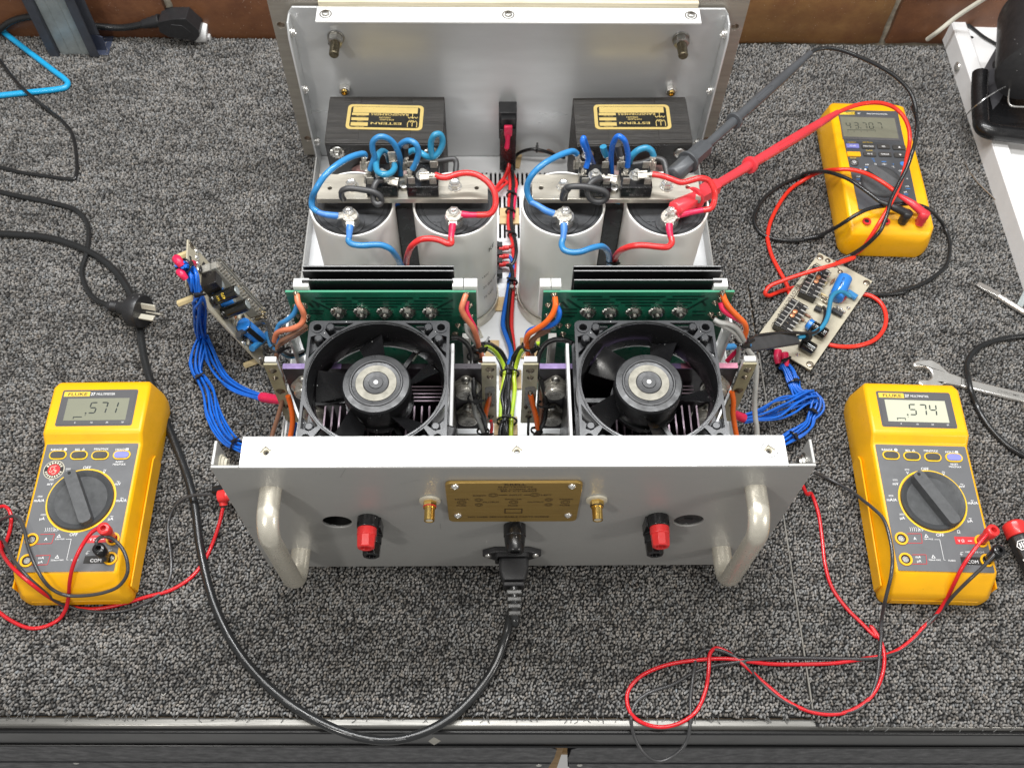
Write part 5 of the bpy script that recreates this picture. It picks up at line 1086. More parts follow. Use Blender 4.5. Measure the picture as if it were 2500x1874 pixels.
# ---- wires on the right amplifier module
g = G.path
wire('orange_wire', g([(445, 300, 187), (450, 370, 183), (425, 450, 176), (360, 530, 167), (280, 585, 157), (220, 625, 148), (195, 680, 138), (205, 750, 124), (222, 870, 104)]), 2.5, 'orange', 12)
wire('blue_wire', g([(465, 385, 180), (485, 440, 176), (460, 515, 168), (380, 560, 160), (290, 572, 154), (220, 600, 147), (195, 660, 138)]), 2.3, 'blue2', 12)
wire('brown_wire', g([(430, 555, 158), (350, 590, 152), (280, 650, 142), (245, 720, 128), (250, 830, 112), (270, 920, 104), (310, 1020, 98), (328, 1150, 88), (325, 1300, 72), (312, 1430, 58)]), 2.2, 'brown', 12)
wire('brown_wire', g([(400, 590, 150), (320, 630, 146), (250, 670, 138), (225, 720, 128)]), 2.0, 'brown', 10)
wire('black_wire', g([(600, 705, 138), (540, 680, 136), (460, 672, 134), (380, 700, 130), (320, 770, 124), (295, 860, 119), (298, 960, 114), (330, 1050, 107), (360, 1150, 97), (365, 1260, 83), (352, 1370, 69), (310, 1460, 54), (265, 1530, 42)]), 2.4, 'blackw', 12)
wire('grey_wire', g([(340, 1080, 103), (355, 1200, 88), (350, 1330, 72), (320, 1440, 56), (285, 1530, 42)]), 2.0, 'cord', 10)
tie(G.z(295, 960, 114), (.2, -.3, -1), 4.6); tie(G.z(345, 1235, 86), (0, -.5, -1), 5.4); tie(G.z(285, 1470, 52), (-.3, -.5, -1), 5.4); tie(G.z(225, 740, 126), (.1, -.4, -1), 5.5)
wire('orange_wire', g([(232, 1150, 94), (250, 1230, 84), (280, 1340, 70), (298, 1450, 56)]), 2.5, 'orange', 12)
wire('black_wire', CE.path([(775, 1330, 54), (772, 1450, 42), (768, 1600, 30)]), 1.3, 'blackw', 8)
wire('orange_wire', g([(1905, 275, 187), (1925, 330, 184), (1960, 390, 179), (2030, 465, 171), (2090, 525, 163), (2110, 580, 154), (2095, 650, 142), (2075, 720, 130)]), 2.5, 'orange', 12)
wire('pink_wire', g([(1888, 355, 181), (1905, 410, 177), (1965, 460, 171), (2040, 500, 165), (2098, 545, 158), (2105, 620, 146), (2070, 730, 128), (2000, 800, 116), (1945, 860, 106)]), 2.2, 'pink', 12)
wire('grey_wire', g([(1830, 500, 165), (1880, 525, 164), (1950, 535, 163), (2020, 570, 158), (2060, 620, 150), (2090, 680, 140)]), 2.4, 'greyw', 10)
wire('grey_wire', g([(1840, 525, 162), (1900, 550, 160), (1980, 590, 154), (2040, 650, 144), (2050, 740, 128), (2025, 870, 106)]), 2.3, 'greyw', 10)
wire('grey_wire', g([(2030, 640, 146), (2075, 705, 136), (2130, 770, 126), (2185, 840, 116), (2200, 930, 106), (2195, 1060, 92), (2185, 1200, 78), (2190, 1340, 64), (2205, 1450, 54), (2205, 1560, 44)]), 2.4, 'greyw', 10)
wire('orange_wire', g([(1985, 1125, 96), (2000, 1210, 86), (1995, 1310, 74), (2010, 1420, 62), (2030, 1530, 50)]), 2.5, 'orange', 12)
tie(G.z(2075, 690, 138), (-.2, -.4, -1), 6.4); tie(G.z(2075, 690, 134), (.3, -.4, -1), 6)
# ================================================================ multimeters
def loft(m, secs):
    rings = []
    for (y, wb, wm, zm, wt, zt) in secs:
        rings.append([(-wb, y, 0), (-wm, y, zm*.45), (-wm, y, zm), (-wt, y, zt), (wt, y, zt), (wm, y, zm), (wm, y, zm*.45), (wb, y, 0)])
    v = [p for r in rings for p in r]; n = 8; f = []
    for i in range(len(rings)-1):
        for k in range(n): k2 = (k+1) % n; f.append((i*n+k, (i+1)*n+k, (i+1)*n+k2, i*n+k2))
    f.append(tuple(range(n))); f.append(tuple((len(rings)-1)*n+k for k in range(n-1, -1, -1)))
    return m.add(v, f)
SEG = {'0': 'abcdef', '1': 'bc', '2': 'abged', '3': 'abgcd', '4': 'fgbc', '5': 'afgcd', '6': 'afgedc', '7': 'abc', '8': 'abcdefg', '9': 'abcdfg'}
def seven(m, ch, x, y, w, h, z, t=1.0, slant=.10):
    """one seven-segment digit, lower left at x, y"""
    def s(a, b): return (x+a+slant*b, y+b, z)
    g = .25; hh = h/2
    def hor(b): m.add([s(g+t*.5, b), s(g+t, b+t/2), s(w-g-t, b+t/2), s(w-g-t*.5, b), s(w-g-t, b-t/2), s(g+t, b-t/2)], [(5, 4, 3, 2, 1, 0)])
    def ver(a, b0, b1): m.add([s(a, b0+g+t*.2), s(a+t/2, b0+g+t*.7), s(a+t/2, b1-g-t*.7), s(a, b1-g-t*.2), s(a-t/2, b1-g-t*.7), s(a-t/2, b0+g+t*.7)], [(0, 1, 2, 3, 4, 5)])
    for c in SEG[ch]:
        if c == 'a': hor(h-t/2)
        if c == 'g': hor(hh)
        if c == 'd': hor(t/2)
        if c == 'f': ver(t/2, hh, h)
        if c == 'b': ver(w-t/2, hh, h)
        if c == 'e': ver(t/2, 0, hh)
        if c == 'c': ver(w-t/2, 0, hh)
    return m
PZ = 47.2; EX, EY = (1, 0, 0), (0, 1, 0)
MRO = (385.6, -36.6, TABLE); MRR = R(-1.9)
def ml(x, y, zw=PZ+TABLE, cr=MR, o=MRO, r=MRR):
    p = np.array(cr.z(x, y, zw))-o; c, s = math.cos(-r), math.sin(-r); return (p[0]*c-p[1]*s, p[0]*s+p[1]*c)
CASE = None
def meter27(label, o, rot, digits, lcd, knob_ang, sticker):
    global CASE
    t = thing('multimeter', label, 'multimeter', o, rot, 'grey-faced yellow bench multimeters')
    if CASE is None:
        CASE = {}
        m = M(); loft(m, [(0, 42, 44, 12, 39, 22), (2.5, 47.5, 49.5, 14, 43, 26), (13.5, 49, 51, 22, 45, 44.5), (17, 49.5, 51.5, 24, 45.5, PZ-.3), (141, 49.5, 51.5, 24, 45.5, PZ-.3), (149.5, 50, 52, 27, 45.8, 54.8), (198, 50, 52, 27, 45.8, 54.8), (206.5, 47.5, 50, 25, 43.5, 50.5), (209, 43, 45, 22, 39, 42)]); CASE['case'] = m
        m = M()
        for s in (-1, 1): m.plate([(8, 9), (138, 9), (138, 26), (132, 30), (8, 27)], [], (s*51.3-(0 if s > 0 else -1.0)*0, 0, 0), (0, 1, 0), (0, 0, 1), 1.6*s); 
        m.box(-40, 40, -.6, 3, 3, 13); CASE['belt'] = m
        m = M(); m.plate(rrect(-42.9, 42.9, 15.5, 140.5, 1.2), [circ(*ml(723, 836), 30.6, 64)], (0, 0, PZ-.3), EX, EY, .45); CASE['face'] = m
    kx, ky = ml(723, 836)
    obj('case', CASE['case'], T['meter'], t, bevel=2.6, seg=3, smooth=40); obj('side_belt', CASE['belt'], T['meter'], t, bevel=1.2); obj('face_panel', CASE['face'], T['mpanel'], t)
    # selector
    m = M(); m.ring((kx, ky, PZ+.3), EX, EY, 30.0, 31.4, n=72); m.lathe((kx, ky, PZ-6), (0, 0, 1), [(0, 30.4), (6.2, 30.4)], 64, cap0=False, cap1=False); obj('dial_ring', m, T['meter_rib'], t)
    kb = M(); kb.lathe((0, 0, 0), (0, 0, 1), [(0, 29.4), (3.4, 29.2), (4.6, 28.2), (4.0, 27.0), (1.4, 23.5), (1.0, 1)], 64); ko = obj('selector_knob', kb, T['knob'], t, loc=(kx, ky, PZ-1.0), rot=(0, 0, knob_ang))
    kb = M(); kb.plate(rrect(-5.6, 5.6, -28.3, 28.3, 4), [], (0, 0, .6), EX, EY, 11.0); obj('knob_bar', kb, T['knob_bar'], ko, bevel=1.6, seg=3)
    kb = M(); kb.lathe((0, 25.4, 11.6), (0, 0, 1), [(0, 1.6), (.3, 1.5)], 12); obj('pointer_dot', kb, T['dark_hole'], ko)
    # keys
    for i, (x, y) in enumerate(((475, 565), (599, 571), (723, 576), (849, 579))):
        a, b = ml(x, y); m = M(); m.plate(rrect(a-8.2, a+8.2, b-4.6, b+4.6, 4.5), [rrect(a-6.9, a+6.9, b-3.4, b+3.4, 3.3)], (0, 0, PZ), EX, EY, 1.3); obj('key_rim', m, T['meter_rib'], t, bevel=.3)
        m = M(); m.plate(rrect(a-6.8, a+6.8, b-3.3, b+3.3, 3.2), [], (0, 0, PZ), EX, EY, 2.0); obj('key', m, T['key_blue' if i == 3 else 'key'], t, bevel=.7)
    # jacks
    for x, y in ((536, 1060), (561, 1183), (1010, 1075), (1045, 1190)):
        a, b = ml(x, y); m = M(); m.plate(circ(a, b, 6.0, 28), [circ(a, b, 4.3, 28)], (0, 0, PZ-.1), EX, EY, 1.6); m.lathe((a, b, PZ-8), (0, 0, 1), [(0, 4.3), (9.4, 4.3)], 24, cap0=False, cap1=False); j = obj('input_jack', m, T['meter'], t)
        m = M(); m.lathe((a, b, PZ+.25), (0, 0, 1), [(0, 4.25), (.1, 4.2)], 24); obj('jack_bore', m, T['dark_hole'], j)
        m = M(); m.lathe((a, b, PZ+.4), (0, 0, 1), [(0, 2.8), (.3, 2.8), (.3, 2.2), (.1, 2.1)], 20, cap1=False); obj('contact', m, T['steel'], j)
    # printing
    m = M(); red = M(); L_ = .5
    def tx(s, x, y, size=3.4, fit=None, mm=m): a, b = ml(x, y); mm.text(s, (a, b-size*.36, PZ), EX, EY, size, fit=fit, lift=L_, bold=.008)
    for s, x, y, sz in (('RANGE', 452, 531, 3.2), ('REL', 577, 536, 3.2), ('MIN/MAX', 713, 538, 3.2), ('HOLD', 825, 545, 3.2), ('RESET', 853, 618, 2.8), ('MIN/MAX', 857, 633, 2.8), ('OFF', 676, 645, 4.2), ('OFF', 767, 1038, 4.2), ('V', 573, 668, 4), ('V', 788, 675, 4), ('mV', 502, 733, 4), ('mV', 898, 748, 4), ('mA/A', 480, 828, 4), ('mA/A', 962, 847, 4), ('µA', 543, 936, 4), ('µA', 945, 953, 4), ('Ω', 877, 1018, 4.2), ('A', 617, 1058, 4), ('mA', 637, 1168, 3.4), ('µA', 643, 1192, 3.4), ('10A MAX', 699, 1062, 2.1), ('320mA MAX', 736, 1186, 2.1), ('FUSED', 838, 1190, 2.3)): tx(s, x, y, sz)
    for x, y in ((570, 650), (500, 712), (475, 806), (540, 916)):
        a, b = ml(x, y); m.quad((a, b, PZ), EX, EY, -2.2, 2.2, .35, .75, L_); 
        for k in (-1.6, 0, 1.6): m.quad((a, b, PZ), EX, EY, k-.5, k+.5, -.6, -.2, L_)
    for x, y in ((786, 657), (895, 730), (957, 828), (945, 934)): tx('~', x, y+3, 5.0)
    a, b = ml(504, 532); m.ring((a, b, PZ), EX, EY, .5, 1.5, lift=L_, n=16)
    def tri(x, y, r): a, b = ml(x, y); m.plate([(a-r, b-r*.7), (a+r, b-r*.7), (a, b+r)], [[(a-r*.55, b-r*.45), (a, b+r*.5), (a+r*.55, b-r*.45)]], (0, 0, PZ+L_-.05), EX, EY, .05)
    tri(609, 536, 1.5); tri(685, 1044, 1.9); tri(727, 1167, 1.9)
    a, b = ml(865, 545); m.quad((a, b, PZ), EX, EY, -1.4, 1.4, -1.0, 1.0, L_)
    def line(q, w_=.35):
        for p, r_ in zip(q[:-1], q[1:]):
            p1 = np.array((*ml(*p), PZ+L_)); p2 = np.array((*ml(*r_), PZ+L_)); d = nrm(p2-p1); n_ = np.array([-d[1], d[0], 0])*w_/2; m.add([p1-n_, p2-n_, p2+n_, p1+n_], [(0, 1, 2, 3)])
    line([(735, 1065), (765, 1065), (790, 1186), (800, 1188)]); line([(905, 1140), (890, 1141), (893, 1160)]); tx('1000V MAX CAT', 975, 1140, 2.4)
    line([(885, 1152), (902, 1152)]); line([(888, 1156), (899, 1156)]); line([(891, 1159), (896, 1159)])
    for k in range(5): a, b = ml(590+11*k, 1004); m.ring((a-2.5, b, PZ), EX, EY, 2.6+.15*k, 2.95+.15*k, lift=L_, n=8, a0=-.7, a1=.7)
    a, b = ml(652, 1008); line([(636, 1008), (668, 1008)], .5); m.add([(a-1.2, b-1.3, PZ+L_), (a-1.2, b+1.3, PZ+L_), (a+.9, b, PZ+L_)], [(0, 2, 1)]); m.quad((a, b, PZ), EX, EY, .9, 1.3, -1.3, 1.3, L_)
    for x0, y0, x1, y1 in ((572, 1030, 655, 1086), (600, 1155, 683, 1210)):
        for q in ([(x0, y0), (x1, y0)], [(x0, y1), (x1+6, y1)], [(x1, y0), (x1+6, y1)]):
            p1 = np.array((*ml(*q[0]), PZ+L_)); p2 = np.array((*ml(*q[1]), PZ+L_)); d = nrm(p2-p1); n_ = np.array([-d[1], d[0], 0])*.22; red.add([p1-n_, p2-n_, p2+n_, p1+n_], [(0, 1, 2, 3)])
    pts = [ml(850, 1047), ml(985, 1050), ml(995, 1092), ml(862, 1092)]; red.add([(a, b, PZ+.36) for a, b in pts], [(3, 2, 1, 0)])
    tx('V Ω', 892, 1072, 3.6); line([(932, 1073), (958, 1073)], .5)
    fo = obj('face_print', m, T['ink_white'], t); obj('red_print', red, T['ink_red'], t)
    m = M(); pts = [ml(888, 1168), ml(1012, 1170), ml(1024, 1218), ml(895, 1212)]; m.add([(a, b, PZ+.34) for a, b in pts], [(3, 2, 1, 0)]); obj('com_patch', m, T['ink_black'], t)
    m = M(); a, b = ml(962, 1196); m.text('COM', (a, b-1.7, PZ), EX, EY, 4.4, lift=L_, bold=.01); obj('com_print', m, T['ink_white'], t)
    # display window
    DZ = 55.0; m = M(); m.plate(rrect(-34, 34, 157, 193, .8), [], (0, 0, DZ-.4), EX, EY, .7); m.plate(rrect(-36, 36, 155.5, 194.8, 2), [rrect(-34, 34, 157, 193, .8)], (0, 0, DZ-.3), EX, EY, .3); ds = obj('display_window', m, T['lensframe'], t)
    m = M(); m.quad((0, 0, DZ), EX, EY, -29.2, 29.2, 161.4, 185.2, .36); obj('lcd', m, T[lcd], ds)
    m = M()
    for ch, x in zip(digits, (-7.8, 2.0, 11.8)): seven(m, ch, x, 168.6, 7.2, 12.4, DZ+.42, 1.25)
    m.quad((0, 0, DZ), EX, EY, -10.2, -8.8, 168.2, 169.8, .42); m.quad((0, 0, DZ), EX, EY, -9.9, -9.2, 166.3, 167.2, .42)
    m.quad((0, 0, DZ), EX, EY, -20.5, -12.2, 164.6, 165.5, .42); m.quad((0, 0, DZ), EX, EY, -20.5, -19.7, 163.0, 164.6, .42); m.quad((0, 0, DZ), EX, EY, -13.0, -12.2, 163.0, 164.6, .42) if lcd == 'lcd_bright' else 0
    obj('reading', m, T['lcd_ink'], ds)
    m = M(); m.quad((0, 0, DZ), EX, EY, -34, -9.5, 187.4, 192.6, .36); obj('maker_strip', m, T['ink_yellow'], ds)
    m = M(); m.text('FLUKE', (-21, 188.3, DZ), EX, EY, 4.6, fit=18, lift=.42, bold=.012); obj('maker_print', m, T['ink_black'], ds)
    m = M(); m.text('27', (-8.6, 188.5, DZ), EX, EY, 4.2, 'LEFT', lift=.4, bold=.02); m.text('MULTIMETER', (-3.0, 188.6, DZ), EX, EY, 3.5, 'LEFT', fit=17.5, lift=.4)
    for s, x in (('0', -17.6), ('10', -2), ('20', 12.5), ('30', 27)): m.text(s, (x, 158.2, DZ), EX, EY, 2.4, lift=.4)
    obj('window_print', m, T['ink_white'], ds)
    if sticker:
        a, b = sticker; m = M(); m.lathe((a, b, PZ+.2), (0, 0, 1), [(0, 9.6), (.4, 9.6)], 40); st = obj('round_sticker', m, T['cream'], t)
        m = M(); m.ring((a, b, PZ), EX, EY, 5.6, 8.9, lift=.66, n=40); obj('sticker_band', m, T['ink_black'], st)
        m = M(); m.ring((a, b, PZ), EX, EY, .0, 5.6, lift=.66, n=32); obj('sticker_centre', m, T['ink_red'], st)
        m = M()
        for k in range(7): an = R(30+20*k); m.quad((a+math.cos(an)*7.2, b+math.sin(an)*7.2, PZ), (math.sin(an), -math.cos(an), 0), (math.cos(an), math.sin(an), 0), -.8, .8, -1.1, 1.1, .72)
        for k in range(9): an = R(200+17.5*k); m.quad((a+math.cos(an)*7.2, b+math.sin(an)*7.2, PZ), (math.sin(an), -math.cos(an), 0), (math.cos(an), math.sin(an), 0), -.7, .7, -1.0, 1.0, .72)
        for (x, y, r, a0) in ((-1.5, 1.2, 2.0, .4), (1.6, .4, 1.8, 2.0), (0, -2, 2.2, 4.0), (1, 2.6, 1.2, 1), (-2.6, -1.2, 1.3, 3)): m.ring((a+x, b+y, PZ), EX, EY, r-.3, r+.2, lift=.72, n=12, a0=a0, a1=a0+3.6)
        obj('sticker_print', m, T['cream'], st)
    return t
MLO = (-392.4, -32.6, TABLE); MLR = R(.6)
def bar_angle(cr, p, q, o, r):
    a = ml(*p, cr=cr, o=o, r=r); b = ml(*q, cr=cr, o=o, r=r); return math.atan2(-(a[0]-b[0]), a[1]-b[1])
meter27('yellow meter with the round red sticker and a dull grey screen', MLO, MLR, '571', 'lcd', bar_angle(ML, (440, 672), (528, 935), MLO, MLR), ml(332, 620, cr=ML, o=MLO, r=MLR))
meter27('yellow meter reading .574 on a pale bright screen, next to the spanner', MRO, MRR, '574', 'lcd_bright', bar_angle(MR, (622, 692), (838, 962), MRO, MRR), None)

# the smaller meter at the back right
O8 = (421.5, 364.0, TABLE); R8 = R(-2.2)
t = thing('multimeter', 'smaller yellow meter with dark face and red and black probe leads across it', 'multimeter', O8, R8)
m = M(); loft(m, [(0, 36, 40, 14, 35, 26), (4, 45, 47.5, 16, 43, 36), (12, 48, 50.5, 20, 46, 43), (60, 48, 50.5, 22, 46, 45), (150, 48, 50.5, 22, 45, 45), (192, 48, 50, 22, 44, 45), (200, 42, 46, 20, 40, 40), (203, 36, 40, 18, 34, 32)]); obj('holster', m, T['meter'], t, bevel=4.0, seg=3, smooth=40)
P8 = 45.4
def m8(x, y, zl=P8, cr=M8): return ml(x, y, zl+TABLE, cr, O8, R8)
m = M(); q = [m8(*p) for p in ((540, 1112), (1102, 1058), (912, 166), (332, 155))]; m.plate(q, [], (0, 0, P8-.2), EX, EY, .5); obj('face_panel', m, T['mpanel87'], t)
C7 = Crop(2000, 250, .13874)
def m7(x, y, zl=P8): return ml(x, y, zl+TABLE, C7, O8, R8)
m = M(); q = [m7(*p) for p in ((412, 655), (1425, 690), (1345, 265), (345, 240))]; m.plate(q, [], (0, 0, P8+.3), EX, EY, .6); ds = obj('display_window', m, T['lensframe'], t)
m = M(); q = [m7(*p) for p in ((425, 610), (1395, 648), (1320, 290), (362, 262))]; m.add([(a, b, P8+.95) for a, b in q], [(0, 1, 2, 3)]); obj('lcd', m, T['lcd_dim'], ds)
m = M()
for ch, (x, y) in zip('43707', ((480, 470), (620, 472), (765, 474), (880, 475), (1030, 476))): a, b = m7(x, y); seven(m, ch, a, b, 5.4, 9.8, P8+1.0, .85, .0)
a, b = m7(730, 470); m.quad((a, b, P8+.95), EX, EY, -.6, .6, 0, 1.2, .05); a, b = m7(490, 500); c_, d_ = m7(990, 506); m.add([(a, b, P8+1), (c_, d_, P8+1), (c_, d_+.7, P8+1), (a, b+.7, P8+1)], [(0, 1, 2, 3)])
for x in (500, 610, 730, 840, 980): a, b = m7(x, 520); m.quad((a, b, P8+.95), EX, EY, -.25, .25, -1, .6, .05)
obj('reading', m, T['lcd_ink'], ds)
m = M(); q = [m7(*p) for p in ((345, 222), (628, 222), (622, 172), (340, 182))]; m.add([(a, b, P8+.5) for a, b in q], [(0, 1, 2, 3)]); obj('maker_strip', m, T['ink_yellow'], t)
w_, y_, bl = M(), M(), M()
def t7(mm, s, x, y, size, fit=None, zl=P8+.45): a, b = m7(x, y); mm.text(s, (a, b-size*.36, zl), EX, EY, size, fit=fit, lift=.1, bold=.012)
t7(w_, '87', 698, 202, 3.4); t7(w_, 'TRUE RMS MULTIMETER', 1010, 212, 2.6, 25)
t7(y_, 'AutoHOLD', 570, 708, 2.2, 10); t7(y_, 'FAST MN MX', 850, 710, 2.2, 12); t7(y_, 'CANCEL', 880, 853, 2.2, 8); t7(y_, 'SETUP', 595, 985, 2.2, 7)
keys = (((475, 745, 695, 815), 'key_blue', 'HOLD'), ((752, 755, 975, 825), 'key', 'MIN MAX'), ((1025, 760, 1235, 828), 'key', 'REL'), ((1295, 770, 1515, 845), 'key', '^'), ((495, 885, 722, 962), 'key_yellow', ''), ((780, 890, 995, 958), 'key', 'Hz %'), ((1050, 895, 1262, 965), 'key', 'RANGE'), ((1320, 905, 1520, 980), 'key', 'v'))
for (x0, y0, x1, y1), mt, s in keys:
    a, b = m7(x0, y1); c_, d_ = m7(x1, y0); c2, d2 = m7(x0, y0); m = M(); xx0, xx1, yy0, yy1 = min(a, c2), c_-(c_-a)*.05, b, d2; m.plate(rrect(xx0, xx1, yy0, yy1, 1.0), [], (0, 0, P8), EX, EY, 2.0); ko = obj('key', m, T[mt], t, bevel=.6)
    if s in '^v' and s: cx, cy = (xx0+xx1)/2, (yy0+yy1)/2; k = 1 if s == '^' else -1; p3 = [(cx-1.6, cy-1.1*k, P8+2.05), (cx+1.6, cy-1.1*k, P8+2.05), (cx, cy+1.4*k, P8+2.05)]; w_.add(p3, [(0, 1, 2) if k > 0 else (0, 2, 1)])
    elif s: w_.text(s, ((xx0+xx1)/2, (yy0+yy1)/2-1.0, P8+2.05), EX, EY, 2.8, lift=.02, bold=.012)
a, b = m7(610, 1070); m = M(); m.lathe((a, b, P8), (0, 0, 1), [(0, 5.2), (1.6, 5), (2.0, 4.2)], 24); obj('round_key', m, T['key'], t); w_.ring((a, b, P8), EX, EY, .9, 1.5, lift=2.05, n=12)
for k in range(8): an = k*math.pi/4; w_.quad((a+math.cos(an)*2.4, b+math.sin(an)*2.4, P8), (math.cos(an), math.sin(an), 0), (-math.sin(an), math.cos(an), 0), -.5, .5, -.2, .2, 2.05)
for s, x, y in (('mV', 840, 1100), ('Ω', 990, 1092), ('V', 725, 1178), ('mV', 690, 1310), ('V', 720, 1430), ('°C', 1300, 1140), ('OFF', 1440, 1210), ('A', 1545, 1345), ('mA', 1545, 1480), ('µA', 1515, 1580)): t7(w_, s, x, y, 3.2)
for x, y in ((835, 1148), (690, 1358), (1560, 1525), (1525, 1622)): a, b = m7(x, y); bl.quad((a, b, P8+.45), EX, EY, -2.5, 2.5, -.4, .4, .1)
for s, x, y in (('Hz', 945, 1000), ('Ω', 965, 1040), ('°F', 1300, 1095)): t7(bl, s, x, y, 2.6)
a, b = m7(1135, 1050); bl.quad((a, b, P8+.45), EX, EY, -2.6, 2.6, -.3, .5, .1); w_.quad(m7(1140, 1095)+(P8+.45,), EX, EY, -2.6, 2.6, -.3, .3, .1); w_.quad(m7(1140, 1095)+(P8+.45,), EX, EY, -.3, .3, -1.5, 1.5, .1)
a, b = m7(1470, 1085); bl.ring((a, b, P8+.45), EX, EY, 0, 3.2, lift=.1, n=24)
obj('white_print', w_, T['ink_white'], t); obj('yellow_print', y_, T['ink_yellow'], t); obj('blue_print', bl, T['ink_blue'], t)
m = M(); m.text('FLUKE', m7(560, 208)+(P8+.6,), EX, EY, 2.8, fit=11, bold=.015); obj('maker_print', m, T['ink_black'], t)
kx, ky = m8(752, 850); m = M(); m.lathe((kx, ky, P8), (0, 0, 1), [(0, 23), (1.2, 23), (3.4, 21.5), (4.2, 18), (4.4, 2)], 56); ko = obj('selector_knob', m, T['knob'], t, smooth=60)
m = M(); m.plate(rrect(-20.5, 20.5, -6, 6, 5.8), [], (0, 0, 0), EX, EY, 8); obj('knob_bar', m, T['knob_bar'], ko, loc=(kx, ky, P8+3), rot=(0, 0, R(-45)), bevel=2.2, seg=3)
m = M(); m.lathe((kx-16.6, ky+14.6, P8+4.0), (0, 0, 1), [(0, 1.3), (.6, 1.2)], 12); obj('pointer_dot', m, T['ink_white'], ko)
for x, y, mt in ((617, 1225, 'red'), (800, 1225, 'red'), (960, 1225, 'dark_hole'), (1125, 1225, 'red')):
    a, b = m8(x, y, 44.6); m = M(); m.plate(circ(a, b, 4.8, 24), [circ(a, b, 2.6, 16)], (0, 0, 44.2), EX, EY, 1.0); j = obj('input_jack', m, T[mt], t); m = M(); m.lathe((a, b, 44.6), (0, 0, 1), [(0, 2.6), (.2, 2.5)], 16); obj('jack_bore', m, T['dark_hole'], j)
# ================================================================ test leads
def lead(name, label, parts, group='test leads of the meters'):
    """parts: list of (part name, mesh collector, material)"""
    t = thing(name, label, 'test lead', parts[0][3], group=group); o = np.array(parts[0][3])
    for pn, m, mt, _ in parts:
        m.v = [tuple(np.array(p)-o) for p in m.v]; obj(pn, m, T[mt], t, smooth=55)
    return t
def cable_m(path, r, n=10, sub=6): m = M(); m.tube(path, r, n, sub); return m
def plug_m(base, head, r=4.2, hole=True, side=None):
    """shrouded banana plug standing in a jack, with its side-entry collar"""
    b, h = np.array(base, float), np.array(head, float); d = nrm(h-b); Ln = np.linalg.norm(h-b); m = M()
    m.lathe(b, d, [(0, r*.92), (Ln*.45, r), (Ln*.6, r*1.05), (Ln*.62, r*1.25), (Ln*.97, r*1.28), (Ln, r*1.1), (Ln, r*.6), (Ln*.8, r*.55)], 20)
    if side is not None: m.tube([h-d*Ln*.2, (h-d*Ln*.2)*.4+np.array(side)*.6, side], r*.62, 10, 3, taper=([0, 1], [1.1, .8]))
    return m
kk = ML.path; D_ = np.array
# left meter, red
base = ML.z(690, 1035, 39); head = ML.z(632, 975, 66)
p1 = kk([(600, 978, 64), (560, 1005, 62), (500, 1090, 58), (450, 1200, 50), (428, 1300, 36), (420, 1400, 14), (400, 1480, 0), (360, 1535, -5), (280, 1578, -6), (190, 1590, -6), (100, 1560, -6), (0, 1495, -6), (-80, 1400, -6), (-120, 1200, -6), (-90, 960, -5), (-20, 860, 0), (25, 842, 4), (58, 870, 4), (68, 940, 2), (45, 1040, -2), (15, 1090, -4), (0, 1060, -3), (5, 1100, 2), (35, 1165, 26), (90, 1230, 42), (170, 1300, 42), (260, 1370, 27), (330, 1415, 8), (400, 1450, -4), (490, 1468, -6), (600, 1470, -6), (740, 1443, -6), (900, 1397, -6), (1050, 1355, -6), (1170, 1280, -6), (1245, 1190, -6), (1300, 1080, -5), (1345, 950, 2), (1368, 850, 10)])
pr0 = ML.z(1365, 850, 10); pr1 = ML.z(1350, 790, 16)
cl = M(); cl.tube([ML.z(1372, 835, 11), ML.z(1368, 800, 14)], 4.0, 12, 2); cl.lathe(ML.z(1340, 785, 15), np.array(ML.z(1430, 770, 18))-ML.z(1340, 785, 15), [(0, 4), (1, 6.2), (8, 6.6), (9, 5.2), (30, 5.0)], 20)
lead('test_lead', 'crimson lead of the left meter, its red plug by the corner of the amplifier', [('cable', cable_m(p1, 1.75), 'crimson', base), ('banana_plug', plug_m(base, head, 4.3), 'red', base), ('stackable_plug', cl, 'red', base)])
base = ML.z(662, 1165, 39); head = ML.z(602, 1098, 64)
p1 = kk([(598, 1085, 62), (590, 1058, 64), (615, 1032, 62), (650, 1028, 59), (700, 1048, 54), (752, 1105, 50), (780, 1180, 47), (780, 1255, 42), (730, 1330, 34), (640, 1370, 27), (510, 1390, 22), (400, 1386, 22), (320, 1350, 30), (260, 1285, 42), (205, 1180, 46), (170, 1080, 46), (150, 990, 45), (125, 925, 42), (90, 905, 30), (50, 908, 14), (0, 935, -2), (-50, 980, -6), (-40, 1020, -6), (10, 1042, -2), (40, 1090, 24), (90, 1180, 42), (170, 1275, 43), (260, 1355, 28), (340, 1420, 8), (430, 1458, -4), (540, 1482, -6), (660, 1490, -6), (800, 1472, -6), (920, 1420, -6), (1000, 1360, -6), (1042, 1280, -6), (1050, 1190, -6), (1038, 1060, -6), (1030, 960, -5), (1055, 870, -2), (1110, 805, 4), (1190, 775, 8), (1320, 770, 12)])
cl = M(); cl.lathe(ML.z(1310, 745, 14), np.array(ML.z(1430, 735, 18))-ML.z(1310, 745, 14), [(0, 4), (8, 5), (30, 5)], 16)
lead('test_lead', 'thin black lead of the left meter lying over its lower corner', [('cable', cable_m(p1, 1.6), 'lead_black', base), ('banana_plug', plug_m(base, head, 4.2), 'black', base), ('stackable_plug', cl, 'black', base)])
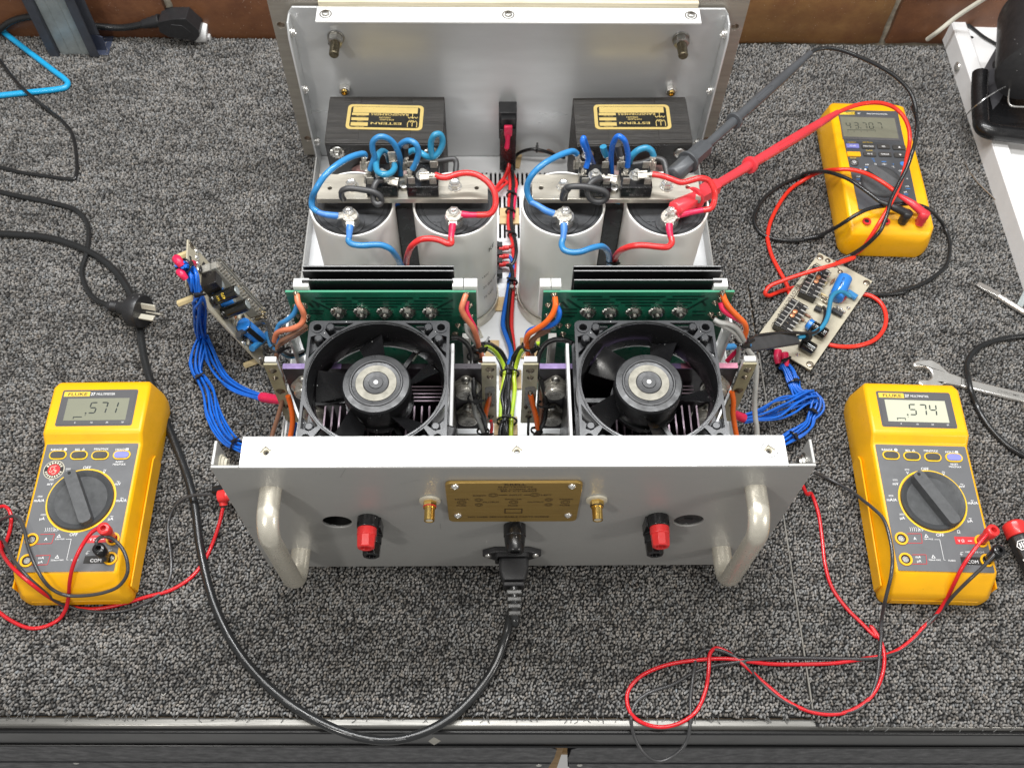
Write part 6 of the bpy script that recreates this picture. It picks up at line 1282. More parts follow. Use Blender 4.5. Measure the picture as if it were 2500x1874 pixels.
# right meter
kk = MR.path; kb_ = BR.path
base = MR.z(1010, 1072, 39); head = MR.z(1090, 1005, 62)
p1 = kk([(1062, 1015, 58), (1020, 1065, 57), (960, 1140, 53), (900, 1230, 46), (855, 1320, 34), (805, 1420, 12), (740, 1520, -4), (665, 1590, -6)])+kb_([(1760, 90, -6), (1690, 145, -6), (1630, 168, -5), (1540, 183, -6), (1430, 200, -6), (1300, 205, -6), (1150, 203, -5), (1040, 190, -3), (980, 182, -3), (870, 186, -4), (720, 210, -6), (610, 262, -6), (565, 325, -6), (570, 390, -6), (605, 435, -8), (690, 465, -10), (780, 450, -9), (850, 400, -6), (890, 310, -6), (902, 230, -3), (908, 160, -2), (932, 138, -4), (975, 152, -4), (1040, 200, -3), (1130, 280, -6), (1230, 360, -6), (1330, 403, -6), (1420, 413, -6), (1500, 394, -6), (1575, 342, -6), (1618, 265, -6), (1632, 180, -3), (1615, 105, -5), (1575, 45, -6)])+kk([(390, 1645, -6), (300, 1560, -6), (205, 1465, -6), (125, 1350, -6), (85, 1220, -6), (65, 1050, -6), (42, 900, -5), (0, 790, 0)])+B.path([(2020, 460, 6), (1990, 400, 14)])
lead('test_lead', 'crimson lead of the right meter looped over the front edge of the bench', [('cable', cable_m(p1, 1.75), 'crimson', base), ('banana_plug', plug_m(base, head, 4.4), 'red', base)])
base = MR.z(1052, 1185, 39); head = MR.z(1125, 1125, 62)
p1 = kk([(1112, 1118, 60), (1085, 1160, 58), (1010, 1240, 50), (930, 1315, 40), (850, 1395, 22), (770, 1490, 0), (680, 1580, -6)])+kb_([(1770, 90, -6), (1690, 150, -6), (1640, 172, -4), (1590, 182, -4), (1400, 181, -6), (1200, 179, -6), (1080, 188, -3), (1000, 199, -3), (910, 214, -4), (830, 245, -6), (750, 290, -6), (650, 325, -6), (595, 372, -6), (580, 430, -8), (592, 500, -16), (632, 572, -24), (690, 608, -28), (752, 588, -26), (808, 530, -18), (825, 455, -9), (826, 350, -6), (840, 240, -3), (855, 170, -5), (892, 145, -6), (935, 145, -3), (1000, 168, -3), (1060, 212, -3), (1120, 280, -6), (1200, 350, -6), (1300, 392, -6), (1420, 406, -6), (1500, 401, -6), (1555, 365, -6), (1595, 285, -6), (1612, 170, -2), (1620, 50, -5)])+kk([(415, 1640, -6), (420, 1540, 2), (448, 1400, 30), (478, 1270, 44), (484, 1160, 44), (470, 1060, 44), (430, 940, 42), (360, 870, 36), (320, 838, 28), (230, 770, 4), (110, 705, -4), (20, 665, 0)])
lead('test_lead', 'thin black lead of the right meter dangling off the front edge of the bench', [('cable', cable_m(p1, 1.6), 'lead_black', base), ('banana_plug', plug_m(base, head, 4.3), 'black', base)])
# probes of the small meter
def probe(tip, end, flange1, clipback, mtl):
    tip, end = np.array(tip), np.array(end); d = nrm(end-tip); m = M(); Ln = np.linalg.norm(end-tip)
    return tip, d, Ln
k8 = M8.path
tipR = D_(L.z(1560, 745, 178)); endR = D_(M8.z(335, 178, 92))
tipB = D_(L.z(1555, 425, 181)); endB = D_(TR.z(562, 412, 150))
def probe_parts(tip, end, mt, base):
    d = nrm(end-tip); Ln = np.linalg.norm(end-tip); b = M()
    f = Ln/100.0
    b.lathe(tip, d, [(.028*Ln, 7.2), (.032*Ln, 8.4), (.13*Ln, 8.4), (.225*Ln, 8.6), (.237*Ln, 8.2), (.24*Ln, 5.5)], 6, ph=.4)
    b.lathe(tip, d, [(.235*Ln, 4.4), (.36*Ln, 4.6), (.43*Ln, 5.0)], 20)
    c = M(); c.lathe(tip, d, [(.120*Ln, 7.6), (.121*Ln, 11.0), (.126*Ln, 11.4), (.131*Ln, 11.0), (.132*Ln, 7.6)], 24)
    c2_ = M(); c2_.lathe(tip, d, [(.425*Ln, 4.8), (.427*Ln, 8.2), (.434*Ln, 8.6), (.441*Ln, 8.2), (.443*Ln, 4.8)], 24)
    h = M(); h.lathe(tip, d, [(.425*Ln, 4.6), (.45*Ln, 4.8), (.62*Ln, 5.3), (.80*Ln, 5.2), (.81*Ln, 4.4), (.82*Ln, 5.0), (.828*Ln, 4.3), (.838*Ln, 4.9), (.846*Ln, 4.3), (.856*Ln, 4.7), (.93*Ln, 3.9), (1.0*Ln, 3.2)], 20)
    g = M(); u = nrm(np.array(CAM)-(tip+end)/2); u = nrm(u-d*(u@d)); s = np.cross(u, d)
    if s[0]*d[1]-s[1]*d[0] < 0: pass
    q = tip+d*.63*Ln+u*5.05
    g.tube([q-d*14-s*2, q+d*14-s*2, q+d*16, q+d*14+s*2, q-d*14+s*2, q-d*16, q-d*14-s*2], .35, 5, smooth=False)
    e1 = M(); 
    e1.text('CE', tip+d*.50*Ln+u*5.35-s*1.4, d, -np.cross(d, u)*-1, 4.2)
    n = M(); n.lathe(tip-d*4, d, [(0, 1.0), (10, 1.2)], 10)
    return [('hook_body', b, mt, base), ('finger_guard', c, mt, base), ('finger_guard', c2_, mt, base), ('handle', h, mt, base), ('grip_outline', g, mt, base), ('embossed_mark', e1, mt, base), ('hook_tip', n, 'chrome', base)]
base8r = M8.z(1122, 1255, 36); base8b = M8.z(955, 1240, 36)
hr = D_(M8.z(1180, 1130, 52)); hb = D_(M8.z(1015, 1130, 52))
def elbow(base, head, sleeve, r=5.2):
    m = M(); b = np.array(base); d = nrm(head-b); Ln = np.linalg.norm(head-b)
    m.lathe(b, d, [(0, r*.85), (Ln*.25, r*.9), (Ln*.3, r*1.05), (Ln*.5, r*.98), (Ln*.55, r*1.12), (Ln*.95, r*1.15), (Ln, r*.95)], 20)
    p = [head-d*Ln*.18]+[np.array(q) for q in sleeve]; m.tube(p, r*.8, 12, 4, taper=([0, .5, 1], [1.15, 1.0, .55])); return m
red_path = k8([(925, 975, 52), (860, 915, 54), (740, 832, 56), (600, 762, 52), (450, 727, 47), (330, 727, 43), (220, 738, 30), (100, 778, 8), (0, 835, -2), (-100, 900, -4)])+D.path([(1690, 430, -4), (1664, 480, -4), (1658, 512, -4)])+PR.path([(412, 20, -4), (440, 130, -4), (500, 250, -4), (550, 340, -4), (580, 430, -4), (650, 560, -5), (740, 700, -5), (820, 780, -5), (900, 808, -4), (1000, 818, -4), (1100, 808, -4), (1215, 765, -4), (1285, 680, -4), (1298, 580, -4), (1260, 490, -4), (1180, 435, -4), (1080, 420, -5), (900, 400, -5), (700, 370, -5), (590, 380, -4), (490, 408, -4), (420, 435, 0), (392, 420, 4), (420, 370, 8), (520, 325, 12), (650, 280, 18), (800, 235, 26), (950, 190, 26), (1060, 150, 18)])+k8([(330, 1620, 6), (470, 1560, 10), (570, 1490, 22), (660, 1365, 40), (740, 1235, 52), (820, 1100, 58), (900, 945, 62), (965, 780, 66), (1005, 600, 70), (1030, 450, 74), (1020, 330, 80), (970, 215, 86), (880, 130, 90), (760, 88, 93), (640, 85, 94), (480, 118, 94), (335, 178, 92)])
lead('test_lead', 'bright red lead with a coral probe hooked onto the far right capacitor', [('cable', cable_m(red_path, 2.3, 12, 5), 'lead_red', base8r), ('elbow_plug', elbow(base8r, hr, k8([(1060, 1060, 54), (925, 975, 53)])), 'probe_red', base8r)]+probe_parts(tipR, endR, 'probe_red', base8r))
blk_path = k8([(735, 1030, 53), (590, 920, 54), (450, 825, 52), (300, 765, 46), (200, 745, 34), (100, 750, 14), (0, 772, 2)])+D.path([(1740, 378, -4), (1690, 398, -4), (1645, 435, -4), (1629, 478, -4), (1650, 508, -4), (1710, 520, -4), (1780, 508, -4)])+k8([(0, 1395, -3), (150, 1365, 2), (300, 1295, 20), (400, 1235, 40), (500, 1170, 48), (600, 1120, 50), (720, 1085, 49), (860, 1065, 48), (1010, 1055, 48), (1150, 1080, 48), (1230, 1120, 40), (1300, 1190, 16), (1365, 1280, -2), (1410, 1400, -4), (1415, 1520, -4), (1380, 1650, -4)])+D.path([(2030, 588, -4), (1985, 616, -4), (1930, 632, -4)])+PR.path([(1450, 405, -4), (1300, 424, -4), (1150, 415, -5), (1080, 360, -5), (1020, 260, -4), (1000, 190, 6), (1060, 130, 14)])+k8([(330, 1600, 8), (440, 1560, 12), (560, 1490, 24), (670, 1400, 40), (750, 1310, 50), (800, 1190, 56), (850, 1020, 61), (920, 870, 66), (1000, 720, 72), (1055, 560, 80), (1095, 400, 92), (1100, 250, 104), (1060, 120, 118)])+TR.path([(1380, 860, 120), (1340, 720, 128), (1230, 600, 136), (1090, 510, 142), (940, 440, 147), (800, 388, 150), (690, 372, 151), (610, 385, 151), (562, 412, 150)])
lead('test_lead', 'black lead with a slate grey probe reaching to the right bus bar', [('cable', cable_m(blk_path, 2.2, 12, 5), 'cord', base8b), ('elbow_plug', elbow(base8b, hb, k8([(890, 1095, 54), (735, 1030, 54)])), 'satin', base8b)]+probe_parts(tipB, endB, 'probe_grey', base8b))

# ================================================================ mains cord of the amplifier and loose cables
o = (7, -40, 30)
t = thing('mains_lead', 'thick black mains cord plugged into the amplifier and sweeping off the bench edge', 'mains lead', o); o = D_(o)
cp = [(2.2, -50, 34), (2.6, -62, 30), D.z(1104, 1322, 18)]+D.path([(1096, 1362, 6), (1062, 1450, 0), (985, 1540, -3), (905, 1585, -2), (830, 1598, -4), (740, 1580, -3), (620, 1515, -4), (525, 1420, -4), (465, 1310, -4), (432, 1180, -4), (422, 1100, -4), (408, 1040, -4), (375, 950, -4), (335, 850, -4), (313, 780, -4), (302, 715, -4), (288, 650, -4), (255, 592, -4), (200, 548, -4), (110, 515, -4), (0, 505, -4), (-60, 503, -4)])
m = M(); m.tube([D_(p)-o for p in cp], 4.0, 14, 8); obj('cable', m, T['cord'], t, smooth=60)
zc = 38
m = M(); q = [(-13.2, -8), (13.2, -8), (13.0, -18), (9.6, -28.5), (-9.6, -28.5), (-13.0, -18)]
m.plate(q[::-1], [], (0, 0, zc-8.5), EX, EY, 15.5); m.v = [tuple(D_(p)+(1.5, 0, 0)-o) for p in m.v]; obj('connector_body', m, T['satin'], t, bevel=2.0, seg=3)
m = M(); m.obox(D_((1.5, -31.5, zc-.5))-o, (9.4, 0, 0), (0, 2.0, 0), (0, 0, 7.2)); obj('collar', m, T['satin'], t, bevel=1.2)
m = M()
for i in range(4): m.obox(D_((1.7+.1*i, -37.5-5.8*i, zc-1.4-1.0*i))-o, (6.9-.45*i, 0, 0), (0, 2.1, .4), (0, -.8, 5.6-.35*i))
obj('ribbed_relief', m, mat('grey_worn_rubber', (.07, .07, .068), .22, 0, .2, 90), t, bevel=1.0)
m = M(); m.tube([D_(p)-o for p in ((1.6, -30, zc), (1.9, -44, zc-2), (2.2, -58, zc-6))], 4.5, 12, 4); obj('relief_core', m, T['cord'], t, smooth=60)
# pale print along the cord
m = M(); pth = catmull(cp, 12); seglen = np.cumsum(np.r_[0, np.linalg.norm(np.diff(pth, axis=0), axis=1)])
def along(s): return np.array([np.interp(s, seglen, pth[:, k]) for k in range(3)])
for s0, txt in ((185, 'COS/CC'), (210, 'IEC'), (232, '250V/10A'), (262, 'AS/NZS'), (288, 'SHENGYANG'), (318, 'H05VV-F'), (348, '3G 1.0'), (374, '60227')):
    c = along(s0); dd = nrm(along(s0+2)-along(s0-2)); u = nrm(CAM-c); u = nrm(u-dd*(u@dd)); dd = dd*(-1); 
    m.text(txt, c-o+u*4.06-np.cross(u, dd)*.9, dd, np.cross(u, dd), 2.4, fit=None)
obj('cord_print', m, mat('worn_grey_print', (.22, .22, .22), .5), t)
# loose appliance cord with the three-pin plug
c0 = D_(D.z(238, 661, 6)); c1 = D_(D.z(318, 674, 13)); ax = nrm(c1-c0)
t = thing('plug_cord', 'black three-pin mains plug lying on its side across the thick cord', 'power plug', c0)
m = M(); m.tube([D_(p)-c0 for p in D.path([(0, 415, -5), (60, 428, -5), (120, 440, -5), (165, 455, -5), (187, 480, -5), (192, 510, -5), (186, 550, -5), (177, 585, -5), (185, 618, -5), (205, 645, -2), (238, 661, 6)])], 2.9, 12, 8); obj('cable', m, T['cord'], t, smooth=60)
Ln = 34
m = M(); m.lathe((0, 0, 0), ax, [(-3, 3.4), (0, 5.6), (3, 6.0)]+[(3+2*k+j, 6.2 if j == 0 else 5.4) for k in range(4) for j in (0, 1.0)]+[(12, 6.4), (20, 8.0), (25, 10.5), (27, 16.5), (28.5, 17.8), (40, 18.0), (41.5, 17.0)], 32); obj('plug_body', m, T['satin'], t, smooth=45)
u = nrm(CAM-c0); s = nrm(np.cross(ax, u)); u = np.cross(s, ax)
e = ax*41.6
for (a, b, rot_, ln) in ((5.5, 5.0, .6, 17), (-5.5, 5.0, -.6, 17), (0, -6.5, 1.57, 17)):
    m = M(); c = e+s*a+u*b; w1 = s*math.cos(rot_)+u*math.sin(rot_); w2 = np.cross(ax, w1); m.obox(c+ax*ln/2, ax*ln/2, w1*3.2, w2*.9); obj('pin', m, T['pin'], t, bevel=.3)
wire_thing('thin_cable', 'thin black cable in an angular loop at the upper left of the carpet', 'cable', TL.path([(-60, 400, -5), (0, 470, -5), (100, 600, -5), (220, 725, 2), (380, 855, -5), (480, 935, -5), (545, 1012, -5), (575, 1100, -5), (590, 1220, -5), (592, 1330, -5), (575, 1378, -5), (530, 1382, -5), (420, 1368, -5), (300, 1352, -5), (150, 1328, -5), (0, 1290, -5), (-80, 1270, -5)]), 2.2, 'cord', 10)
wire_thing('blue_hose', 'sky blue cable bent in a hairpin beside the steel post', 'cable', TL.path([(-80, 160, 0), (0, 228, 0), (150, 345, -3), (300, 460, -4), (420, 552, -4), (500, 612, -4), (524, 645, -4), (505, 675, -4), (440, 690, -4), (300, 706, -4), (150, 722, -4), (0, 738, -4), (-80, 748, -4)]), 3.6, 'cyan', 14, 8)
wire_thing('soldering_cord', 'black cable curving over the spanner at the right edge', 'cable', RR.path([(840, 575, -4), (784, 582, -4), (700, 592, -4), (610, 612, -4), (535, 645, -4), (485, 700, -4), (470, 755, -3), (480, 820, 1), (495, 885, 1), (520, 950, -4), (560, 1030, -4), (620, 1110, -4), (700, 1185, -4), (784, 1235, -4), (850, 1260, -4)]), 2.9, 'cord', 12, 8)

# ================================================================ tools on the right
z = TABLE+1.5
a = D_(RR.z(262, 790, z+4)); b = D_(RR.z(900, 945, z+4)); ax = nrm(b-a); ax[2] = 0; ax = nrm(ax); sd = D_((-ax[1], ax[0], 0)); t = thing('spanner', 'chrome open-ended spanner lying under the black cable behind the right meter', 'spanner', (a[0], a[1], TABLE+.5)); Ot = D_((a[0], a[1], TABLE+.5))
hd = []
jaw = R(15)
pts = []
for an in range(62, 299, 12): pts.append((15.5*math.cos(R(an)+0*jaw), 15.0*math.sin(R(an))))
# open jaw outline in local axes: x along the handle
op = 8.2
pts = [(-13.5, op-.2), (-2.5, op), (2.2, op*.55), (3.0, 0), (2.2, -op*.55), (-2.5, -op), (-13.0, -op+.4), (-13.5, -12.5), (-9, -15.5), (0, -17.2), (8, -16), (14, -11.5), (20, -6.6), (34, -5.4), (34, 5.4), (20, 7.2), (14, 11.5), (8, 16), (0, 17.2), (-9, 16.2), (-14.5, 13)]
ca, sa = math.cos(R(16)), math.sin(R(16)); pts = [((x*ca-y*sa) if x < 14.5 else x, (x*sa+y*ca) if x < 14.5 else y) for x, y in pts]
m = M(); m.plate(pts, [], (0, 0, 0), ax, sd, 6.5 if np.cross(ax, sd)[2] > 0 else -6.5); obj('open_jaw', m, T['chrome'], t, bevel=1.6, seg=3)
m = M(); m.obox(ax*105+(0, 0, 3.4), ax*74, sd*5.6, (0, 0, 2.2)); obj('shank', m, T['chrome'], t, bevel=1.6, seg=3)
m = M(); m.text('CHROME VANADIUM', ax*96+(0, 0, 5.72)-sd*1.6, ax, sd, 4.2, fit=52, bold=.01); obj('stamping', m, T['steel'], t)
m = M(); m.lathe(ax*192+(0, 0, 0), (0, 0, 1), [(0, 15), (8, 15), (8, 9), (0, 9)], 32, cap0=False, cap1=False); obj('ring_end', m, T['chrome'], t)
p = RR.z(775, 960, TABLE+6); m = M(); m.lathe((0, 0, 0), (1, -.25, 0), [(0, 3.5), (2, 5), (34, 6), (60, 6)], 20); o2 = obj('tool_tip', m, T['chrome'], loc=p); o2['label'] = 'rounded chrome tool end peeping out under the spanner at the photo edge'; o2['category'] = 'tool'
a = D_(RR.z(530, 295, TABLE+4)); b = D_(RR.z(800, 462, TABLE+7)); ax = nrm(b-a); t = thing('screwdriver', 'flat screwdriver blade with bright shaft pointing at the back right carpet', 'screwdriver', a)
u = D_((0, 0, 1.0)); s = nrm(np.cross(u, ax)); m = M(); v = []
for (l, w_, h_) in ((0, 3.2, .5), (9, 3.6, 1.3), (20, 3.0, 2.6), (26, 3.1, 3.1)):
    for (i, j) in ((-1, -1), (1, -1), (1, 1), (-1, 1)): v.append(ax*l+s*i*w_+u*j*h_)
m.add(v, [(3, 2, 1, 0), (12, 13, 14, 15)]+[(4*r+k, 4*r+(k+1) % 4, 4*r+4+(k+1) % 4, 4*r+4+k) for r in range(3) for k in range(4)]); m.cyl(ax*25, ax*120, 3.3, n=16); obj('blade_shaft', m, T['chrome'], t, bevel=.3)
m = M(); m.lathe(ax*100, ax, [(0, 5), (5, 8), (60, 9), (66, 6)], 20); obj('grip', m, T['black'], t)
p = [D_(RR.z(*q)) for q in ((770, 350, 30), (790, 250, 30))]
e0 = D_(RR.z(757, 425, TABLE+3)); e1 = D_(RR.z(830, 270, TABLE+8)); m = M(); dd = nrm(e1-e0); m.obox(dd*30, dd*30, np.cross((0, 0, 1), dd)*3.4, (0, 0, 1.6)); o2 = obj('tweezer_arm', m, T['galv'], loc=e0, bevel=.8); o2['label'] = 'grey flat metal strip touching the screwdriver shaft at the photo edge'; o2['category'] = 'tool'
# black handle with a red cap
c0 = D_(MR.z(1207, 985, 6)); c1 = D_(MR.z(1330, 1240, 8)); ax = nrm(c1-c0); t = thing('screwdriver', 'black handled screwdriver with a red end cap beside the right meter', 'screwdriver', c0)
m = M(); m.lathe(-ax*4, ax, [(0, 7.5), (2, 10.2), (14, 10.8), (15, 10.2)], 24, ph=.3); obj('end_cap', m, T['red'], t, bevel=.6)
m = M(); m.lathe(ax*11, ax, [(0, 10.6), (3, 11), (26, 10.6), (60, 9), (80, 10)], 8, ph=.3); obj('grip', m, T['satin'], t, bevel=1.2)
u = nrm(CAM-c0); u = nrm(u-ax*(u@ax)); s = np.cross(u, ax); m = M(); c = ax*22+u*10.8
m.ring(c, s, ax, 4.6, 5.4, n=6); m.quad(c, s, ax, -2.6, -1.4, -2.5, 2.5); m.quad(c, s, ax, 1.4, 2.6, -2.5, 2.5); m.quad(c, s, ax, -.5, .5, -3, 3)
m.text('B', ax*36+u*10.3-s*2, ax, -s, 5); obj('grip_print', m, T['ink_white'], t)
# clear scrap hanging at the bench edge
p = BL.z(1803, 346, -30); m = M(); m.plate([(-5, 0), (0, 4.5), (6, 0), (0, -4.5)], [], (0, 0, 0), (1, 0, .1), (0, .6, .8), .3); o2 = obj('plastic_scrap', m, T['clear'], loc=(p[0], CY0-15.2, p[2])); o2['label'] = 'small clear plastic scrap caught on the dark bench front'; o2['category'] = 'scrap'
# ================================================================ protection boards pulled out on their harnesses
def axial(m, a, b, r, lead_=6, n=18):
    a, b = D_(a), D_(b); d = nrm(b-a); L_ = np.linalg.norm(b-a); m.lathe(a, d, [(0, r*.75), (1, r), (L_*.12, r), (L_*.16, r*.88), (L_*.2, r), (L_-1, r), (L_, r*.75)], n)
def board(label, o, ex, ey, n, Lx, Ly):
    """ex along the long edge, ey along the short edge, n out of the component side; local build, then set in place"""
    t = thing('circuit_board', label, 'circuit board', o, group='protection boards lying beside the amplifier')
    return t
# ---- right board, lying nearly flat
zb = TABLE+9
c0, c1, c2, c3 = (D_(PR.z(*q, zz)) for q, zz in (((800, 95), zb+3), ((1195, 345), zb+3), ((700, 1015), zb), ((360, 730), zb)))
ctr = (c0+c1+c2+c3)/4; ex = nrm((c2-c1)+(c3-c0)); ey = nrm((c1-c0)+(c2-c3)); ey = nrm(ey-ex*(ex@ey)); nz = np.cross(ex, ey)
if nz[2] < 0: nz = -nz
Lx = (np.linalg.norm(c2-c1)+np.linalg.norm(c3-c0))/2; Ly = (np.linalg.norm(c1-c0)+np.linalg.norm(c2-c3))/2
t = thing('circuit_board', 'beige circuit board marked PROTECTION lying flat over the red lead', 'circuit board', ctr, group='protection boards lying beside the amplifier')
def fill_board(t, P, ex, ey, nz, Lx, Ly, flat):
    """P(x, y, h): point on the board from crop coordinates or board fractions"""
    m = M(); sgn = 1 if np.cross(ex, ey)@nz > 0 else -1; hol = []
    m.plate([(-Lx/2, -Ly/2), (Lx/2, -Ly/2), (Lx/2, Ly/2), (-Lx/2, Ly/2)], [], -nz*1.6, ex, ey, 1.6*sgn); obj('circuit_board', m, T['board'], t)
    m = M()
    for fx, fy in ((-.46, -.44), (.46, -.44), (.46, .44), (-.46, .44)): m.lathe(ex*fx*Lx+ey*fy*Ly, nz, [(0, 4.0), (.6, 3.6), (1.2, 2.2), (1.0, .6)], 18); 
    for fx, fy in ((-.47, -.30), (-.46, -.16), (-.43, -.02)): m.lathe(ex*fx*Lx+ey*fy*Ly, nz, [(0, 3.2), (.8, 2.6), (1.6, .6)], 14)
    obj('solder_pad', m, T['solder'], t, kind='stuff')
E2 = lambda fx, fy, h=0.0: ex*fx*Lx+ey*fy*Ly+nz*h
def frac(x, y):
    p = D_(PR.z(x, y, zb+1.5))-ctr; return p@ex/Lx, p@ey/Ly
def at(x, y, h): fx, fy = frac(x, y); return E2(fx, fy, h)
fill_board(t, None, ex, ey, nz, Lx, Ly, True)
m = M()
for fx, fy in ((-.46, -.44), (.46, -.44), (.46, .44), (-.46, .44)):
    pass
for i, (fx, fy) in enumerate(((-.46, -.44), (.46, -.44), (.46, .44), (-.46, .44))):
    m = M(); m.lathe(E2(fx, fy, -1.6), -nz, [(0, 3.4), (zb-TABLE-3.0, 3.4)], 6); obj('standoff', m, T['standoff'], t)
def components(t, at, ex, ey, nz, cap_m='blue_cap', rel=True):
    # relays under a smoky cover: two dark blocks with bright contact leaves
    for (x0, y0), (x1, y1) in (((690, 470), (800, 265)), ((500, 710), (640, 520))):
        a, b = at(x0, y0, 0), at(x1, y1, 0); d = nrm(b-a); s = np.cross(nz, d); L_ = np.linalg.norm(b-a)
        m = M(); m.obox((a+b)/2+nz*5, d*L_/2, s*9.5, nz*5); r = obj('relay', m, T['core_black'], t, bevel=.8)
        mm = M(); cm = M()
        for k in range(7):
            c = a+d*L_*(k+.5)/7
            mm.obox(c-s*8.5+nz*10.4, d*.7, s*3.2, nz*.4); mm.obox(c+s*5+nz*10.3, d*.5, s*3.5, nz*.5); mm.tube([c+s*9.5+nz*9, c+s*11+nz*6, c+s*11+nz*.5], .5, 5, 2)
            if k in (3, 4): cm.lathe(c-s*1.5+nz*9, nz, [(0, 3), (2.2, 2.6), (2.6, 1.5)], 10)
            mm.tube([c-s*3+nz*10.4, c-s*1+nz*(11.5+(k % 2)), c+s*2+nz*10.3], .35, 4, 2)
        obj('contact_leaf', mm, T['chrome'], r, kind='stuff'); obj('coil', cm, T['copper'], r)
        m = M(); m.obox((a+b)/2+nz*11.5+s*2, d*L_*.5, s*.6, nz*1.0); obj('cover_rib', m, T['clear'], r)
    m = M(); a, b = at(905, 490, 8), at(975, 335, 8); axial(m, a, b, 8.0); o = obj('axial_capacitor', m, T[cap_m], t, smooth=40)
    d = nrm(b-a); u = nz; s = np.cross(u, d); m = M(); m.text('+', a+d*6+u*8.1, d, s, 6); m.text('4700 35V', a+d*18+u*8.1, d, s, 3.6); obj('capacitor_print', m, T['ink_black'], o)
    for (p, q, r, mt) in (((650, 805), (755, 870), 6.6, 'blk_cap'), ((730, 685), (840, 755), 6.6, 'blk_cap'), ((700, 665), (735, 690), 6.4, 'blue_cap')):
        m = M(); axial(m, at(*p, 7), at(*q, 7), r); o = obj('electrolytic_capacitor', m, T[mt], t, smooth=40)
        d = nrm(at(*p, 7)-at(*q, 7)); m = M(); m.lathe(at(*p, 7), d, [(0, r*.8), (.4, r*.75)], 18); obj('capacitor_end', m, T['galv'], o)
    m = M(); axial(m, at(945, 490, 3), at(985, 450, 3), 2.8, n=12); obj('red_resistor', m, T['ink_red'], t)
    for p, q in (((885, 550), (965, 595)), ((760, 535), (810, 560))):
        m = M(); m.tube([at(*p, 3), at(*q, 3)], 3.0, 10, 2); obj('insulating_tube', m, T['satin'], t)
    m = M(); m.tube([at(1000, 425, 4), at(1068, 470, 4)], 3.6, 10, 2); obj('blue_tube', m, T['blue'], t)
    r_ = random.Random(4)
    for k in range(16):
        x, y = ((860+r_.uniform(-40, 40), 300+r_.uniform(-50, 60)) if k < 5 else (790+r_.uniform(-60, 60), 480+r_.uniform(-70, 70)) if k < 11 else (650+r_.uniform(-40, 60), 620+r_.uniform(-50, 50)))
        a = at(x, y, 1.8); an = r_.choice((0, 1.57)); d = ex*math.cos(an)+ey*math.sin(an); m = M(); m.tube([a-d*6+nz*-1, a-d*5, a-d*3.2, a+d*3.2, a+d*5, a+d*6-nz], .35, 5, 2); m.lathe(a-d*3.2, d, [(0, 1.0), (.6, 1.35), (5.8, 1.35), (6.4, 1.0)], 10); obj('resistor', m, T[r_.choice(('cream', 'brown', 'standoff', 'blackw', 'solder'))], t)
    for x, y in ((935, 525), (1015, 530), (960, 540), (640, 870), (980, 560)): m = M(); m.lathe(at(x, y, 0), nz, [(0, 2.6), (.9, 2.2), (2.2, 1.2), (3.0, .4)], 12); obj('solder_joint', m, T['chrome'], t)
components(t, at, ex, ey, nz)
m = M(); d = nrm(at(640, 345, 0)-at(485, 575, 0)); m.text('PROTECTION', at(560, 462, .12), -d, np.cross(nz, -d), 5.0, fit=np.linalg.norm(at(630, 355, 0)-at(485, 575, 0)), bold=.005); m.text('C', at(668, 310, .12), -d, np.cross(nz, -d), 5.0); obj('board_print', m, T['ink_black'], t)
m = M(); d2 = nrm(at(770, 200, 0)-at(465, 690, 0))
for p, q in (((775, 195), (455, 685)), ((455, 685), (520, 720)), ((775, 195), (860, 255)), ((900, 180), (985, 305))):
    a, b = at(*p, .1), at(*q, .1); dd = nrm(b-a); n_ = np.cross(nz, dd)*.45; m.add([a-n_, b-n_, b+n_, a+n_], [(0, 1, 2, 3)])
obj('board_track', m, T['flux'], t)
# leads that run from this board back to the amplifier
hz = zb
wire_t = thing('wiring_harness', 'grey flat sleeve with blue and black wires tying the flat board to the amplifier', 'wiring', PR.z(450, 780, 30)); wo = D_(wire_t.location)/U
def hw(name, pts, r, mt, n=10, flat=1.0, par=None): m = M(); m.tube([D_(p)-wo for p in pts], r, n, 6, flat=flat); return obj(name, m, T[mt], par or wire_t, smooth=60)
a, b = D_(PR.z(262, 808, 60)), D_(PR.z(632, 752, 26)); m = M(); dd = nrm(b-a); s = nrm(np.cross((0, 0, 1), dd)); m.obox((a+b)/2-wo, dd*np.linalg.norm(b-a)/2, s*8.4*.8+D_((0, 0, 2)), nrm(np.cross(dd, s))*1.6); obj('flat_sleeve', m, T['greysleeve'], wire_t, bevel=1.0)
hw('blue_wire', PR.path([(640, 748, 26), (700, 735, 24), (760, 712, 22), (820, 668, 22), (860, 600, 22), (875, 520, 22), (890, 450, 22), (930, 410, 20), (985, 412, 16), (1030, 440, 12)]), 2.5, 'teal', 12)
hw('black_wire', PR.path([(270, 770, 62), (330, 738, 52), (450, 718, 42), (600, 712, 34), (700, 716, 28), (770, 708, 24), (815, 660, 22), (838, 600, 20), (840, 540, 16), (830, 520, 10)]), 1.7, 'blackw')
hw('blue_wire', PR.path([(60, 815, 84), (110, 818, 80), (190, 812, 70), (270, 806, 60)]), 3.2, 'blue', 12)
tp = D_(PR.z(705, 742, 24)); m = M(); m.lathe(tp-wo-dd*3, dd, [(0, 5), (6, 5)], 12); obj('cable_tie', m, T['tie'], wire_t)

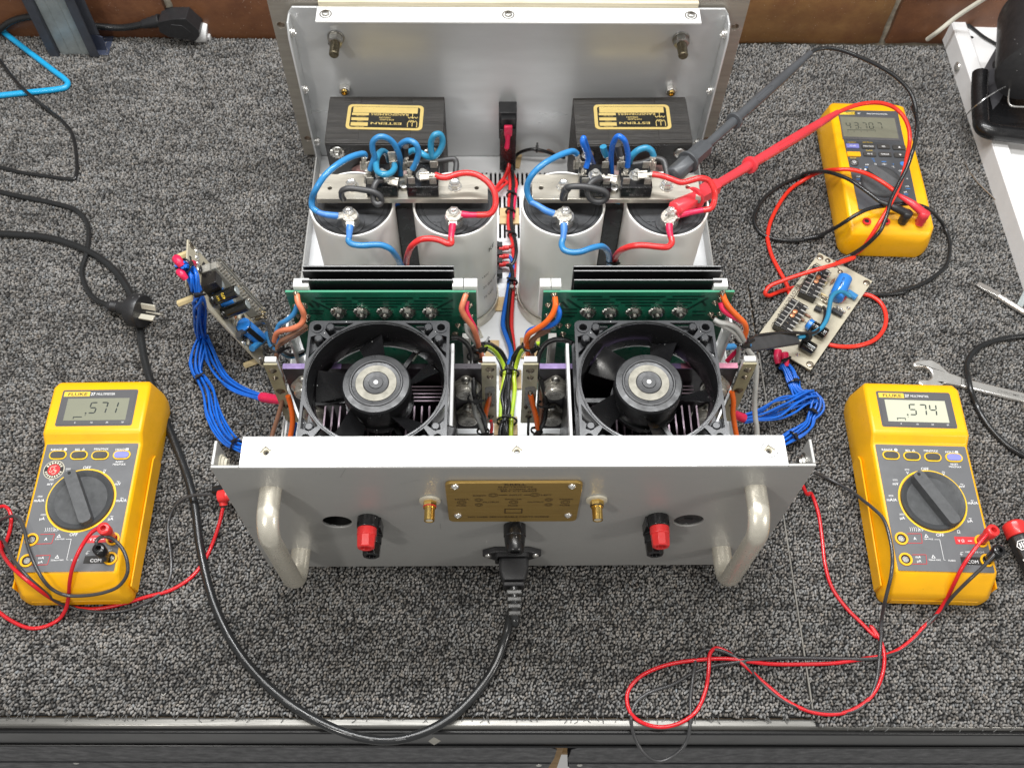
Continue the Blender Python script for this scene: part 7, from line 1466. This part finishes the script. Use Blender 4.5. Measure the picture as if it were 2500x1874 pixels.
def harness(label, trunks, sleeves, ties, r=1.25, seed=1, group='cobalt blue wiring harnesses'):
    o = D_(trunks[0][0][len(trunks[0][0])//2]); t = thing('wiring_harness', label, 'wiring', o, group=group); rr = random.Random(seed)
    for base, spread, n in trunks:
        b = catmull([D_(p) for p in base], 5); sp = np.interp(np.linspace(0, 1, len(b)), np.linspace(0, 1, len(spread)), spread); tan = np.gradient(b, axis=0)
        for i in range(n):
            a0 = 2*math.pi*i/max(n-1, 1); rad = 0.0 if i == n-1 and n > 5 else 1.0; ph = rr.uniform(0, 6.28); fr = rr.uniform(.6, 1.4); pts = []
            for j in range(0, len(b), 2):
                f = j/(len(b)-1); z = nrm(tan[j]); s = nrm(np.cross((0, 0, 1), z)); u = np.cross(z, s); a = a0+.5*math.sin(ph+f*5*fr); q = sp[j]*rad*(1+.22*math.sin(ph+f*9*fr)); pts.append(b[j]+s*math.cos(a)*q*1.25+u*math.sin(a)*q*.75-o)
            pts.append(b[-1]+(pts[-1]+o-b[-2])*.9-o if len(b) % 2 == 0 else pts[-1]+nrm(tan[-1])*.5); m = M(); m.tube(pts, r, 7, 3); obj('blue_wire', m, T['harness'], t, smooth=60)
    for p, rs in sleeves:
        m = M(); m.tube([D_(q)-o for q in p], rs, 12, 4, taper=([0, .5, 1], [1.0, .95, .72])); obj('shrink_sleeve', m, T['pink'], t, smooth=60)
    for c, d, rad in ties: tie(D_(c)-o, d, rad, parent=t)
    return t
p_ = PR.path
hA = p_([(525, 950, -1), (560, 985, 0), (600, 1060, 0), (618, 1120, 0), (660, 1180, 1), (720, 1195, 3), (765, 1185, 4)])
hB = p_([(765, 1180, 6), (700, 1205, 8), (600, 1245, 10), (480, 1285, 14), (360, 1325, 20), (225, 1355, 28)])
hC = p_([(755, 1175, 4), (782, 1225, 4), (765, 1290, 2), (735, 1340, 1), (715, 1400, 1), (650, 1455, 2), (590, 1490, 2), (530, 1525, 3), (480, 1560, 4)])
harness('short cobalt blue bundle fanning out below the flat board on the right', [(hA, [4.6, 3.4, 4.2, 3.4, 4.8, 5, 4], 12), (hB, [4.2, 5.5, 7, 7, 5.5, 3.2], 8), (hC, [3.8, 5.4, 3.4, 4.6, 3.6, 3], 8)],
        [(p_([(490, 850, 2), (485, 900, 2), (490, 945, 0)]), 4.2), (p_([(540, 870, 2), (545, 920, 2), (550, 965, 0)]), 4.2), (p_([(130, 1290, 46), (180, 1330, 34), (232, 1352, 28)][::-1]), 4.6)],
        [(PR.z(525, 955, 0), D_(hA[1])-hA[0], 6.5), (PR.z(603, 1090, 0), D_(hA[3])-hA[2], 5.4), (PR.z(728, 1305, 2), D_(hC[4])-hC[2], 5.2), (PR.z(598, 1488, 3), D_(hC[7])-hC[5], 5.0)], seed=5)
# ---- left board, standing on its long edge
q_ = PL; QB = Crop(420, 590, .19305)
br = D_(QB.z(1160, 1585, TABLE+2)); Wv = nrm(CAM-(br+D_((-40, 40, 50)))); Rv = nrm(np.cross(_fw, (0, 0, 1))); Rv = nrm(Rv-Wv*(Rv@Wv)); Uv = np.cross(Wv, Rv)
def edge_from(px, depth, s=2.33): return (Rv*px[0]-Uv*px[1])*.19305/s+Wv*depth
exv = edge_from((895, 970), -84); eyv = edge_from((-10, -565), -42)      # along the long edge, then across
ex = nrm(exv); ey = nrm(eyv-ex*(eyv@ex)); Lx = np.linalg.norm(exv); Ly = np.linalg.norm(eyv); nz = np.cross(ex, ey)
if nz@Wv < 0: nz = -nz
ctr = br-ex*Lx/2+ey*Ly/2
t2_ = thing('circuit_board', 'beige circuit board tilted up on the blue bundle left of the amplifier', 'circuit board', ctr, group='protection boards lying beside the amplifier')
def qb(x, y, h=0.0):
    d = ray(QB.x0+x*QB.k, QB.y0+y*QB.k); p0 = ctr+nz*h; return CAM+d*(((p0-CAM)@nz)/(d@nz))-ctr
fill_board(t2_, None, ex, ey, nz, Lx, Ly, False)
E2 = lambda fx, fy, h=0.0: ex*fx*Lx+ey*fy*Ly+nz*h
for q in ((300, 110), (300, 700), (1120, 1490)): m = M(); p0 = qb(*q); m.lathe(p0-nz*1.6, -nz, [(0, 3.6), (17, 3.6)], 6); obj('standoff', m, T['standoff'], t2_, bevel=.3)
def stand(p, q, r, mt, name='electrolytic_capacitor', lift=1.0):
    a, b = qb(*p, r+lift), qb(*q, r+lift); m = M(); axial(m, a, b, r); o = obj(name, m, T[mt], t2_, smooth=40); return o, a, b
def upright(p, r, h, mt):
    a = qb(*p, .6); m = M(); axial(m, a, a+nz*h, r); o = obj('electrolytic_capacitor', m, T[mt], t2_, smooth=40)
    m = M(); m.lathe(a+nz*h, nz, [(0, r*.74), (.4, r*.7)], 18); obj('capacitor_end', m, T['galv'], o); return o, a
o_, a = upright((500, 745), 6.2, 28, 'blk_cap'); m = M(); u = nrm(Wv-nz*(Wv@nz)); s_ = np.cross(nz, u); m.text('470', a+nz*17+u*6.35, -s_, -nz, 4.4, bold=.01); m.text('16V', a+nz*11+u*6.35, -s_, -nz, 3.6); obj('capacitor_print', m, T['ink_yellow'], o_)
upright((640, 915), 6.4, 28, 'blk_cap'); upright((630, 800), 4.6, 14, 'blue_cap'); upright((480, 590), 6.2, 13, 'blue_cap')
o_, a, b = stand((890, 1040), (1110, 1230), 7.6, 'blue_cap', 'axial_capacitor'); m = M(); dd = nrm(b-a); u = nrm(Wv-dd*(Wv@dd)); s_ = np.cross(u, dd); m.text('47', a+dd*7+u*7.7, s_, -dd, 6, bold=.02); m.text('0', a*.35+b*.65+u*7.7, s_, -dd, 6, bold=.02); obj('capacitor_print', m, T['ink_white'], o_)
m = M(); dd2 = dd; m.obox((a+b)/2+u*6.2, dd*15, s_*2.6, u*1.6); obj('sleeve_stripe', m, T['black_foil'], o_, bevel=.3)
for (x, y), (hx, hy, hz), mt in (((455, 445), (4, 4, 5), 'core_black'), ((500, 520), (6, 8, 8), 'core_black'), ((430, 345), (2.0, 5, 5), 'clear')): m = M(); m.obox(qb(x, y, hz), ex*hx, ey*hy, nz*hz); obj('relay', m, T[mt], t2_, bevel=.8)
for (x0, y0), (x1, y1) in (((440, 330), (700, 610)), ((720, 640), (990, 930))):     # relays along the far edge, contacts uppermost
    a, b = qb(x0, y0), qb(x1, y1); d = nrm(b-a); s_ = np.cross(nz, d); L_ = np.linalg.norm(b-a); m = M(); m.obox((a+b)/2+nz*5, d*L_/2, s_*4.5, nz*5); r = obj('relay', m, T['clear'], t2_, bevel=.8); mm = M()
    for k in range(9):
        c = a+d*L_*(k+.5)/9; mm.obox(c+nz*11, d*.5, s_*4, nz*1.0); mm.tube([c-s_*4+nz*10, c+nz*(14+k % 3), c+s_*4+nz*11], .45, 4, 2)
    obj('contact_leaf', mm, T['tin'], r, kind='stuff'); m = M(); m.obox((a+b)/2+nz*15.5, d*L_/2, s_*.8, nz*.8); m.obox((a+b)/2+nz*13+s_*6.4, d*L_/2, s_*.4, nz*2.2); obj('cover_rib', m, T['clear'], r)
for k, (x, y, mt) in enumerate(((800, 940, 'copper'), (850, 950, 'cream'), (900, 960, 'blackw'), (780, 1000, 'cream'), (830, 1040, 'cream'), (920, 1220, 'blackw'), (960, 1260, 'cream'), (960, 790, 'copper'), (400, 300, 'blackw'), (360, 350, 'blackw'), (1000, 860, 'copper'))): c = qb(x, y, 2.2); m = M(); m.lathe(c-ey*3.2, ey, [(0, 1.2), (1, 1.7), (5.4, 1.7), (6.4, 1.2)], 10); m.tube([qb(x, y)-ey*5.5, c-ey*4.5, c+ey*4.5, qb(x, y)+ey*5.5], .4, 5, 2); obj('resistor', m, T[mt], t2_)
for x, y in ((315, 200), (325, 275), (340, 350), (1115, 1480), (312, 120), (905, 1280), (980, 1300), (760, 960), (1020, 970), (1100, 1110)): m = M(); m.lathe(qb(x, y), nz, [(0, 3.2), (.9, 2.7), (2.0, 1.2), (2.4, .5)], 12); obj('solder_joint', m, T['chrome'], t2_)
rr = random.Random(9)
for k in range(70):
    f = rr.random(); x = 560+570*f+rr.uniform(-50, 40); y = 390+610*f+rr.uniform(-40, 60); p0 = qb(x, y); m = M(); m.tube([p0, p0+nz*rr.uniform(4, 9), p0+nz*rr.uniform(6, 12)+ex*rr.uniform(-4, 4)+ey*rr.uniform(-3, 3)], .45, 5, 2)
    if k % 4 == 0: m.lathe(p0+nz*4, nz, [(0, 1.4), (4, 1.6), (5, 1.1)], 8)
    obj('component_lead', m, T[('solder', 'chrome', 'standoff')[k % 3]], t2_)
m = M(); m.tube([qb(835, 1175, 5), qb(1000, 1085, 9), qb(1160, 1010, 13)], 3.2, 10, 2); obj('insulating_tube', m, T['greysleeve'], t2_)
m = M(); m.tube([qb(1010, 1350, 4), qb(1110, 1270, 9), qb(1205, 1180, 14)], 3.6, 10, 2); obj('blue_tube', m, T['blue'], t2_)
zt_ = lambda x, y: float((qb(x, y)+ctr)[2])
w2 = thing('wiring_harness', 'thin blue and black wires from the upright board to the amplifier', 'wiring', q_.z(800, 760, 60)); wo2 = D_(w2.location)/U
for nm, pth, r, mt in (('blue_wire', [(772, 715, 36), (785, 730, 50), (790, 770, 70), (805, 810, 95), (840, 830, 120)], 2.2, 'blue'), ('black_wire', [(745, 632, 44), (775, 640, 54), (790, 700, 74), (810, 770, 100), (845, 815, 126)], 2.0, 'blackw')):
    m = M(); m.tube([D_(p)-wo2 for p in q_.path(pth)], r, 10, 6); obj(nm, m, T[mt], w2, smooth=60)
p_ = PL.path
def fq(x, y, h): return tuple(qb(x, y, h)+ctr)
lA = [fq(110, 290, 12), fq(200, 340, 11)]+QB.path([(255, 430, 140), (290, 560, 131), (322, 700, 117), (340, 830, 97), (350, 950, 72), (365, 1080, 40), (389, 1205, 3)])
lB = p_([(292, 745, 0), (255, 840, 0), (235, 930, 0), (245, 1010, 0), (280, 1060, 0), (340, 1160, 2), (375, 1300, 6), (425, 1420, 12), (490, 1510, 20), (560, 1560, 28), (620, 1585, 34)])
lC = p_([(300, 745, 0), (335, 850, 0), (385, 960, 2), (460, 1060, 8), (570, 1135, 18), (680, 1180, 30), (755, 1205, 40)])
harness('long cobalt blue bundle snaking past the upright board on the left', [(lA, [3.6, 4.0, 3.8, 3.2, 4.2, 4.8, 4.8, 4.4, 3.6], 13), (lB, [3.2, 5.6, 5.8, 3.6, 3.4, 4.6, 5.4, 5.2, 4.6, 3.6, 3.2], 8), (lC, [2.8, 4.2, 4.6, 4.2, 3.8, 3.2, 2.6], 7)],
        [([fq(60, 220, 8), fq(85, 250, 11), fq(125, 305, 12)], 4.4), ([fq(265, 285, 6), fq(225, 300, 9), fq(180, 345, 11)], 4.0), ([fq(100, 380, 7), fq(125, 410, 9), fq(175, 470, 10)], 4.0), (p_([(740, 1195, 40), (830, 1210, 56), (925, 1220, 74)]), 5.0)],
        [(fq(150, 310, 12), D_(lA[1])-lA[0], 6.5), (QB.z(305, 610, 126), D_(lA[4])-lA[3], 6.2), (PL.z(292, 745, 0), D_(lA[8])-lA[7], 6.0), (PL.z(265, 1065, 0), D_(lB[5])-lB[3], 5.2), (PL.z(545, 1560, 28), D_(lB[9])-lB[7], 5.6)], seed=11)
